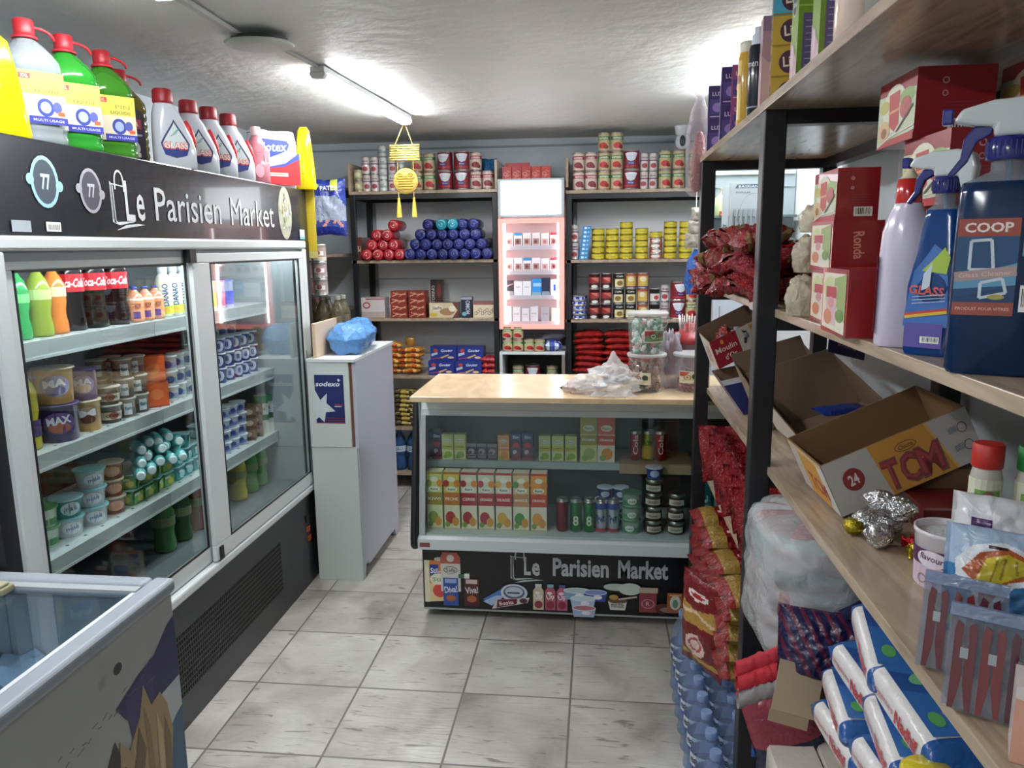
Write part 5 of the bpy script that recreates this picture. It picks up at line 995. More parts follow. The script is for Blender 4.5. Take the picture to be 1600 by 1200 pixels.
# biscuit rolls lying end-on
def roll(label, c, c2, R=.036, L=.22):
    t = MB(); t.X = Matrix.Rotation(PI / 2, 4, 'X'); t.lathe([(.001, -L / 2 - .001), (R * .55, -L / 2 - .002), (R * .9, -L / 2 + .001), (R, -L / 2 + .005), (R, L / 2 - .005), (R * .9, L / 2 - .001), (.001, L / 2)], mat(c, 'crinkle', s=50, b=.5), 18, caps=False); t.X = Matrix.Identity(4)
    t.X = Matrix.Identity(4); P_ = Print(t, pl((0, -L / 2 - .002, 0), (1, 0, 0), (0, 0, 1)), h0=.0005); P_.ring(0, 0, R * .75, R * .75, .004, c2, 14, .3, 2.2); P_.ring(0, 0, R * .45, R * .45, .004, c2, 12, 3, 5.4); P_.ell(R * .1, 0, R * .16, R * .12, c2)
    o = t.build('biscuit_roll'); return tag(o, label, 'biscuit roll')
def rollheap(kit, x0, n, rows, z0, word, skip=()):
    R = .036
    for r in range(rows):
        c = n - r if rows < 99 else n
        for i in range(c):
            if (r, i) in skip: continue
            kit.put((x0 + (2 * R + .0008) * i + (R + .0004) * r, 5.075 + rnd.uniform(-.012, .012), z0 + R + r * (R * 1.735)), 0, '%s biscuit roll end, %s in %s row of the heap' % (word, lr(i, c), ('bottom', 'second', 'third', 'fourth')[r]), word + ' biscuit rolls', rot=(0, rnd.uniform(-2, 2), 0))
rk = Kit(roll('x', '#a8202c', '#e0a8a0')); bk2 = Kit(roll('x', '#1f2468', '#5a64b8')); ck2 = Kit(roll('x', '#1f9ab0', '#a8e0e8'))
rollheap(rk, -1.515, 4, 3, B1, 'red'); rk.put((-1.33, 5.08, B1 + .036 + .036 * 1.735 * 3 - .0), 0, 'red biscuit roll on the very top of the red heap')
rollheap(bk2, -1.225, 8, 3, B1, 'dark blue')
bk2.put((-1.1, 5.08, B1 + .036 + 3 * .0625), 0, 'dark blue biscuit roll perched highest at the left of the blue heap'); bk2.put((-.80, 5.08, B1 + .036 + 3 * .0625), 0, 'dark blue biscuit roll perched highest at the right of the blue heap'); bk2.put((-.873, 5.08, B1 + .036 + 3 * .0625), 0, 'dark blue biscuit roll second from right in the top row')
for i, x in enumerate((-1.009, -.936)): ck2.put((x, 5.07, B1 + .036 + 3 * .0625 + .002), 0, 'turquoise biscuit roll on the blue heap, ' + ('left' if i == 0 else 'right'), 'turquoise biscuit rolls', rot=(0, rnd.uniform(-1, 1), 0))
o = boxed('open_carton', 'brown printed open carton left of the red biscuit rolls', 'carton', .05, .2, .15, '#5c2f24', lambda P_, W, H: P_.text('Bi', W / 2, H / 2, .03, .04, '#d8c8b0')); o.location = (-1.585, 5.12, B1)
# shelf 3: biscuit cartons
o = boxed('white_carton', 'white carton with red round mark, left end of the back shelf', 'carton', .16, .12, .135, '#ccc6c4', lambda P_, W, H: (P_.ring(.035, H * .62, .026, .022, .008, '#b8303c'), P_.rect(0, 0, W, H * .3, '#b5a59c'), P_.rect(.03, H * .9, W, H * .96, '#b0485a'))); o.location = (-1.505, 5.09, B2)
def rb(P_, W, H): P_.line([(.01, H * .2), (W * .4, H * .55), (W - .01, H * .5)], .006, '#d8a888'); P_.line([(W * .5, H * .2), (W - .01, H * .75)], .004, '#e0b89a'); P_.text('Tago', W * .3, H * .7, W * .35, H * .25, '#e3c8b8', .02)
rbk = Kit(boxed('biscuit_carton', 'x', 'biscuit carton', .115, .12, .044, '#8c3424', rb))
for j, x in enumerate((-1.325, -1.20)):
    for k in range(4): rbk.put((x + rnd.uniform(-.004, .004), 5.08, B2 + k * .0448), 0, 'rust red biscuit carton, %s of four in the %s pile' % (bt(k, 4), ('left', 'right')[j]), 'rust red biscuit cartons', cat='biscuit carton')
o = boxed('wafer_carton', 'tall dark brown wafer carton standing behind the rust red cartons', 'carton', .085, .06, .245, '#3a211c', lambda P_, W, H: (P_.rect(0, 0, W * .45, H, '#2a1a1c'), P_.text('TORINO', W * .22, H * .6, .12, .022, '#cfc4bc', .02, PI / 2), P_.ell(W * .7, H * .7, .016, .05, '#7a3428'), P_.ell(W * .7, H * .15, .02, .025, '#c4a488'))); o.location = (-1.10, 5.22, B2)
def torta(t, c1, c2):
    def f(P_, W, H): P_.poly([(0, 0), (W * .8, 0), (W * .98, H * .5), (W * .8, H), (.0, H)], c1); P_.ell(W * .27, H * .66, W * .2, H * .2, '#e4dccb'); P_.text(t, W * .27, H * .66, W * .32, H * .22, '#7a3a2c', .02, .05); P_.ell(W * .62, H * .4, W * .26, H * .24, c2); P_.ell(W * .8, H * .6, W * .12, H * .2, '#efe6cf'); P_.ell(W * .15, H * .2, W * .14, H * .12, '#cfb43c')
    return f
o = boxed('cake_carton', 'cream and brown cake carton in the middle of the back shelf', 'cake carton', .195, .09, .10, '#6e3a30', torta('Gaufre', '#d9c9a4', '#a8805c')); o.location = (-1.02, 5.065, B2)
o = boxed('coffee_tube', 'dark blue narrow pack between the two cream cake cartons', 'pack', .075, .06, .135, '#1c2436', lambda P_, W, H: (P_.text('MOMO', W * .62, H * .5, .09, .03, '#cfd6dc', .02, PI / 2), P_.rect(.0, H * .88, W, H, '#9aa2a8'), P_.ell(W * .3, H * .18, .016, .014, '#6fa8c0'))); o.location = (-.868, 5.065, B2)
o = boxed('cake_carton', 'cream carton with dark squiggles at right of the dark blue pack', 'cake carton', .165, .09, .085, '#6e3a30', lambda P_, W, H: (P_.rect(.002, .0, W, H, '#d8ccb0'), [P_.ring(W * (.12 + .09 * i), H * (.35 + .25 * (i % 3) / 2), .010, .012, .003, '#5a4634') for i in range(9)])); o.location = (-.74, 5.065, B2)
o = boxed('flat_carton', 'brown flat carton lying on the cream cake carton', 'carton', .17, .09, .02, '#8c5c50'); o.location = (-.74, 5.065, B2 + .0855)
# shelf 4: blue biscuit trays and orange packs
def goj(P_, W, H): P_.rect(0, 0, W, H, '#1d2f82'); P_.text('Gouter', W * .63, H * .72, W * .45, H * .2, '#dfe6f2', .02, .02, .2); P_.ell(W * .2, H * .72, W * .09, H * .13, '#b04438'); P_.poly([(W * .04, H * .3), (W * .28, H * .45), (W * .27, H * .6), (W * .04, H * .5)], '#b9c2d4'); P_.poly([(W * .3, H * .18), (W * .68, H * .45), (W * .72, H * .38), (W * .45, H * .15)], '#d0a86a'); P_.ell(W * .78, H * .22, W * .12, H * .08, '#e0c0a0'); P_.line([(W * .05, H * .12), (W * .4, H * .2)], .005, '#b84a38')
gjk = Kit(boxed('biscuit_box', 'x', 'biscuit box', .18, .1, .095, '#1d2f82', goj))
for k in range(2):
    for j, x in enumerate((-1.05, -.865)): gjk.put((x + .012 * k, 5.09 + .02 * k, B3 + .0955 * k), 0, 'dark blue biscuit box, %s %s of the four' % (('lower', 'upper')[k], ('left', 'right')[j]), 'dark blue biscuit boxes')
def wrapcol(c1, c2, c3, s_=5): return lambda u, v: mat(c1 if noise.noise(Vector((u * s_, v * s_, 1.7))) < .05 else (c2 if noise.noise(Vector((u * s_ * 1.6, v * s_ * 2, 5.1))) < .1 else c3), 'crinkle', s=40)
orm = MB(); orm.pillow(.16, .11, .04, wrapcol('#c98a2c', '#c24a22', '#dcc27a'), seed=2); ork = Kit(tag(orm.build('snack_packet'), 'x', 'snack packet'))
for j, x in enumerate((-1.41, -1.27)):
    for k in range(6 - 1 * j): ork.put((x + rnd.uniform(-.01, .01), 5.10, B3 + .036 * k), rnd.uniform(-.2, .2), 'yellow and orange snack packet, %s of the %s pile' % (bt(k, 6 - j), ('left', 'right')[j]), 'yellow orange snack packets', rot=(rnd.uniform(-.05, .05), rnd.uniform(-.08, .08), rnd.uniform(-.3, .3)))
m = MB(); m.lathe([(.03, 0), (.034, .003), (.034, .05), (.03, .055)], mat('#a8782e', 'gloss'), 18); o = m.build('small_pot', loc=(-1.28, 5.12, B3 + .192)); tag(o, 'small amber pot on the right pile of snack packets', 'pot')
rpm = MB(); rpm.pillow(.13, .10, .045, wrapcol('#a82030', '#c43a3c', '#8c1a28'), seed=6); rpk = Kit(tag(rpm.build('red_packet'), 'x', 'packet'))
for k in range(3): rpk.put((-.715, 5.08, B3 + .04 * k), 0, 'red packet, %s of the small pile at the right end of the shelf' % bt(k, 3), 'red packets beside the blue boxes', rot=(0, rnd.uniform(-.08, .08), rnd.uniform(-.3, .3)))
# shelf 5: pale yellow packets, then blue water bottles on the lowest board
ylm = MB(); ylm.pillow(.17, .13, .035, wrapcol('#c2ad5a', '#4a3c28', '#d8cb90', 4), seed=12); ylk = Kit(tag(ylm.build('yellow_packet'), 'x', 'packet'))
for k in range(8): ylk.put((-1.33 + rnd.uniform(-.01, .01), 5.10, .4415 + .031 * k), 0, 'pale yellow packet, %s of eight on the low shelf' % bt(k, 8), 'pale yellow packets on the low shelf', rot=(0, rnd.uniform(-.06, .06), rnd.uniform(-.15, .15)))
wbt = Kit(pet('x', .048, .29, '#3f6aa0', '#2f5a9c', lambda P_, R, H: (P_.rect(-.08, H * .42, .08, H * .6, '#b9c8d8'), P_.rect(-.08, H * .42, .08, H * .46, '#28407c'), P_.text('EAU', 0, H * .53, .05, .02, '#28407c')), name='water_bottle', a=.6))
for i in range(4): wbt.put((-1.475 + .10 * i, 5.09, .1215), .1, 'blue water bottle on the lowest back shelf, %s of four' % lr(i, 4), 'blue water bottles on the lowest back shelf')

# ================================================================== LIT CABINET CONTENTS
ps = random.Random(21)
def pk(W, H, base, top, pic, c3): return boxed('cigarette_pack', 'x', 'pack', W, .024, H, base, lambda P_, W, H: (P_.rect(0, H * .8, W, H, top), P_.rect(W * .1, H * .12, W * .9, H * .58, pic), P_.ell(W * .45, H * .34, W * .2, H * .14, c3), P_.rect(W * .1, H * .04, W * .9, H * .1, '#b9b0b0')))
TY = 4.985 + .045
kinds = [pk(.050, .085, '#dfdde4', '#e8e6ee', '#a8847c', '#6a3a40'), pk(.050, .085, '#e2e0e6', '#2f8ac8', '#8c6c68', '#5a3038'), pk(.050, .085, '#e6e0e4', '#b83040', '#9a6a66', '#4c2430'), pk(.050, .080, '#e8e6ee', '#e6e4ec', '#c0a0a0', '#9a6068')]
kits = [Kit(k) for k in kinds]
rowdef = [[0, 1, 0, 0, 3, 2], [0, 0, 1, 0, 3, 2]]
for r, (z, row) in enumerate(zip(TZ[:2], rowdef)):
    for i, k in enumerate(row):
        kits[k].put((-.575 + .0585 * i, TY, z + .0005), 0, '%s pack, %s on the %s lit shelf' % (('white', 'blue topped', 'red topped', 'plain pale')[k], lr(i, 6), ('top', 'second')[r]), 'small packs in the lit cabinet')
for i in range(6): kits[3].put((-.575 + .0585 * i, TY + .03, TZ[0] + .0005), 0, 'plain pale pack in the hidden rear row, %s, top lit shelf' % lr(i, 6), 'pale packs in the rear row')
def bxn(label, x, z, W, H, c, dr=None): o = boxed('tobacco_box', label, 'box', W, .05, H, c, dr); o.location = (x, TY, z + .0005); return o
z = TZ[2]
bxn('grey and black box, leftmost on the third lit shelf', -.575, z, .055, .10, '#3c3840', lambda P_, W, H: (P_.rect(0, 0, W, H * .3, '#9a9aa0'), P_.line([(0, H * .6), (W, H * .8)], .008, '#b9808a')))
for i, x in enumerate((-.517, -.460)): bxn('white box with grey word, %s on the third lit shelf' % ('left' if i == 0 else 'right'), x, z, .055, .095, '#e2e4ea', lambda P_, W, H: P_.text('IQX', W / 2, H * .6, W * .5, .010, '#5a6470'))
bxn('bright blue box on the third lit shelf', -.396, z, .062, .11, '#2a8ed8', lambda P_, W, H: (P_.rect(.008, H * .55, W, H * .75, '#9cc8e8'), P_.rect(0, 0, W, H * .22, '#7fa8c4')))
bxn('navy box right of the bright blue box', -.337, z, .05, .115, '#1f2a48', lambda P_, W, H: P_.rect(0, 0, W, H * .25, '#7f8fa4'))
bxn('white box with small blue mark at the right end of third lit shelf', -.277, z, .055, .105, '#e4e8f2', lambda P_, W, H: P_.rect(.018, H * .3, .034, H * .7, '#28489c'))
z = TZ[3]
for i, x in enumerate((-.583, -.53, -.472, -.414, -.34, -.275)): bxn('white box, %s on the lowest lit shelf' % lr(i, 6), x, z, .052 if i else .04, .10 - .006 * (i % 3), '#dfe0e6' if i != 4 else '#a8a9b4', lambda P_, W, H, i=i: (P_.text('ICOS', W / 2, H * .55, W * .6, .009, '#4a5058'), P_.rect(0, 0, W * .08, H, '#d8c89c' if i in (0, 5) else '#c9ccd4'), P_.rect(.002, H * .35, W - .002, H * .37, '#b9bcc6')))
# red packs on top
rtk = Kit(boxed('red_pack', 'x', 'pack', .06, .06, .085, '#b23a34', lambda P_, W, H: (P_.ring(W * .35, H * .45, .014, .012, .004, '#e0a898'), P_.line([(W * .3, H * .2), (W * .8, H * .4)], .004, '#d89888'), P_.line([(W * .5, H * .7), (W * .85, H * .6)], .004, '#d89888'))))
for i in range(5): rtk.put((-.59 + .063 * i, 5.10 + (i % 2) * .008, 2.0765), 0, 'red pack lying on top of the lit cabinet, %s of five' % lr(i, 5), 'red packs on the lit cabinet')
o = boxed('red_lid_box', 'low red carton behind the five red packs on the lit cabinet', 'carton', .16, .03, .115, '#a83430'); o.location = (-.53, 5.158, 2.0765)
# white stand goods
for i, (x, n) in enumerate(((-.585, 2), (-.505, 2), (-.425, 1), (-.36, 1))):
    pass
tk['tmc'] = Kit(tin('tomato_tin', 'x', .034, .082, '#b8262c', tomato('#c9b88c', '#3f8a34', '#b8242a', 'tomate'))); HT['tmc'] = .082; nm['tmc'] = 'small green and red tomato tin'
columns([(-.59, 'tmc', 2), (-.52, 'tmc', 2), (-.447, 'tmc', 1), (-.377, 'tmc', 1)], .9725, 4.99, 'on the white stand')
m = MB(); m.pillow(.12, .10, .07, wrapcol('#26409a', '#c2d2de', '#1d2d78'), seed=21); o = m.build('blue_packet', loc=(-.29, 5.01, .9725), rot=(0, 0, .1)); tag(o, 'blue and white packet right of the tins on the white stand', 'packet')
m = MB(); m.pillow(.17, .13, .05, mat('#a9b2c4', 'film', a=.9, s=30), seed=22); o = m.build('grey_bag', loc=(-.30, 5.13, 1.05 - .02), rot=(0, -.1, .2)); tag(o, 'pale grey plastic bag resting behind the blue packet', 'plastic bag')
tk['fan'].put((-.43, 5.08, .7505), 0, 'wide dark red tin with white fan mark inside the white stand'); tk['tom'].put((-.30, 5.08, .7505), 0, 'green and red tomato tin inside the white stand, right'); tk['tom'].put((-.53, 5.08, .7505), 0, 'green and red tomato tin inside the white stand, left')

# ================================================================== BACK SHELVES, RIGHT UNIT
B0, B1, B2, B3 = 2.0015, 1.5665, 1.1815, .8015
columns([(-.128, 'sho', 2), (-.048, 'sho', 2)], B0, 5.06, 'top right back shelf')
columns([(.034, 'tom', 3), (.114, 'tom', 3), (.285, 'wht', 2), (.342, 'wht', 2), (.415, 'tom', 2), (.50, 'tom', 2), (.60, 'tom', 2)], B0, 5.06, 'top right back shelf')
columns([(.205, 'fan', 2)], B0, 5.06, 'top right back shelf')
tk['yel'] = Kit(tin('yellow_tin', 'x', .0415, .038, '#b9a824', lambda P_, R, H: (P_.rect(-PI * R * .97, .006, PI * R * .97, H - .006, '#c4b42c'), P_.line([(-.02, H * .5), (.02, H * .5)], .003, '#9c8c1c')), metal='#a89a3c')); HT['yel'] = .038; nm['yel'] = 'flat yellow tin'
columns([(.0, 'yel', 5), (.09, 'yel', 5), (.18, 'yel', 6), (.278, 'yel', 5), (.458, 'yel', 6), (.555, 'yel', 6)], B1, 5.06, 'second right back shelf')
tk['rws'] = Kit(tin('red_white_tin', 'x', .040, .032, '#b0303c', lambda P_, R, H: (P_.ell(0, H * .5, R * .8, H * .3, '#e0d4cc'),))); HT['rws'] = .032; nm['rws'] = 'flat red and white tin'
columns([(.368, 'rws', 4)], B1, 5.06, 'second right back shelf')
tk['yel'].put((.368, 5.06, B1 + .1315), 0, 'flat yellow tin on top of the red and white stack')
lbx = Kit(boxed('blue_match_box', 'x', 'box', .055, .05, .026, '#2f86c4', lambda P_, W, H: (P_.rect(.012, .006, .028, H - .006, '#d6e6f0'), P_.rect(.034, .008, .048, H - .008, '#8cc0e0'))))
for k in range(8): lbx.put((-.093 + .003 * k, 5.05, B1 + .0265 * k), 0, 'small light blue box, %s of the leaning stack' % bt(k, 8), 'light blue boxes in a stack')
tk['wht'].put((-.152, 5.05, B1), 0, 'slim white tin left of the light blue stack, lower'); tk['wht'].put((-.152, 5.05, B1 + .1108), 0, 'slim white tin left of the light blue stack, upper')
def jarlab(c1, c2, c3): return lambda P_, R, H: (P_.rect(-PI * R * .97, .006, PI * R * .97, H * .98, c1), P_.rect(-R * .95, H * .1, R * .95, H * .62, c2), P_.ell(0, H * .35, R * .55, H * .17, c3), P_.text('Cafe', 0, H * .8, R * 1.3, H * .1, '#dcd8cc', .02))
def addk(k, *a, h, n): tk[k] = Kit(tin(*a)); HT[k] = h; nm[k] = n
addk('blw', 'blue_tin', 'x', .058, .030, '#2c3c7c', lambda P_, R, H: (P_.line([(-.05, H * .5), (.05, H * .5)], .010, '#b9c2dc'), P_.ell(0, H * .5, .012, .009, '#2c3c9c'), P_.ell(-.035, H * .5, .008, .007, '#2c3c9c'), P_.ell(.035, H * .5, .008, .007, '#2c3c9c')), h=.030, n='flat wide blue tin')
addk('blr', 'preserve_tin', 'x', .036, .098, '#3a1a1c', lambda P_, R, H: (P_.rect(-PI * R, H * .35, PI * R, H * .75, '#8c2c2c'), P_.poly([(-R * .8, H * .72), (R * .8, H * .4), (R * .8, H * .72)], '#c06a5c'), P_.ell(0, H * .15, R * .6, H * .09, '#d8d4cc')), h=.098, n='black and red tin')
addk('blc', 'preserve_tin', 'x', .036, .098, '#1c1a1c', jarlab('#1c1a1c', '#d9cf9e', '#8c6a34'), h=.098, n='black tin with cream label')
addk('blb', 'preserve_tin', 'x', .036, .098, '#8c3a34', lambda P_, R, H: (P_.rect(-PI * R * .97, .006, PI * R * .97, H * .98, '#a04a3c'), P_.rect(-R, H * .15, R, H * .8, '#c4a850'), P_.ell(0, H * .6, R * .6, H * .16, '#d8c8a8'), P_.rect(-PI * R, .006, PI * R, H * .12, '#2c3f8c')), h=.098, n='yellow tin with blue foot')
addk('blk', 'preserve_tin', 'x', .036, .098, '#1c1c1e', lambda P_, R, H: (P_.rect(-R, H * .15, R, H * .65, '#d4cfc8'), P_.ell(R * .2, H * .4, R * .4, H * .14, '#b02c38')), h=.098, n='black and white tin')
columns([(-.122, 'blw', 5), (-.022, 'blr', 3), (.056, 'blr', 3), (.135, 'blc', 3), (.213, 'blc', 2), (.29, 'blb', 3), (.366, 'blk', 2)], B2, 5.05, 'third right back shelf')
tk['blb'].put((.213, 5.05, B2 + .1976), 0, 'red and yellow tin on top of the second cream label column')
columns([(.432, 'wht', 2)], B2, 5.05, 'third right back shelf'); columns([(.517, 'fan', 2)], B2, 5.05, 'third right back shelf'); columns([(.60, 'tom', 2), (.69, 'tom', 2)], B2, 5.05, 'third right back shelf')
rsm = MB(); rsm.pillow(.20, .20, .05, lambda u, v: mat('#a82c26' if noise.noise(Vector((u * 3, v * 5, 2))) < .15 else '#8c1f1e', 'crinkle', s=26, b=.8), seed=31, wr=.2); rsk = Kit(tag(rsm.build('red_bag'), 'x', 'bag'))
for j, x in enumerate((-.055, .15, .355, .56)):
    for k in range(7): rsk.put((x + rnd.uniform(-.012, .012), 5.13, B3 + .006 + .040 * k), 0, 'red plastic bag of dry goods, %s of %s pile' % (bt(k, 7), ORD[j]), 'red bags of dry goods, low back shelf', rot=(rnd.uniform(-.04, .04), rnd.uniform(-.07, .07), rnd.uniform(-.12, .12)))

# ================================================================== HANGING ORNAMENT, CAMERA
t = thing('gold_hanging', 'gold woven wall hanging with two tassels, hung from the tube light', 'hanging ornament', (-1.085, 4.37, 2.34))
GD = mat('#d8c878', 'foil', s=120, b=.9, rough=.35); GD2 = mat('#cfae4a', 'crinkle', s=150, b=.9)
m = MB(); m.tube([(0, 0, 0), (-.055, 0, -.115)], .0035, GD, 6); m.build('cord', t)
m = MB(); m.tube([(0.005, 0, 0), (.045, 0, -.115)], .0035, GD, 6); m.build('cord', t)
m = MB(); m.box(-.083, .083, -.007, .007, -.205, -.115, GD)
for k in range(7): m.tube([(-.085, -.008, -.121 - k * .013), (.085, -.008, -.121 - k * .013)], .0055, GD, 6)
m.build('plaque', t)
m = MB(); m.lathe([(.0, 0)] and [(.001, -.010), (.068, -.008), (.072, 0), (.068, .008), (.001, .010)], GD2, 28, caps=False); 
for k in range(6): m.tube([(-.04, -.04 + .014 * k, .011), (.04, -.04 + .014 * k, .011)], .005, GD2, 6)
for sx in (-1, 1): m.tube([(sx * .03 + .02 * math.cos(a_), .028 + .016 * math.sin(a_), .012) for a_ in [i * PI / 5 for i in range(10)]], .004, GD2, 6, closed=True)
m.build('round_emblem', t, loc=(0, 0, -.315), rot=(PI / 2, 0, 0))
for sx in (-.044, .044):
    m = MB(); m.tube([(sx, 0, -.205), (sx * 1.05, 0, -.255)], .003, GD, 6); m.build('cord', t)
    m = MB(); m.tube([(sx, 0, -.375), (sx, 0, -.405)], .0025, GD2, 6); m.lathe([(.006, 0)], GD2) if False else None
    m.loft([(-.515, .016, .012, 2, sx, 0), (-.43, .009, .008, 2, sx, 0), (-.42, .006, .006, 2, sx, 0), (-.412, .008, .008, 2, sx, 0), (-.403, .004, .004, 2, sx, 0)], mat('#c9a83c', 'crinkle', s=200), 10); m.build('tassel', t)
t = thing('security_camera', 'small white dome security camera in the back right ceiling corner', 'camera', (.52, 5.05, ZC))
m = MB(); m.lathe([(.05, 0), (.052, -.01), (.045, -.05), (.03, -.06)], mat('#d9dde0', 'gloss'), 24, caps=False); m.build('base', t)
m = MB(); m.lathe([(.001, -.145), (.025, -.14), (.042, -.12), (.046, -.095), (.04, -.065), (.028, -.055)], mat('#d5d9dc', 'gloss'), 24, caps=False); m.build('head', t)
m = MB(); P_ = Print(m, lambda u, v, h: ((.0475 + h) * math.sin(u / .047) * 1, -(.0475 + h) * math.cos(u / .047), v), du=.012, h0=.0005); P_.ell(-.006, -.095, .018, .034, '#14161a'); P_.ring(-.006, -.1, .009, .010, .003, '#5a6068'); m.build('lens', t)
# ================================================================== RIGHT SHELVING: TOP BOARD
def rpack(name, label, cat, x, y, z, W, D, H, col, draw=None, side=None, rz=0, kind='gloss'):
    o = boxed(name, label, cat, W, D, H, col, draw, side, kind=kind); o.location = (x, y, z); o.rotation_euler = (0, 0, rz); return o
Z1 = R1 + .0006
def purple(c2):
    def f(P_, W, H): P_.rect(W * .08, H * .15, W * .92, H * .6, '#4a3c7c'); P_.text('LUX', W * .5, H * .75, W * .6, H * .12, '#c9c0e2', .02); P_.ell(W * .5, H * .35, W * .28, H * .14, c2); P_.line([(W * .1, H * .08), (W * .9, H * .08)], H * .03, '#b9aed6')
    return f
pp = Kit(boxed('purple_pack', 'x', 'pack', .062, .07, .112, '#33255e', purple('#8f7cb8'), purple('#a890c4')))
for j, (x, y) in enumerate(((.413, 2.885), (.413, 2.60))):
    for k in range(2): pp.put((x, y, Z1 + k * .1125), -.1, 'purple pack, %s one in the %s pair at the far end of the top shelf' % (('lower', 'upper')[k], ('farther', 'nearer')[j]), 'purple packs on the top shelf')
pkp = Kit(boxed('pink_pack', 'x', 'pack', .055, .07, .10, '#8c3f78', purple('#d88aa8'), purple('#d88aa8')))
for k in range(2): pkp.put((.42, 2.46, Z1 + k * .1005), -.15, ('lower' if k == 0 else 'upper') + ' pink and purple pack beside the yellow bottle on the top shelf', 'pink purple packs')
bottle('shampoo_bottle', 'tall yellow bottle with white cap on the top right shelf', 'bottle', [(.020, 0), (.024, .004), (.024, .20), (.021, .212)], mat('#d2a53a', 'gloss'), [(.021, .212), (.022, .214), (.022, .238), (.018, .242)], mat('#e2ddcc'), lambda m: (lambda P_: (P_.rect(-.02, .03, .0, .19, '#e2c470'), P_.ell(-.01, .14, .008, .012, '#a85a3c')))(wrap(m, .024, a0=-PI * .75))).location = (.415, 2.345, Z1)
bottle('shampoo_bottle', 'black bottle with white cap beside the tall yellow bottle', 'bottle', [(.021, 0), (.025, .004), (.025, .19), (.022, .2)], mat('#20242e', 'gloss'), [(.018, .2), (.018, .225), (.012, .23), (.012, .245)], mat('#d8dde4'), lambda m: (lambda P_: (P_.text('men', 0, .15, .03, .012, '#c9ccd4'), P_.rect(-.02, .04, .02, .044, '#8a90a0')))(wrap(m, .025, a0=-PI * .75))).location = (.42, 2.215, Z1)
rpack('mauve_pack', 'tall mauve pack between the black bottle and the yellow boxes', 'pack', .43, 2.10, Z1, .05, .06, .235, '#b08a94', lambda P_, W, H: (P_.poly([(0, 0), (W, 0), (W, H * .4), (0, H * .6)], '#c9a8a4'), P_.rect(0, H * .85, W, H, '#8c6c84')), lambda P_, W, H: P_.poly([(0, 0), (W, 0), (W, H * .5), (0, H * .7)], '#c4a0a0'), -.1)
def yb(P_, W, H): P_.ell(W * .55, H * .5, W * .33, H * .38, '#4a2440'); P_.text('Lin', W * .55, H * .52, W * .42, H * .34, '#e8d8b8', .02, .1); P_.line([(0, H * .04), (W, H * .04)], H * .05, '#9a7a24')
ybk = Kit(boxed('yellow_box', 'x', 'box', .075, .06, .068, '#c9a23a', yb, yb))
for k in range(3): ybk.put((.445, 1.99, Z1 + k * .0685), -.15, '%s yellow box with purple oval in the pile on the top shelf' % bt(k, 3), 'yellow boxes with purple ovals')
rpack('blue_box', 'light blue box with purple oval on top of the yellow boxes', 'box', .445, 1.99, Z1 + .2055, .075, .06, .075, '#4aa8c8', yb, yb, -.15)
def gr(P_, W, H): P_.poly([(0, 0), (W, 0), (W, H * .25), (0, H * .45)], '#c9a8b0'); P_.ell(W * .45, H * .72, W * .32, H * .10, '#3f3a4c'); P_.ring(W * .45, H * .72, W * .32, H * .10, .003, '#c9ccb8'); P_.text('Amla', W * .45, H * .72, W * .42, H * .05, '#d8d8e0', .02); P_.ell(W * .4, H * .3, W * .22, H * .1, '#d2b4c0')
def gs_(P_, W, H): P_.rect(W * .12, H * .1, W * .9, H * .62, '#6a5a86'); [P_.line([(W * .18, H * (.16 + .05 * i)), (W * .8, H * (.16 + .05 * i))], .0015, '#c4bcd4') for i in range(9)]; P_.line([(0, H * .68), (W, H * .68)], .004, '#a8c44c')
grk = Kit(boxed('green_box', 'x', 'box', .085, .055, .25, '#7fa03a', gs_, gr))
grk.put((.455, 1.79, Z1), .0, 'tall green box with dark oval, farther of two on the top shelf', 'tall green boxes on the top shelf'); grk.put((.465, 1.66, Z1), .0, 'tall green box with dark oval, nearer of two on the top shelf', 'tall green boxes on the top shelf')
bottle('lotion_bottle', 'pale pink bottle near the camera on the top right shelf', 'bottle', [(.038, 0), (.042, .005), (.042, .2), (.034, .23), (.02, .24)], mat('#d8bfae', 'gloss'), [(.021, .24), (.021, .27)], mat('#e2d8d0')).location = (.455, 1.50, Z1)
for i, y in enumerate((1.37, 1.25)):
    m = MB(); m.lathe([(.034, 0), (.04, .01), (.036, .05), (.04, .1), (.038, .14), (.02, .16)], mat('#b9b8b0', 'clear', a=.5), 18); o = m.build('glass_jar', loc=(.46, y, Z1)); tag(o, 'ribbed clear jar at the near end of the top shelf, ' + ('farther' if i == 0 else 'nearer'), 'jar', 'clear jars on the top shelf')

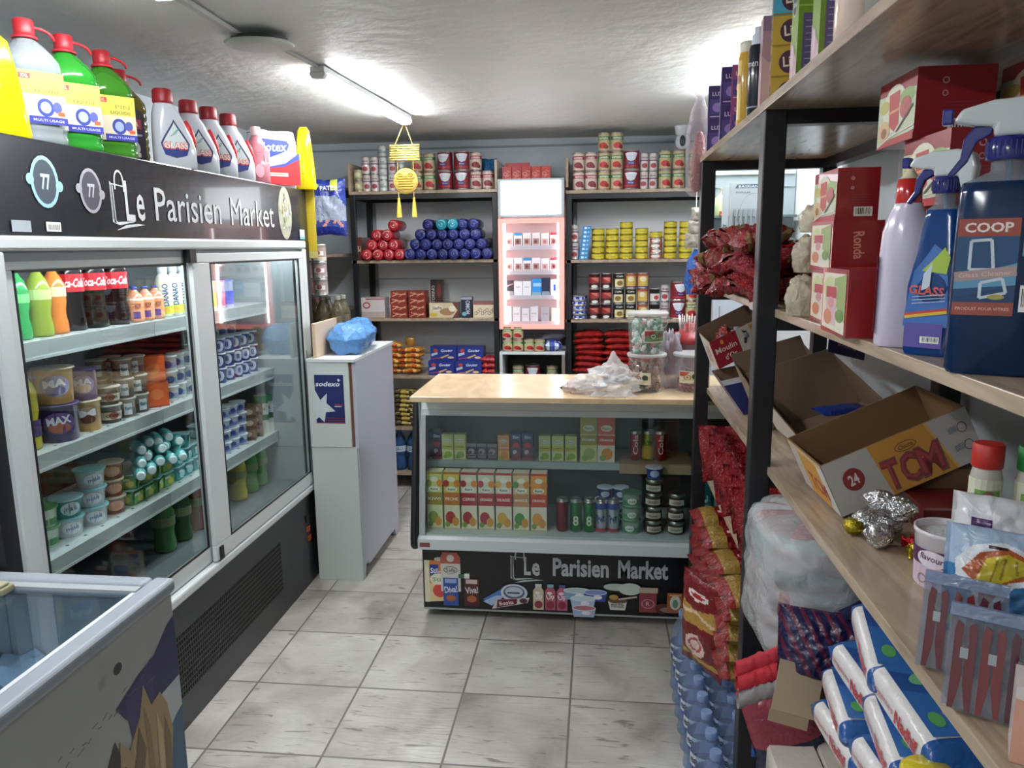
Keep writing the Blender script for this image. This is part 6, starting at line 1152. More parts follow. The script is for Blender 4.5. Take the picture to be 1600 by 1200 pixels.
# ================================================================== SECOND BOARD
Z2 = R2 + .0006
def sprayer(label, W, D, H, liq, draw, hx, loc, rz, sc=1.0, side=None, neck=.018, taper=1.0, hs=1.0):
    """H is the height of the neck; the body stays square up to the shoulder, or narrows with taper"""
    t = thing('spray_bottle', label, 'spray bottle', loc, rz); t.scale = (sc,) * 3; T = taper
    m = MB(); m.loft([(0, W * .94, D * .92, 4.5), (.006, W, D, 4.5), (H * .42, W, D, 4.2), (H * .60, W * (1 + T) / 2, D * (1 + T) / 2, 4), (H * .84, W * .98 * T, D * .97 * T, 4), (H * .885, W * .93 * T, D * .9 * T, 3.4), (H * .915, W * .6 * T, D * .7 * T, 2.5), (H * .935, neck, neck, 2), (H, neck, neck, 2)],
        [mat(liq, 'clear', a=.88)] * 5 + [mat('#b9c4cc', 'clear', a=.3)] * 3, 40); m.build('body', t)
    m = MB(); m.tube([(0, 0, H), (.01, 0, H * .5), (-W * .6, 0, .012)], .0035, mat('#2f6ab0', 'clear', a=.6), 8); m.build('dip_tube', t)
    ch = .022 * hs; m = MB(); m.lathe([(neck * 1.3, H - .004), (neck * 1.35, H - .002), (neck * 1.35, H + ch - .003), (neck * 1.15, H + ch)], mat('#1f2370', 'gloss'), 28)
    for i in range(28):
        a = 2 * PI * i / 28; r = neck * 1.37; m.box(r * math.cos(a) - .0007, r * math.cos(a) + .0007, r * math.sin(a) - .0007, r * math.sin(a) + .0007, H, H + ch - .005, mat('#1a1e66'))
    m.build('collar', t)
    hz = H + ch; m = MB(); Q = lambda L_: [(x * hs, hz + z * hs) for x, z in L_]
    m.prism(Q([(-.060, .020), (-.052, .034), (-.02, .042), (.016, .043), (.040, .036), (.047, .014), (.044, -.026), (.036, -.036), (.026, -.022), (.020, .0), (-.018, .0), (-.018, .012), (-.036, .014)]), -.0135 * hs, .0135 * hs, mat('#c3c9c8', 'gloss')); m.build('spray_head', t, bevel=.005 * hs, bseg=3)
    m = MB(); m.prism(Q([(-.072, .018), (-.060, .018), (-.060, .036), (-.072, .036)]), -.009 * hs, .009 * hs, mat('#1f2378', 'gloss')); m.build('nozzle', t, bevel=.002)
    m = MB(); m.prism(Q([(-.018, .014), (-.038, .014), (-.048, .0), (-.050, -.022), (-.062, -.040), (-.056, -.043), (-.042, -.026), (-.034, -.004), (-.020, .004)]), -.0055 * hs, .0055 * hs, mat('#1f2270', 'gloss')); m.build('trigger', t, bevel=.0015)
    m = MB()
    if T == 1: P_ = Print(m, pl((-W, -D - .0008, 0), (1, 0, 0), (0, 0, 1)), h0=.001); draw(P_, 2 * W, H)
    else:
        def mp(u, v, h):
            k = 1 if v < H * .42 else (1 + ((1 + T) / 2 - 1) * (v - H * .42) / (H * .18) if v < H * .6 else (1 + T) / 2 + (.98 * T - (1 + T) / 2) * (v - H * .6) / (H * .24)); return ((u - W) * k, -D * k - .0008 - h, v)
        P_ = Print(m, mp, du=.006, h0=.001); draw(P_, 2 * W, H)
    m.build('label', t); return t
def coop(P_, W, H):
    x0, x1 = W * .04, W * .68; z0, z1 = H * .28, H * .72
    P_.rect(x0, z0, x1, z1, '#1d4a72'); P_.rect(x0, H * .64, x1, z1, '#9a4434'); P_.text('COOP', (x0 + x1) / 2 + .0, H * .68, W * .5, H * .045, '#e8dcd4', .03)
    P_.rect(x0, z0, x1, H * .34, '#9a4c3e'); P_.text('PRODUIT POUR VITRES', (x0 + x1) / 2, H * .31, W * .56, H * .014, '#e3b4a6', .01)
    P_.poly([(x0, H * .34), (x1, H * .34), (x1, H * .42), (x0, H * .36)], '#1f3f66'); P_.poly([(x0, H * .45), (x1, H * .52), (x1, H * .42), (x0, H * .40)], '#5f98b8')
    for a, b, c, d in (((x0 + W * .15, H * .49), (x0 + W * .4, H * .49), (x0 + W * .36, H * .625), (x0 + W * .15, H * .62)), ((x0 + W * .28, H * .36), (x0 + W * .55, H * .385), (x0 + W * .5, H * .45), (x0 + W * .28, H * .43))):
        P_.line([a, b, c, d, a], .0032, '#c9d4dc')
    P_.line([(x0, H * .455), (x1, H * .485)], .011, '#a8938f'); P_.text('Glass Cleaner', (x0 + x1) / 2, H * .47, W * .55, H * .022, '#e0b0a4', .01, .08)
    P_.ell(x0 + W * .45, H * .365, W * .09, H * .012, '#a89c4c')
    P_.rect(W * .72, H * .55, W * .97, H * .70, '#6f8fb0'); [P_.line([(W * .74, H * (.56 + .014 * i)), (W * .95, H * (.56 + .014 * i))], .001, '#3f5a84') for i in range(10)]
    P_.barcode(W * .73, H * .30, W * .94, H * .42, 5)
sprayer('big square blue glass cleaner spray bottle marked COOP', .046, .030, .242, '#07284e', coop, 0, (.453, .935, Z2), -.43, 1.0, neck=.017, hs=.95)
def bbs(P_, W, H):
    P_.poly([(W * .05, H * .18), (W * .88, H * .18), (W * .82, H * .62), (W * .5, H * .68), (W * .15, H * .52)], '#3a6cb0'); P_.poly([(W * .3, H * .52), (W * .75, H * .66), (W * .88, H * .6), (W * .8, H * .5)], '#9fb83c'); P_.poly([(W * .35, H * .5), (W * .5, H * .57), (W * .5, H * .42), (W * .35, H * .4)], '#c0ccd8')
    P_.text('GLASS', W * .45, H * .40, W * .65, H * .055, '#c85a4a', .03, -.08); P_.line([(W * .08, H * .25), (W * .85, H * .29)], .004, '#c43a34'); P_.line([(W * .08, H * .235), (W * .85, H * .275)], .004, '#d8b83a'); P_.rect(W * .1, H * .05, W * .8, H * .2, '#5a4f9a'); P_.barcode(W * .4, H * .08, W * .75, H * .12, 8)
    [P_.line([(W * .2, H * (.32 + .02 * i)), (W * .8, H * (.34 + .02 * i))], .001, '#b8c8dc') for i in range(3)]
sprayer('slimmer blue spray bottle beside the big one, label with red word', .034, .026, .216, '#0b3f80', bbs, 0, (.452, 1.085, Z2), -.75, 1.0, neck=.012, taper=.62, hs=.78)
sprayer('blue spray bottle half hidden behind the big one', .034, .026, .222, '#0b3f80', bbs, 0, (.57, 1.06, Z2), -.6, 1.0, neck=.012, taper=.62, hs=.78)
t = thing('cleaner_bottle', 'tall white lilac bottle with red cap beside the spray bottles', 'bottle', (.440, 1.175, Z2), -.35)
LIL = mat('#d4cbdc', 'gloss')
m = MB(); m.loft([(0, .030, .024, 3), (.004, .033, .027, 3), (.13, .033, .027, 2.6), (.165, .031, .026, 2.3), (.19, .024, .022, 2), (.2, .019, .019, 2), (.204, .019, .019, 2)], LIL, 32); m.build('body', t)
m = MB(); m.lathe([(.017, .203), (.0175, .204), (.0165, .236), (.014, .238)], mat('#b81f1c', 'gloss'), 24); m.build('cap', t)
m = MB(); m.lathe([(.015, .238), (.009, .243), (.004, .252), (.003, .26)], mat('#d8ccb0'), 20, caps=True); m.build('nozzle', t)
m = MB(); P_ = Print(m, lambda u, v, h: (-.0335 - h, -u, v), h0=.0012); P_.rect(-.02, .02, .02, .12, '#d9d2dc'); P_.rect(-.02, .02, .02, .042, '#c9b43a'); P_.rect(-.02, .042, .02, .062, '#b02c34'); P_.text('VIRO', 0, .085, .06, .022, '#2c3c80', .03, PI / 2); P_.rect(-.018, .112, .018, .13, '#3a6a9c'); m.build('label', t)
# red tea cartons
def teaside(P_, W, H, pinky=False):
    P_.poly([(W * .06, H * .08), (W * .94, H * .03), (W * .94, H * .93), (W * .06, H * .93)], '#d3cbb8'); P_.poly([(W * .5, H * .5), (W * .94, H * .2), (W * .94, H * .93), (W * .5, H * .85)], '#8fa062'); P_.ell(W * .3, H * .66, W * .2, H * .22, '#b8c48a')
    P_.poly([(W * .18, H * .72), (W * .62, H * .74), (W * .60, H * .12), (W * .22, H * .2)], '#c9a8ac' if pinky else '#cfc8bc'); P_.rect(W * .2, H * .55, W * .6, H * .72, '#a83a44'); P_.ell(W * .4, H * .48, W * .12, H * .09, '#c48a8a'); P_.ell(W * .3, H * .25, W * .16, H * .12, '#c07a5a'); P_.ell(W * .75, H * .3, W * .14, H * .1, '#6a8a4a')
def teafront(P_, W, H): P_.text('Ronda', W * .52, H * .5, H * .55, W * .22, '#d88c7c', .02, -PI / 2 + .05)
def bigside(P_, W, H):
    P_.poly([(0, 0), (W, H * .14), (W, H * .74), (0, H * .80)], '#b9c2a0'); P_.ell(W * .45, H * .55, W * .32, H * .36, '#d6d3bc'); P_.ell(W * .78, H * .66, W * .2, H * .12, '#8fa864'); P_.ell(W * .18, H * .62, W * .14, H * .1, '#b8b05c')
    P_.poly([(W * .3, H * .78), (W * .58, H * .8), (W * .6, H * .3), (W * .48, H * .2), (W * .34, H * .3)], '#b5413a'); P_.line([(W * .3, H * .5), (W * .6, H * .52)], .004, '#d8a070'); P_.ell(W * .2, H * .25, W * .16, H * .16, '#cfae80'); P_.ell(W * .2, H * .22, W * .08, H * .08, '#8c5a34'); P_.ell(W * .76, H * .5, W * .14, H * .16, '#a84a44')
    P_.poly([(0, 0), (W, .0), (W, H * .12), (W * .4, H * .1), (0, H * .02)], '#a8282c'); P_.line([(W * .05, H * .03), (W * .4, H * .14), (W, H * .2)], .003, '#d8c8c0'); P_.line([(W * .55, H * .18), (W * .95, H * .5)], .004, '#4a4644')
def bigfront(P_, W, H): P_.barcode(W * .42, H * .08, W * .86, H * .26, 12); P_.ring(W * .36, H * .8, W * .045, W * .045, .002, '#c99a98'); P_.ring(W * .36, H * .62, W * .04, W * .04, .002, '#b98a88'); [P_.line([(W * .35, H * (.34 + .05 * i)), (W * .8, H * (.34 + .05 * i))], .001, '#8c3c3c') for i in range(4)]
RED = '#8e181c'
def tea(label, x0, x1, y0, y1, z0, z1, front, side, name='tea_carton'): o = boxed(name, label, 'tea carton', x1 - x0, y1 - y0, z1 - z0, RED, front, side); o.location = ((x0 + x1) / 2, (y0 + y1) / 2, z0); return o
tea('red tea carton, front one at the shelf edge by the lilac bottle', .392, .50, 1.262, 1.40, Z2, Z2 + .108, None, lambda P_, W, H: teaside(P_, W, H, True))
tea('red tea carton on the shelf at the foot of the three carton stack', .425, .515, 1.45, 1.60, Z2, Z2 + .100, teafront, teaside)
tea('red tea carton marked Ronda, middle of the three carton stack', .425, .515, 1.475, 1.62, Z2 + .1005, Z2 + .190, teafront, teaside)
tea('red tea carton with barcode, topmost of the three carton stack', .435, .51, 1.50, 1.65, Z2 + .1905, Z2 + .285, bigfront, bigside)
tea('large red carton on the shelf behind the lilac bottle', .52, .64, 1.25, 1.42, Z2, Z2 + .105, bigfront, teaside)
tea('large red carton, second from the shelf behind the lilac bottle', .525, .645, 1.25, 1.42, Z2 + .1055, Z2 + .205, bigfront, teaside)
tea('large red carton with jam picture, third in the tall stack', .515, .64, 1.235, 1.41, Z2 + .2055, Z2 + .315, bigfront, bigside)
tea('large red carton with jam picture and barcode, topmost under the top shelf', .505, .625, 1.35, 1.515, Z2 + .3155, Z2 + .425, bigfront, bigside)
tea('dark red carton at the far right edge of the photo, high on second shelf', .655, .785, 1.20, 1.40, Z2 + .3155, Z2 + .425, None, bigside)
tea('dark red carton supporting the high right hand carton, upper', .655, .785, 1.22, 1.42, Z2 + .2055, Z2 + .315, None, bigside)
tea('dark red carton supporting the high right hand carton, middle', .655, .785, 1.22, 1.42, Z2 + .1005, Z2 + .205, None, bigside)
tea('dark red carton supporting the high right hand carton, lowest', .655, .785, 1.22, 1.42, Z2, Z2 + .10, None, bigside)
o = rpack('pink_pack', 'pink white pack behind the lilac bottle', 'pack', .49, 1.335 + .13, Z2 + .0 + .0, .0001 + .05, .03, .001 + .0, '#caa', None) if False else None
# clear bags of grain
BGM = mat('#d8ccb4', 'film', a=.55, rough=.1, s=40, b=.8)
for i, (x, y, z, s_) in enumerate(((.425, 1.665, Z2, .095), (.432, 1.67, Z2 + .09, .085), (.44, 1.675, Z2 + .172, .06))):
    crumple('grain_bag', 'clear bag of pale grain by the shelf post, %s of three' % bt(i, 3), 'grain bag', (x, y, z), .036 - .004 * i, .050 - .006 * i, s_, BGM, 20 + i, n=36, amp=.45)['group'] = 'clear grain bags'
m = MB(); m.box(-.001, .001, -.08, .08, -.05, .05, mat('#d5d8da')); o = m.build('wall_notice', loc=(.866, 2.28, 1.80)); tag(o, 'white sheet fixed to the right wall behind the second shelf', 'notice'); o.scale = (1, 1.6, 2.3)
m = MB(); m.box(.0, .014, -.008, .008, -.004, .004, mat('#3a3a3c')); o = m.build('wall_hook', loc=(.855, 2.42, 1.93)); tag(o, 'small dark hook on the right wall above the white sheet', 'hook')
# foil bags overflowing from the far bay
def shiny(c1, c2, c3, s_=4, k='foil'): return lambda u, v: mat(c1 if noise.noise(Vector((u * s_, v * s_, 1.7))) < .12 else (c2 if noise.noise(Vector((u * s_ * 1.6, v * s_ * 2, 5.1))) < .12 else c3), 'crinkle', s=70, b=1.0, rough=.16)
fbk = Kit((lambda m: tag((m.pillow(.15, .12, .05, shiny('#86121a', '#6a0e14', '#9c201e'), nu=20, nv=16, seed=40, wr=.35), m.build('foil_bag'))[1], 'x', 'snack bag'))(MB()))
fb2 = Kit((lambda m: tag((m.pillow(.14, .13, .055, shiny('#8c161c', '#8a6c40', '#741016'), nu=20, nv=16, seed=47, wr=.4), m.build('foil_bag'))[1], 'x', 'snack bag'))(MB()))
r5 = random.Random(5); cnt = 0
for row, (x, zz) in enumerate(((.405, .0), (.50, .0), (.41, .058), (.49, .07), (.415, .115))):
    for j in range(7 if row < 2 else 6):
        y = 2.06 + .125 * j + r5.uniform(-.02, .02); kk = fbk if r5.random() < .6 else fb2
        kk.put((x + r5.uniform(-.015, .012), y, Z2 + .024 + zz), 0, 'red foil snack bag, %s from near in the %s of the far heap' % (ORD[j], ('front bottom row', 'rear bottom row', 'front middle row', 'rear top row', 'front top row')[row]), 'red foil snack bags on the second shelf', rot=(r5.uniform(-.5, .5), r5.uniform(-.3, .3) - (.25 if row in (0, 2) else 0), r5.uniform(-.9, .9)))
m = MB(); m.box(-.0015, .0015, -.25, .25, 0, .09, mat('#a9875c')); o = m.build('cardboard_strip', loc=(.565, 2.35, Z2 + .05)); tag(o, 'upright tan cardboard behind the red foil snack bags', 'cardboard')
m = MB(); m.tube([(0, -.35, .0), (.01, -.1, .02), (0, .2, .012), (.02, .42, .03)], .004, mat('#dfe3e4', 'clear', a=.7), 6); o = m.build('clear_strip', loc=(.52, 2.45, Z2 + .155)); tag(o, 'clear plastic strip lying over the red foil bags', 'strip')
# display behind the far bay
t = thing('wall_display', 'pale display board with small shelf beyond the far end of the right shelving', 'display board', (.50, 3.60, 0))
m = MB(); m.box(0, .365, .0, .02, 1.60, 2.0, mat('#8b979a')); m.build('board', t)
m = MB(); m.box(0, .36, -.09, 0, 1.765, 1.775, mat('#55625f')); m.build('shelf', t)
m = MB(); m.box(.0, .36, -.012, -.001, 1.955, 1.968, mat('#dfeeee')); m.box(.0, .36, -.006, -.001, 1.90, 1.905, mat('#8fa0a2')); m.box(.02, .2, -.05, 0, 1.62, 1.72, mat('#6a7678')); m.box(.05, .13, -.055, -.05, 1.63, 1.70, mat('#16181a')); m.build('fittings', t)
bottle('soap_bottle', 'pale yellow green pump soap bottle on the small far shelf', 'bottle', [(.026, 0), (.028, .004), (.028, .07), (.012, .09)], mat('#c4d6a8', 'clear', a=.8), [(.006, .09), (.006, .115), (.014, .117), (.014, .122)], mat('#d5dcd0')).location = (.535, 3.55, 1.7755)
rpack('yellow_green_box', 'yellow box with green top on the small far shelf', 'box', .62, 3.555, 1.7755, .075, .05, .075, '#d6c62a', lambda P_, W, H: (P_.rect(0, H * .8, W, H, '#9fc45a'), P_.ell(W * .5, H * .5, .004, .004, '#5a6a2a')))
m = MB(); m.ell = None; m.prism([(.0, 0), (.07, 0), (.07, .03), (.05, .055), (.02, .03)], -.006, .006, mat('#9fc46a', 'clear', a=.6)); o = m.build('green_pouch', loc=(.585, 3.55, 1.852)); tag(o, 'pale green pouch standing on the yellow box', 'pouch')
rpack('orange_soap', 'small orange and red soap bar at the front of the far shelf', 'soap', .55, 3.515, 1.7755, .04, .02, .018, '#d88a3a', lambda P_, W, H: P_.rect(0, H * .3, W * .6, H, '#c43a2a'))
t = thing('toothbrush_card', 'white hanging card holding a row of toothbrushes', 'toothbrush card', (.545, 3.36, 1.645))
m = MB(); m.box(0, .16, 0, .003, 0, .26, mat('#a3adb0')); m.box(-.03, -.002, .001, .003, .0, .24, mat('#aeb8ba')); m.build('card', t)
m = MB(); P_ = Print(m, pl((0, 0, 0), (1, 0, 0), (0, 0, 1))); P_.poly([(.02, .235), (.13, .235), (.12, .25), (.03, .25)], '#3f5868'); P_.text('BASRIAN', .075, .242, .08, .010, '#d8e2e4'); P_.text('POPULAR', .055, .218, .06, .008, '#5a686c'); P_.ring(.1, .13, .06, .085, .003, '#8f9ca0', 20, 0, PI); P_.text('DENT', -.016, .06, .06, .014, '#2f3b40', .02, PI / 2); P_.rect(.01, .025, .055, .048, '#c98a9c'); P_.rect(.075, .03, .105, .075, '#2a5a5c'); P_.text('21', .12, .03, .03, .03, '#4a5a60'); m.build('print', t)
m = MB(); m.tube([(.08, 0, .255), (.08, .12, .26), (.08, .235, .262)], .0015, mat('#8a8d90', 'metal'), 6); m.build('hook', t)
for i in range(7):
    m = MB(); x = .022 + .019 * i; m.tube([(x, -.007, .03), (x, -.008, .12)], .003, mat(('#3a3f44', '#5a6468', '#2c4a4c')[i % 3]), 6); m.box(x - .005, x + .005, -.012, -.004, .12, .15, mat('#8a969a')); m.build('toothbrush', t)
# things hanging at the shelf's far corner
t = thing('hanging_meat_bag', 'long clear plastic bag with pinkish contents hanging from the top shelf corner', 'hanging bag', (.362, 2.995, 1.835))
m = MB(); m.loft([(.01, .008, .008, 2), (.02, .018, .016, 2.4), (.06, .024, .02, 2.4, .002, 0), (.14, .023, .019, 2.2, .006, 0), (.20, .018, .016, 2.2, .008, 0), (.225, .008, .008, 2, .008, 0)], mat('#9c5a50', 'crinkle', s=40, b=.8), 24, rnd=.05, seed=2); m.build('contents', t)
m = MB(); m.loft([(-.008, .016, .012, 2), (.01, .036, .027, 2.4), (.10, .041, .03, 2.4), (.22, .038, .028, 2.2), (.30, .03, .02, 2, .004, 0), (.345, .012, .01, 2, .006, 0), (.37, .026, .01, 2, 0, 0)], mat('#f0eaec', 'film', a=.17, s=50, b=1.0), 24, rnd=.05, seed=3, caps=False); m.build('clear_bag', t)
t = thing('hanging_strip', 'blue bundle and clear packets hanging behind the far shelf post', 'hanging goods', (.42, 3.55, 1.43))
m = MB(); m.loft([(0, .02, .02, 2), (.05, .034, .028, 2.4), (.15, .03, .024, 2.2, .012, 0), (.2, .012, .012, 2, .02, 0)], mat('#2456a4', 'crinkle', s=60, b=1), 16, rnd=.12, seed=5); m.build('blue_bundle', t)
for k in range(3):
    m = MB(); m.X = Matrix.Translation((.012 * k, 0, .24 + .055 * k)) @ Matrix.Rotation(PI / 2, 4, 'X'); m.pillow(.07, .07, .03, mat('#b9b4a8', 'film', a=.6, s=60), seed=50 + k, wr=.3, nu=10, nv=10); m.build('clear_packet', t)
m = MB(); m.tube([(.01, 0, .2), (.015, 0, .62)], .002, mat('#d5d8da'), 6); m.build('cord', t)
t = thing('red_mesh_hanging', 'crumpled red bag standing at the far end of the worktop behind the post', 'red bag', (.47, 3.16, WZ)) if False else None

# ================================================================== THIRD BOARD: OPEN SWEET CARTONS
Z3 = R3 + .0006
def tray(name, label, P0, U, V, W, L, H, D, outc, fdraw=None, sdraw=None, hb=None, inner='#7a6550', side_w=None, hs=None):
    """open carton: P0 near bottom left corner, unit axes U (along), V (up), W (back)"""
    t = thing(name, label, 'carton', P0)
    U, V, W = Vector(U).normalized(), Vector(V).normalized(), Vector(W).normalized()
    X = Matrix(((U.x, W.x, V.x, 0), (U.y, W.y, V.y, 0), (U.z, W.z, V.z, 0), (0, 0, 0, 1))); th = .003; hb = hb or H; hs = hs or H
    m = MB(); m.X = X; I = mat(inner); O = mat(outc) if isinstance(outc, str) else outc
    def wall(a, b, c, d, z0, z1, ins):   # six faces, the outward one printed colour
        m.box(a, b, c, d, z0, z1, I)
    wall(0, L, 0, th, 0, H, 0); wall(0, L, D - th, D, 0, hb, 0); wall(0, L, 0, D, 0, th, 0)
    m.hexa([(0, 0, 0), (th, 0, 0), (th, D, 0), (0, D, 0), (0, 0, H), (th, 0, H), (th, D, hs), (0, D, hs)], I); m.hexa([(L - th, 0, 0), (L, 0, 0), (L, D, 0), (L - th, D, 0), (L - th, 0, H), (L, 0, H), (L, D, hs), (L - th, D, hs)], I)
    m.build('box', t)
    m = MB(); m.X = X
    P_ = Print(m, lambda u, v, h: (u, -h, v), h0=.0006); P_.rect(0, 0, L, H, outc)
    if fdraw: fdraw(P_, L, H)
    P_ = Print(m, lambda u, v, h: (-h, D - u, v), h0=.0006); P_.poly([(0, 0), (D, 0), (D, H), (0, hs)], sdraw[0] if sdraw else outc)
    if sdraw and len(sdraw) > 1: sdraw[1](P_, D, H)
    m.build('print', t); return t
def tcm(P_, L, H):
    P_.poly([(L * .36, 0), (L * .80, 0), (L * .70, H), (L * .31, H)], '#c9913c'); P_.poly([(L * .70, H), (L * .80, 0), (L * .82, 0), (L * .72, H)], '#d4a860')
    P_.ell(L * .16, H * .55, H * .185, H * .185, '#8c3034', n=28); P_.ring(L * .16, H * .55, H * .21, H * .21, H * .03, '#8c3034', 28); P_.text('24', L * .16, H * .55, H * .2, H * .2, '#dcd2cc', .03, .05)
    P_.ring(L * .545, H * .76, L * .075, H * .09, .0015, '#5a4a30', 20); P_.text('Chicco', L * .545, H * .76, L * .10, H * .09, '#4a3c28', .01, .05)
    for x, ch, w_ in ((.40, 'T', .10), (.52, 'C', .115), (.665, 'M', .16)):
        P_.text(ch, L * x, H * .36, L * w_ * 1.12, H * .60, '#7a5a50', .06); P_.text(ch, L * x - .001, H * .365, L * w_ * 1.02, H * .54, '#8e3438', .045); P_.text(ch, L * x - .002, H * .38, L * w_ * .9, H * .46, '#a8484a', -.0)
    for k, z in enumerate((.68, .34)): P_.ring(L * .925, H * z, H * .10, H * .10, .0018, '#7a5460', 18); P_.poly([(L * .83, H * (z - .05)), (L * .89, H * (z - .03)), (L * .89, H * (z + .07)), (L * .83, H * (z + .05))], '#a9a8aa'); [P_.line([(L * .83, H * (z - .04 + .03 * i)), (L * .89, H * (z - .02 + .03 * i))], .001, '#6a6a6e') for i in range(4)]
tray('sweet_carton', 'open white and orange carton marked TCM, tilted on the third shelf', (.478, 1.485, Z3 + .008), (.291, .085, .104), (-.044, .012, .098), (-.08, .98, .03), .325, .108, .20, '#b9b6b0', tcm, ('#b9b0a8', lambda P_, D, H: (P_.rect(D * .25, H * .0, D, H, '#c9913c'), P_.rect(D * .8, 0, D, H, '#c4c2bc'), P_.text('TCM', D * .6, H * .35, D * .5, H * .35, '#9a4040', .03), P_.rect(0, H * .9, D, H, '#c9b088'))), inner='#7d5f40')
rpack('flat_red_carton', 'flat dark red carton with barcode under the right end of the tilted carton', 'carton', .68, 1.49, Z3, .15, .12, .05, '#64161a', lambda P_, W, H: (P_.barcode(W * .55, H * .3, W * .88, H * .8, 14), P_.rect(0, H * .9, W, H, '#8c5a5c'), P_.rect(W * .96, 0, W, H, '#b9a03a')))
rpack('brown_carton', 'plain brown carton propping the tilted carton at its right', 'carton', .70, 1.62, Z3, .13, .10, .085, '#6e5138', kind='plain')
tray('sweet_carton', 'big open brown carton with grey and red striped front edge', (.535, 1.95, Z3 + .004), (.29, .10, .07), (-.05, .03, .09), (-.10, .95, .05), .28, .052, .24, '#9a9a98', lambda P_, L, H: (P_.rect(0, 0, L * .7, H, '#a9a9a6'), P_.rect(0, H * .35, L * .62, H, '#26262a'), P_.rect(L * .16, H * .05, L * .4, H * 1.0, '#c9bcb8'), [P_.line([(L * .17, H * (.6 + .12 * i)), (L * .39, H * (.6 + .12 * i))], .0022, '#a83c48') for i in range(3)], P_.text('11', L * .28, H * .38, L * .08, H * .5, '#6a3a44', .02)), ('#c9c0b4',), hb=.18, hs=.16, inner='#786450')
tray('sweet_carton', 'open brown carton behind the striped one on the third shelf', (.50, 2.235, Z3 + .004), (.28, .12, .06), (-.04, .03, .10), (-.05, .95, .05), .26, .10, .17, '#7d6a56', None, ('#8c7a66',), hb=.2, hs=.17, inner='#7d6a56')
tray('sweet_carton', 'open red and white carton marked Moulin d Or at the far end of third shelf', (.405, 2.58, Z3 + .125), (.17, .07, .075), (-.035, .02, .092), (-.02, .96, -.06), .215, .095, .16, '#b5b0a4', lambda P_, L, H: (P_.rect(L * .0, H * .0, L * .48, H, '#93202c'), P_.text("Moulin", L * .24, H * .58, L * .38, H * .2, '#d8ccbc', .01, .0), P_.text("d'Or", L * .28, H * .27, L * .22, H * .2, '#d8ccbc', .01, .0), P_.ell(L * .2, H * .82, L * .03, H * .08, '#c9862c'), P_.rect(L * .72, H * .15, L, H * .95, '#b9962c'), [P_.line([(L * .74, H * (.3 + .18 * i)), (L * .98, H * (.34 + .18 * i))], .004, '#7a4a20') for i in range(4)]), ('#c4bcae', lambda P_, D, H: P_.rect(D * .2, H * .2, D * .7, H * .8, '#b08a7c')), hb=.14, hs=.12, inner='#6e5a48')
tray('sweet_carton', 'dark blue open carton under the red and white one', (.462, 2.44, Z3 + .004), (.20, .08, .03), (-.075, .03, .11), (-.02, .98, .0), .20, .125, .13, '#22284e', lambda P_, L, H: (P_.poly([(0, 0), (L * .3, 0), (L * .3, H), (0, H)], '#2c3468'), P_.rect(0, H * .85, L * .35, H, '#c4c6cc'), P_.text('Choco', L * .7, H * .15, L * .4, H * .07, '#8a90b0')), ('#8a7480', lambda P_, D, H: P_.rect(0, 0, D, H * .4, '#a8949c')), hb=.14, hs=.13, inner='#7a6450')
def sweets(name, label, loc, n, sx, sy, sz, cols, seed, s_=.016):
    r = random.Random(seed); m = MB()
    for i in range(n):
        m.X = Matrix.Translation((r.uniform(-sx, sx), r.uniform(-sy, sy), r.uniform(0, sz))) @ Matrix.Rotation(r.uniform(0, 6), 4, 'Z') @ Matrix.Rotation(r.uniform(-.9, .9), 4, 'X')
        m.loft([(-s_ * 1.5, .002, s_ * .7, 2), (-s_ * .8, .005, .005, 2), (-s_ * .6, s_ * .8, s_ * .6, 3), (s_ * .6, s_ * .8, s_ * .6, 3), (s_ * .8, .005, .005, 2), (s_ * 1.5, s_ * .7, .002, 2)], mat(r.choice(cols), 'crinkle', s=150, b=.8, rough=.2), 8)
    o = m.build(name, loc=loc); tag(o, label, 'sweets'); o['kind'] = 'stuff'; return o
sweets('wrapped_sweets', 'brown and gold wrapped sweets loose in the dark blue carton', (.545, 2.55, Z3 + .06), 60, .06, .04, .08, ['#4a2c20', '#6a3c24', '#8c5a2c', '#a87c34', '#3a1f18'], 3)
sweets('wrapped_sweets', 'dark red and brown sweets in the carton behind the near post', (.60, 2.34, Z3 + .06), 70, .07, .05, .08, ['#5c2420', '#7a3028', '#4a2820', '#8c4a34'], 4)
sweets('wrapped_sweets', 'silver and brown sweets in the red and white carton', (.47, 2.68, Z3 + .21), 40, .05, .04, .03, ['#8c8c90', '#4a3430', '#b04038', '#6a4a34'], 5)
for i, (x, y, rz) in enumerate(((.655, 2.10, .35), (.70, 2.05, .9))):
    m = MB(); m.X = Matrix.Rotation(.5, 4, 'Y'); m.pillow(.16, .06, .018, lambda u, v: mat('#1f3480' if u < .75 else '#16225c', 'crinkle', s=60, rough=.2), seed=60 + i, nu=16, nv=8); m.X = Matrix.Identity(4); o = m.build('sweet_bar', loc=(x, y, Z3 + .085), rot=(.2, -.5, rz)); tag(o, 'dark blue wrapped bar in the big brown carton, ' + ('left' if i == 0 else 'right'), 'sweet bar')
m = MB(); m.box(-.06, .06, -.002, .002, .05, .10, mat('#352752')); P_ = Print(m, pl((-.09, -.002, 0), (1, 0, 0), (0, 0, 1))); P_.text('praline', .09, .075, .06, .010, '#b9b0cc', .01, -.1); o = m.build('purple_card', loc=(.70, 2.24, Z3 + .17), rot=(-.3, .25, .3)); tag(o, 'purple card standing at the back of the brown cartons', 'card')
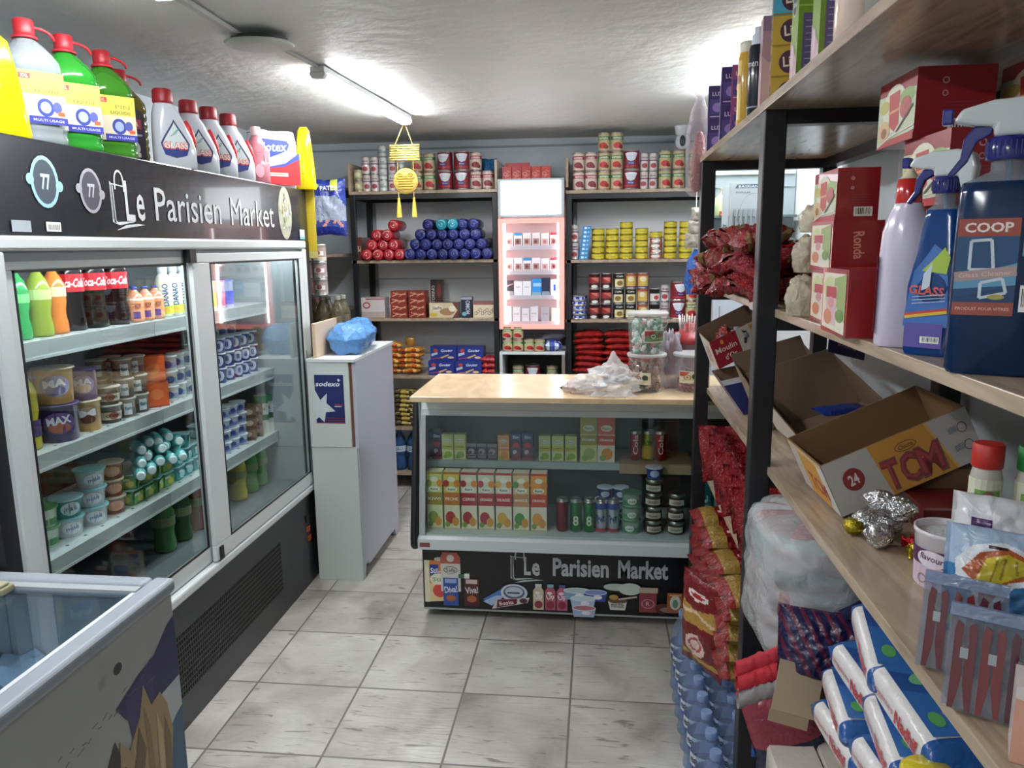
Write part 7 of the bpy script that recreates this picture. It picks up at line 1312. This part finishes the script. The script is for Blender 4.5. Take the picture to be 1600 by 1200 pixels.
# foil sweets spilling out
r7 = random.Random(8)
fs = Kit((lambda m: tag((m.grid(lambda u, v: ((.026 + .012 * noise.noise(Vector((math.cos(6.283 * u) * 2, math.sin(6.283 * u) * 2, v * 4)))) * math.cos(6.283 * u) * math.sin(PI * v), (.022 + .012 * noise.noise(Vector((math.cos(6.283 * u) * 3, math.sin(6.283 * u) * 3, v * 6)))) * math.sin(6.283 * u) * math.sin(PI * v), .024 - .024 * math.cos(PI * v)), 22, 16, mat('#c4c4c4', 'foil', s=60, b=1.0, rough=.2)), m.build('foil_sweet'))[1], 'x', 'sweet'))(MB()))
for i, (x, y, z, w_) in enumerate(((.505, 1.425, 0, 'lowest near the tub'), (.535, 1.405, .004, 'right of the lowest'), (.515, 1.395, .045, 'upper middle one'), (.500, 1.35, .0, 'nearest the shelf edge'), (.54, 1.37, .042, 'topmost right one'))): fs.put((x, y, Z3 + z), i * 1.3, 'silver foil wrapped sweet in front of the tilted carton, ' + w_, 'silver foil sweets')
for i, (x, y, c, w_) in enumerate(((.475, 1.415, '#b8a82e', 'yellow'), (.555, 1.335, '#b5262c', 'red'), (.545, 1.30, '#c2ae2c', 'yellow'), (.575, 1.345, '#9c1f28', 'dark red'))):
    m = MB(); m.loft([(-.022, .002, .012, 2), (-.012, .006, .006, 2), (-.009, .016, .014, 2.4), (.012, .016, .014, 2.4), (.015, .006, .006, 2), (.026, .014, .002, 2)], mat(c, 'foil', s=90, rough=.25), 12); o = m.build('wrapped_sweet', loc=(x, y, Z3 + .016), rot=(PI / 2, 0, i * 1.1)); tag(o, '%s wrapped sweet beside the silver ones, %s' % (w_, ('at left', 'in the middle', 'nearest the tub', 'at right')[i]), 'sweet')
# white and purple tub
t = thing('dessert_tub', 'white tub with purple wrapper and white oval, open top, third shelf', 'tub', (.548, 1.205, Z3), -.45)
m = MB(); m.lathe([(.040, 0), (.042, .004), (.046, .086), (.048, .088), (.048, .094), (.044, .094), (.042, .08)], mat('#cfc8cc', 'gloss'), 40, caps=False); m.lathe([(.041, .002), (.001, .002)], mat('#cfc8cc'), 30, caps=False); m.lathe([(.043, .084), (.001, .086)], mat('#c4c6c6', 'crinkle', s=60), 30, caps=False); m.build('tub', t)
m = MB(); P_ = Print(m, cy(lambda z: .042 + .0045 * z / .086), du=.012, h0=.0008, dh=.0002); P_.rect(-.12, .004, .12, .062, '#c9b4c4'); P_.rect(-.12, .040, .12, .066, '#4f1d4c'); P_.ell(-.018, .052, .024, .014, '#dcd4da'); P_.text('flavour', -.018, .054, .036, .010, '#4f1d4c', .01, -.1); P_.ell(.025, .035, .008, .008, '#c9963c'); P_.ell(.03, .028, .007, .009, '#c46a8a'); P_.ell(.045, .022, .01, .008, '#c9963c'); P_.ring(-.03, .018, .008, .008, .002, '#8c7a5c'); P_.ell(-.01, .02, .006, .008, '#a88a9c'); m.build('wrapper', t)
def jar2(label, x, y, cap, lab, H=.215, R=.023):
    t = bottle('spice_jar', label, 'jar', [(R * .9, 0), (R, .004), (R, H * .75), (R * .9, H * .8), (R * .85, H * .82)], mat('#d2cfc2', 'clear', a=.75), [(R * .98, H * .82), (R, H * .825), (R, H * .99), (R * .92, H)], mat(cap), lambda m: (lambda P_: (P_.rect(-.04, H * .45, .04, H * .74, '#cfd0b8'), P_.rect(-.016, H * .48, .022, H * .66, '#6f9a4c'), P_.ell(.004, H * .6, .010, .012, lab)))(wrap(m, R, a0=-PI * .62))); t.location = (x, y, Z3)
jar2('jar with red cap and green label behind the white bag', .628, 1.27, '#b5281e', '#8c5a44'); jar2('jar with green cap behind the white bag at the photo edge', .688, 1.25, '#1f7a34', '#b0443c')
# white bag with barcode and purple corner
t = thing('white_bag', 'large white plastic bag with purple corner and barcode, third shelf', 'bag', (.625, 1.135, Z3), -.35)
WW = [([(.62 - .5, .48), (.24, .48), (.24, .82), (.12, .82)], '#4a2560'), ([(.24, .46), (.37, .46), (.37, .64), (.24, .64)], '#5a2450'), ([(.135, .51), (.225, .51), (.225, .75), (.135, .75)], '#dcdad6'), ([(.15, .55), (.21, .55), (.21, .57), (.15, .57)], '#222222'), ([(.15, .60), (.21, .60), (.21, .61), (.15, .61)], '#222222'), ([(.15, .64), (.21, .64), (.21, .67), (.15, .67)], '#222222'), ([(.15, .70), (.21, .70), (.21, .72), (.15, .72)], '#222222'), ([(.12, .34), (.28, .36), (.27, .44), (.13, .43)], '#b3a6bc'), ([(.50, .18), (1, .14), (1, .30), (.52, .32)], '#8c1a4c'), ([(.56, .32), (1, .32), (1, .42), (.6, .42)], '#9c2a5c')]
m = MB(); m.X = Matrix.Translation((0, -.02, .088)) @ Matrix.Rotation(PI / 2 - .12, 4, 'X'); m.pillow(.20, .176, .06, paint(WW, '#cfcfd0', s=26, b=.35), seed=71, nu=120, nv=100, wr=.10); m.build('bag', t)
t = thing('butterfly_pack', 'blue plastic pack printed with a yellow butterfly, third shelf', 'pack', (.585, 1.055, Z3), -.35)
WB = [([(.06, .68), (.16, .84), (.34, .90), (.55, .80), (.70, .66), (.55, .56), (.40, .50), (.30, .26), (.20, .20), (.16, .46), (.07, .54)], '#d8dce0'), ([(.10, .60), (.20, .78), (.36, .85), (.52, .76), (.62, .66), (.50, .60), (.37, .54), (.27, .32), (.21, .27), (.20, .48)], '#a8552c'), ([(.18, .52), (.24, .74), (.36, .80), (.48, .74), (.52, .66), (.44, .62), (.34, .54), (.25, .38)], '#bfae34'), ([(.25, .83), (.36, .83), (.36, .86), (.25, .86)], '#3a2a24'),
      ([(.30, .74), (.31, .76), (.26, .46), (.245, .46)], '#8c7a24'), ([(.34, .76), (.355, .76), (.33, .56), (.315, .56)], '#8c7a24'), ([(.40, .76), (.415, .75), (.42, .62), (.405, .62)], '#8c7a24'),
      ([(.68, .74), (.73, .94), (.79, .76), (.73, .70)], '#7a3f78'), ([(.82, .76), (.88, .95), (.93, .72)], '#4f8a94'), ([(.93, .72), (1, .95), (1, .70)], '#7fae4c'), ([(.66, .50), (.98, .34), (.98, .46), (.70, .60)], '#a88480'), ([(.60, .44), (.98, .26), (.98, .28), (.60, .46)], '#b9c4c8'), ([(.60, .40), (.98, .22), (.98, .24), (.60, .42)], '#b9c4c8'), ([(.72, .0), (1, .04), (1, .22), (.76, .18)], '#bfc4b8'), ([(.04, .08), (.2, .06), (.18, .22), (.07, .24)], '#8fb06c'), ([(.22, .08), (.36, .08), (.34, .14), (.22, .14)], '#6a6a34')]
m = MB(); m.X = Matrix.Translation((0, -.01, .075)) @ Matrix.Rotation(PI / 2 - .2, 4, 'X'); m.pillow(.20, .15, .05, paint(WB, lambda u, v: '#3f78a8' if v < .62 - .15 * u + .03 * math.sin(20 * u) else '#9fb4cc', s=30, b=.4), seed=74, nu=190, nv=140, wr=.10); m.build('pack', t)
# packs of dark red pegs
for q, (x, y, rz, w_) in enumerate(((.462, .955, -.5, 'rear'), (.455, .865, -.5, 'front'))):
    t = thing('peg_pack', '%s clear pack of dark red clothes pegs on the third shelf' % w_, 'peg pack', (x, y, Z3), rz)
    for i in range(3):
        m = MB(); cx_ = -.028 + .028 * i; ti = .30
        m.X = Matrix.Translation((cx_, -.028, .004)) @ Matrix.Rotation(-ti, 4, 'X')
        PG = mat(('#5a1416', '#681818', '#4a1020')[i], 'gloss')
        for sx in (-1, 1): m.prism([(sx * .0115, .0), (sx * .006, .0), (sx * .0012, .03), (sx * .0012, .062), (sx * .004, .075), (sx * .0025, .095), (sx * .009, .1), (sx * .0115, .088), (sx * .011, .06)], -.005, .005, PG)
        m.box(-.004, .004, -.006, .006, .058, .07, mat('#8a8a8c', 'metal')); m.build('clothes_peg', t)
    m = MB(); m.X = Matrix.Translation((0, -.026, .0)) @ Matrix.Rotation(-.30, 4, 'X'); m.box(-.046, .046, -.008, -.0075, .002, .115, mat('#dfe4ec', 'film', a=.07, s=50)); m.box(-.046, .046, .0078, .0083, .002, .115, mat('#cfd4dc', 'film', a=.12, s=50)); m.box(-.046, .046, -.009, .009, .108, .122, mat('#9fb0cc', 'film', a=.5, s=50)); m.build('bag', t)
rpack('orange_white_box', 'pale orange and white box at the lower right corner, third shelf', 'box', .475, .775, Z3, .075, .05, .085, '#d2c8c4', lambda P_, W, H: (P_.poly([(0, 0), (W, 0), (W, H * .7), (0, H * .85)], '#cf9a84'), P_.ell(W * .4, H * .45, W * .25, H * .2, '#d8aa90'), P_.rect(W * .3, H * .08, W * .48, H * .42, '#6a6a94')), None, -.45)
rpack('orange_white_box', 'second orange and white box nearest the camera, third shelf', 'box', .462, .69, Z3, .075, .05, .08, '#d2c8c4', lambda P_, W, H: (P_.poly([(0, 0), (W, 0), (W, H * .7), (0, H * .85)], '#cf9a84'), P_.rect(W * .3, H * .08, W * .48, H * .42, '#6a6a94')), None, -.45)

# ================================================================== FOURTH BOARD AND BELOW
Z4 = R4 + .0006; Z5 = R5 + .0006
SPK = lambda u, v: mat('#8a1016' if noise.noise(Vector((u * 5, v * 5, 2))) < .2 else '#680c10', 'crinkle', s=90, b=1.0, rough=.15)
spk = Kit((lambda m: tag((m.pillow(.24, .20, .07, SPK, nu=22, nv=18, seed=80, wr=.22), m.build('red_bag'))[1], 'x', 'red bag'))(MB()))
for i, y in enumerate((2.03, 2.15, 2.27, 2.39, 2.51, 2.63, 2.75)): spk.put((.475 + .01 * (i % 2), y, Z4 + .118), 0, 'glossy red bag standing on the fourth shelf, %s from the near post' % ORD[i], 'glossy red bags on the fourth shelf', rot=(PI / 2 - .15, PI / 2, .0)[:2] + (PI / 2 + .9,) if False else (1.25, 0, .25 + .1 * (i % 3)))
spk.put((.56, 1.94, Z4 + .115), 0, 'glossy red bag just right of the near post, fourth shelf', rot=(1.3, 0, .2))
# big filled bag hanging over the edge
t = thing('large_filled_bag', 'large clear white plastic bag bulging over the fourth shelf edge', 'plastic bag', (.462, 1.625, Z4))
secs = []
for k in range(13):
    s_ = k / 12; b = (1 - .28 * abs(2 * s_ - 1) ** 5) * (1 + .03 * math.sin(7 * s_)); secs.append((.0 + .292 * s_, .128 * b, .19 * b, 3.2, -.006 + .012 * s_, .0))
def bigbag(seed, sc, mt, nm):
    m = MB(); sd = seed * 3.3
    def f(u, v):
        a = 2 * PI * u; s_ = v; b = (1 - .22 * abs(2 * s_ - 1) ** 6) * sc * (1 if s_ < .93 else max(.02, (1 - s_) / .07) ** .5) * (1 if s_ > .04 else max(.02, s_ / .04) ** .5); c, sn = math.cos(a), math.sin(a)
        r_ = 1 + .07 * noise.noise(Vector((c * 1.6 + sd, sn * 1.6, s_ * 2.2))) + .05 * noise.noise(Vector((c * 3 + sd, sn * 3, s_ * 9))) - .04 * abs(noise.noise(Vector((c * 9, sn * 9, s_ * 3 + sd))))
        return (.128 * b * r_ * sgn(c) * abs(c) ** .72, .19 * b * r_ * sgn(sn) * abs(sn) ** .72, .292 * s_ + .01 * noise.noise(Vector((c * 3, sn * 3, sd))) * (s_ > .1))
    m.grid(f, 70, 36, mt); m.build(nm, t)
bigbag(1, .93, lambda u, v: mat('#3a3438' if (.60 < v < .74 and .60 < u < .70) or (.66 < v < .72 and .76 < u < .82) else ('#9c8488' if noise.noise(Vector((u * 7, v * 16, 0))) < .1 else ('#6e4c54' if v < .55 else '#98a2a2')), 'crinkle', s=20, b=.6), 'contents')
bigbag(2, 1.0, mat('#e6ecec', 'film', a=.34, s=18, b=.9, rough=.1), 'bag')
# red and grey scourer roll
t = thing('scourer_roll', 'red and grey fluffy striped cleaning roll lying across the shelf edge', 'cleaning roll', (.275, 1.40, Z4 - .012), 0)
for i, (zz, yy, rr, c) in enumerate(((.045, .02, .017, '#8b8685'), (.026, .0, .018, '#c4303a'), (.004, -.012, .018, '#8f8a88'))):
    m = MB()
    def sc(u, v, zz=zz, yy=yy, rr=rr): a = 2 * PI * u; n_ = 1 + .28 * noise.noise(Vector((math.cos(a) * 4, math.sin(a) * 4, v * 40))); x = .0 + .34 * v; return (x, yy + rr * n_ * math.cos(a) + .05 * v, zz + rr * n_ * math.sin(a) + .09 * v + .012 * math.sin(3 * v))
    m.grid(lambda u, v: sc(u, v), 14, 90, (lambda u, v: mat('#b0222e', 'plain', rough=.8)) if i == 1 else (lambda u, v: mat('#aa2430', 'plain', rough=.8) if v < .45 and i == 0 else mat('#8b8685', 'plain', rough=.8))); m.build('pad', t)
m = MB(); m.box(.24, .285, .04, .06, .10, .135, mat('#a9c436', 'plain', rough=.8)); m.build('green_pad', t)
t = thing('striped_cloth_pack', 'purple and blue striped cloth pack behind the cardboard flap', 'cloth pack', (.455, 1.43, Z4 + .02), -.15)
m = MB(); m.X = Matrix.Translation((.0, 0, .072)) @ Matrix.Rotation(PI / 2 - .35, 4, 'X'); m.pillow(.20, .14, .06, lambda u, v: mat('#1f1d42' if (u * 9 + v * 3) % 1 < .6 else '#5a2038', 'crinkle', s=40, b=.4), seed=90, nu=120, nv=50); m.build('pack', t)
t = thing('dark_cloth', 'dark navy folded cloth above the striped pack', 'cloth', (.56, 1.46, Z4 + .14), .1)
m = MB(); m.pillow(.20, .12, .05, mat('#1f1f3a', 'crinkle', s=30, b=.4), seed=91); m.build('cloth', t)
t = thing('cardboard_flap', 'tan cardboard carton flap with folded edge below the scourer roll', 'cardboard', (.362, 1.26, .738), 0)
m = MB(); m.X = Matrix.Rotation(-.35, 4, 'X') @ Matrix.Rotation(.22, 4, 'Y'); m.box(-.01, .072, 0, .003, .012, .105, mat('#a9967a')); m.box(-.012, .06, .0, .003, -.01, .0115, mat('#9a886c')); m.build('flap', t)
t.location = (.338, 1.35, .775)
# wipes
def wipes():
    t = thing('wipes_pack', 'x', 'wipes pack'); m = MB(); m.X = Matrix.Translation((0, .1, .028)) @ Matrix.Rotation(PI / 2, 4, 'X')
    BL_, WH_ = mat('#24508c', 'crinkle', s=40, b=.3), mat('#d2cecc', 'crinkle', s=40, b=.25)
    m.loft([(0, .050, .003, 3), (.006, .051, .006, 3), (.016, .0535, .022, 3.2), (.028, .054, .026, 4), (.07, .054, .0275, 4.5), (.13, .054, .0275, 4.5), (.172, .054, .026, 4), (.184, .0535, .022, 3.2), (.194, .051, .006, 3), (.2, .050, .003, 3)], [BL_, BL_, BL_, WH_, WH_, WH_, BL_, BL_, BL_], 36); m.build('pack', t)
    m = MB(); P_ = Print(m, pl((-.0545, .085, .012), (0, -1, 0), (0, 0, 1)), h0=.0008); P_.text('Lingettes', .048, .017, .065, .014, '#b06a70', .005); P_.text('Nadhif', .118, .017, .062, .022, '#b02834', .03)
    P_ = Print(m, pl((-.04, -.072, .0558), (1, 0, 0), (0, 1, 0)), h0=.0006); P_.rect(.0, .0, .085, .144, '#2a5c98'); P_.poly([(.0, .09), (.085, .06), (.085, .10), (.0, .13)], '#1f4580'); P_.ell(.04, .11, .02, .012, '#5f9c6c', .3); P_.ell(.045, .04, .012, .010, '#c46a6c'); P_.ell(.06, .075, .012, .006, '#dfe2e6'); P_.ell(.02, .03, .01, .014, '#4f9050')
    m.build('print', t); return t
wk = Kit(wipes())
for i, (x, y, z, rx, rz) in enumerate(((.455, 1.235, 0, 0, .1), (.455, 1.235, .058, .04, -.1), (.475, 1.22, .117, .10, .12), (.46, 1.05, 0, 0, -.08), (.458, 1.05, .058, 0, .08), (.465, 1.06, .117, .05, -.1), (.475, 1.04, .178, .14, .1), (.475, 1.18, .20, .2, -.15), (.46, .83, .0, 0, .1), (.46, .83, .058, 0, 0), (.465, .83, .117, 0, .1))):
    wk.put((x, y, Z4 + z), 0, 'white and blue pack of wipes, %s on the fourth shelf' % ('lowest in far pile', 'second in far pile', 'third in far pile', 'lowest in middle pile', 'second in middle pile', 'third in middle pile', 'top of middle pile', 'leaning between both piles', 'lowest in near pile', 'middle of near pile', 'top of near pile')[i], 'packs of wipes on the fourth shelf', rot=(rx, -.05, rz))
m = MB(); m.lathe([(.001, 0), (.03, .003), (.034, .01), (.034, .018), (.03, .022), (.001, .024)], mat('#c9b81e', 'gloss'), 24, caps=False); o = m.build('yellow_ball', loc=(.405 + .02, .925, Z4 + .175)); tag(o, 'yellow rounded lid on the near wipes at the photo bottom', 'lid')
# fifth board
gp = Kit((lambda m: tag((m.pillow(.26, .17, .06, lambda u, v: mat('#8c7030' if (.1 < u < .32) else ('#d0c8c0' if ((u - .45) / .09) ** 2 + ((v - .5) / .2) ** 2 < 1 else ('#7c1216' if noise.noise(Vector((u * 5, v * 5, 2))) < .25 else '#5a0c10')), 'crinkle', s=50, b=.7, rough=.18), nu=26, nv=18, seed=100, wr=.16), m.build('pasta_bag'))[1], 'x', 'pasta bag'))(MB()))
for j, y in enumerate((2.68, 2.48, 2.28, 2.08)):
    for k in range(5): gp.put((.475, y, Z5 + .056 * k + .012), 0, 'red and gold pasta bag, %s of the %s pile from the far post' % (bt(k, 5), ORD[j]), 'red and gold pasta bags', rot=(rnd.uniform(-.06, .06), -.03, PI * 0 + rnd.uniform(-.08, .08)))
t = thing('leaning_pasta_bag', 'red and gold pasta bag with white oval leaning out over the water bottles', 'pasta bag', (.372, 2.20, .55), 0); t.location = (.352, 2.25, .50)
def ov(cx, cy_, rx, ry): return [(cx + rx * math.cos(i * PI / 10), cy_ + ry * math.sin(i * PI / 10)) for i in range(20)]
LP = [([(0, .10), (1, .10), (1, .15), (0, .15)], '#a8843c'), ([(.05, .48), (.95, .52), (.9, .74), (.5, .68), (.1, .72)], '#a8843c'), ([(.1, .58), (.5, .64), (.9, .56), (.9, .60), (.5, .68), (.1, .62)], '#d8b89a'), (ov(.5, .84, .26, .05), '#d4c4c0'), (ov(.5, .84, .18, .02), '#a02024'), (ov(.5, .27, .24, .12), '#cdb0a4'), (ov(.5, .27, .15, .075), '#a04440'), (ov(.5, .27, .10, .05), '#cdb0a4')]
m = MB(); m.X = Matrix.Rotation(-PI / 2 + .5, 4, 'Z') @ Matrix.Rotation(PI / 2, 4, 'X'); m.pillow(.20, .30, .055, paint(LP, '#6a0e12', s=50, b=.6, rough=.18), nu=40, nv=60, seed=101, wr=.14); m.build('bag', t)
for i, (x, y, c, lab) in enumerate(((.44, 1.78, '#2458a8', 'bright blue packet beside the near post on the lowest board'), (.50, 1.86, '#7a2c3c', 'pink and navy clear wrapped packet on the lowest board'))):
    m = MB(); m.X = Matrix.Translation((0, 0, .075)) @ Matrix.Rotation(PI / 2, 4, 'X'); m.pillow(.12, .15, .05, mat(c, 'crinkle', s=50, rough=.15), seed=110 + i); o = m.build('packet', loc=(x, y - (.0 if i else .03), Z5)); tag(o, lab, 'packet')
for i, (x, y) in enumerate(((.45, 1.60), (.455, 1.46), (.56, 1.60))):
    m = MB(); m.loft([(0, .05, .06, 6), (.006, .055, .065, 6), (.085, .055, .065, 6), (.095, .05, .06, 6)], mat('#c9c2b8', 'crinkle', s=30, b=.2), 24); o = m.build('tissue_pack', loc=(x, y, Z5)); tag(o, 'off white soft pack on the lowest board, ' + ('left far', 'left near', 'right')[i] + ' one', 'tissue pack', 'off white soft packs')
m = MB(); m.X = Matrix.Translation((0, 0, .11)) @ Matrix.Rotation(PI / 2 - .1, 4, 'X') @ Matrix.Rotation(.3, 4, 'Z'); m.pillow(.16, .22, .05, lambda u, v: mat('#8c3444' if v > .4 else '#1f2440', 'crinkle', s=40, rough=.12), seed=113); o = m.build('film_packet', loc=(.44, 1.69, Z5)); tag(o, 'pink topped dark film packet below the cardboard flap', 'packet')
# water bottles on the floor
def wprint(P_, R, H): n = PI * R * .98; P_.rect(-n, H * .48, n, H * .60, '#c4ccd6'); P_.rect(-n, H * .455, n, H * .48, '#2c3f94'); P_.text('eau', 0, H * .54, .05, .018, '#2a2f3c', .03)
wf = Kit(bottle('water_bottle', 'x', 'water bottle', [(.036, 0), (.042, .006)] + [(.042 - (.003 if i % 2 else 0), .02 + .018 * i) for i in range(8)] + [(.042, .175), (.042, .2), (.040, .22), (.03, .26), (.014, .29), (.014, .296)], mat('#cfdef2', 'clear', a=.13, rough=.06), [(.016, .292), (.017, .294), (.017, .312), (.015, .314)], mat('#a9c0e4', 'clear', a=.5), lambda m: wprint(wrap(m, .0425, a0=-PI * .75), .0425, .31)))
for i in range(10):
    for j in range(2):
        wf.put((.325 + .089 * j, 2.70 - .09 * i, .0005), 0, 'clear blue water bottle on the floor, %s from far end of the %s row' % (ORD[i], ('aisle', 'inner')[j]), 'water bottles on the floor')
# behind the post: cooler box face and cartons seen through the gap
m = MB(); m.box(.665, .86, 4.55, 4.90, 0, 1.42, mat('#b5bcc4')); m.box(.70, .705, 4.545, 4.55, .1, 1.3, mat('#7d848c')); o = m.build('white_appliance', bevel=.01); tag(o, 'white upright appliance behind the far shelf post near the back wall', 'appliance')
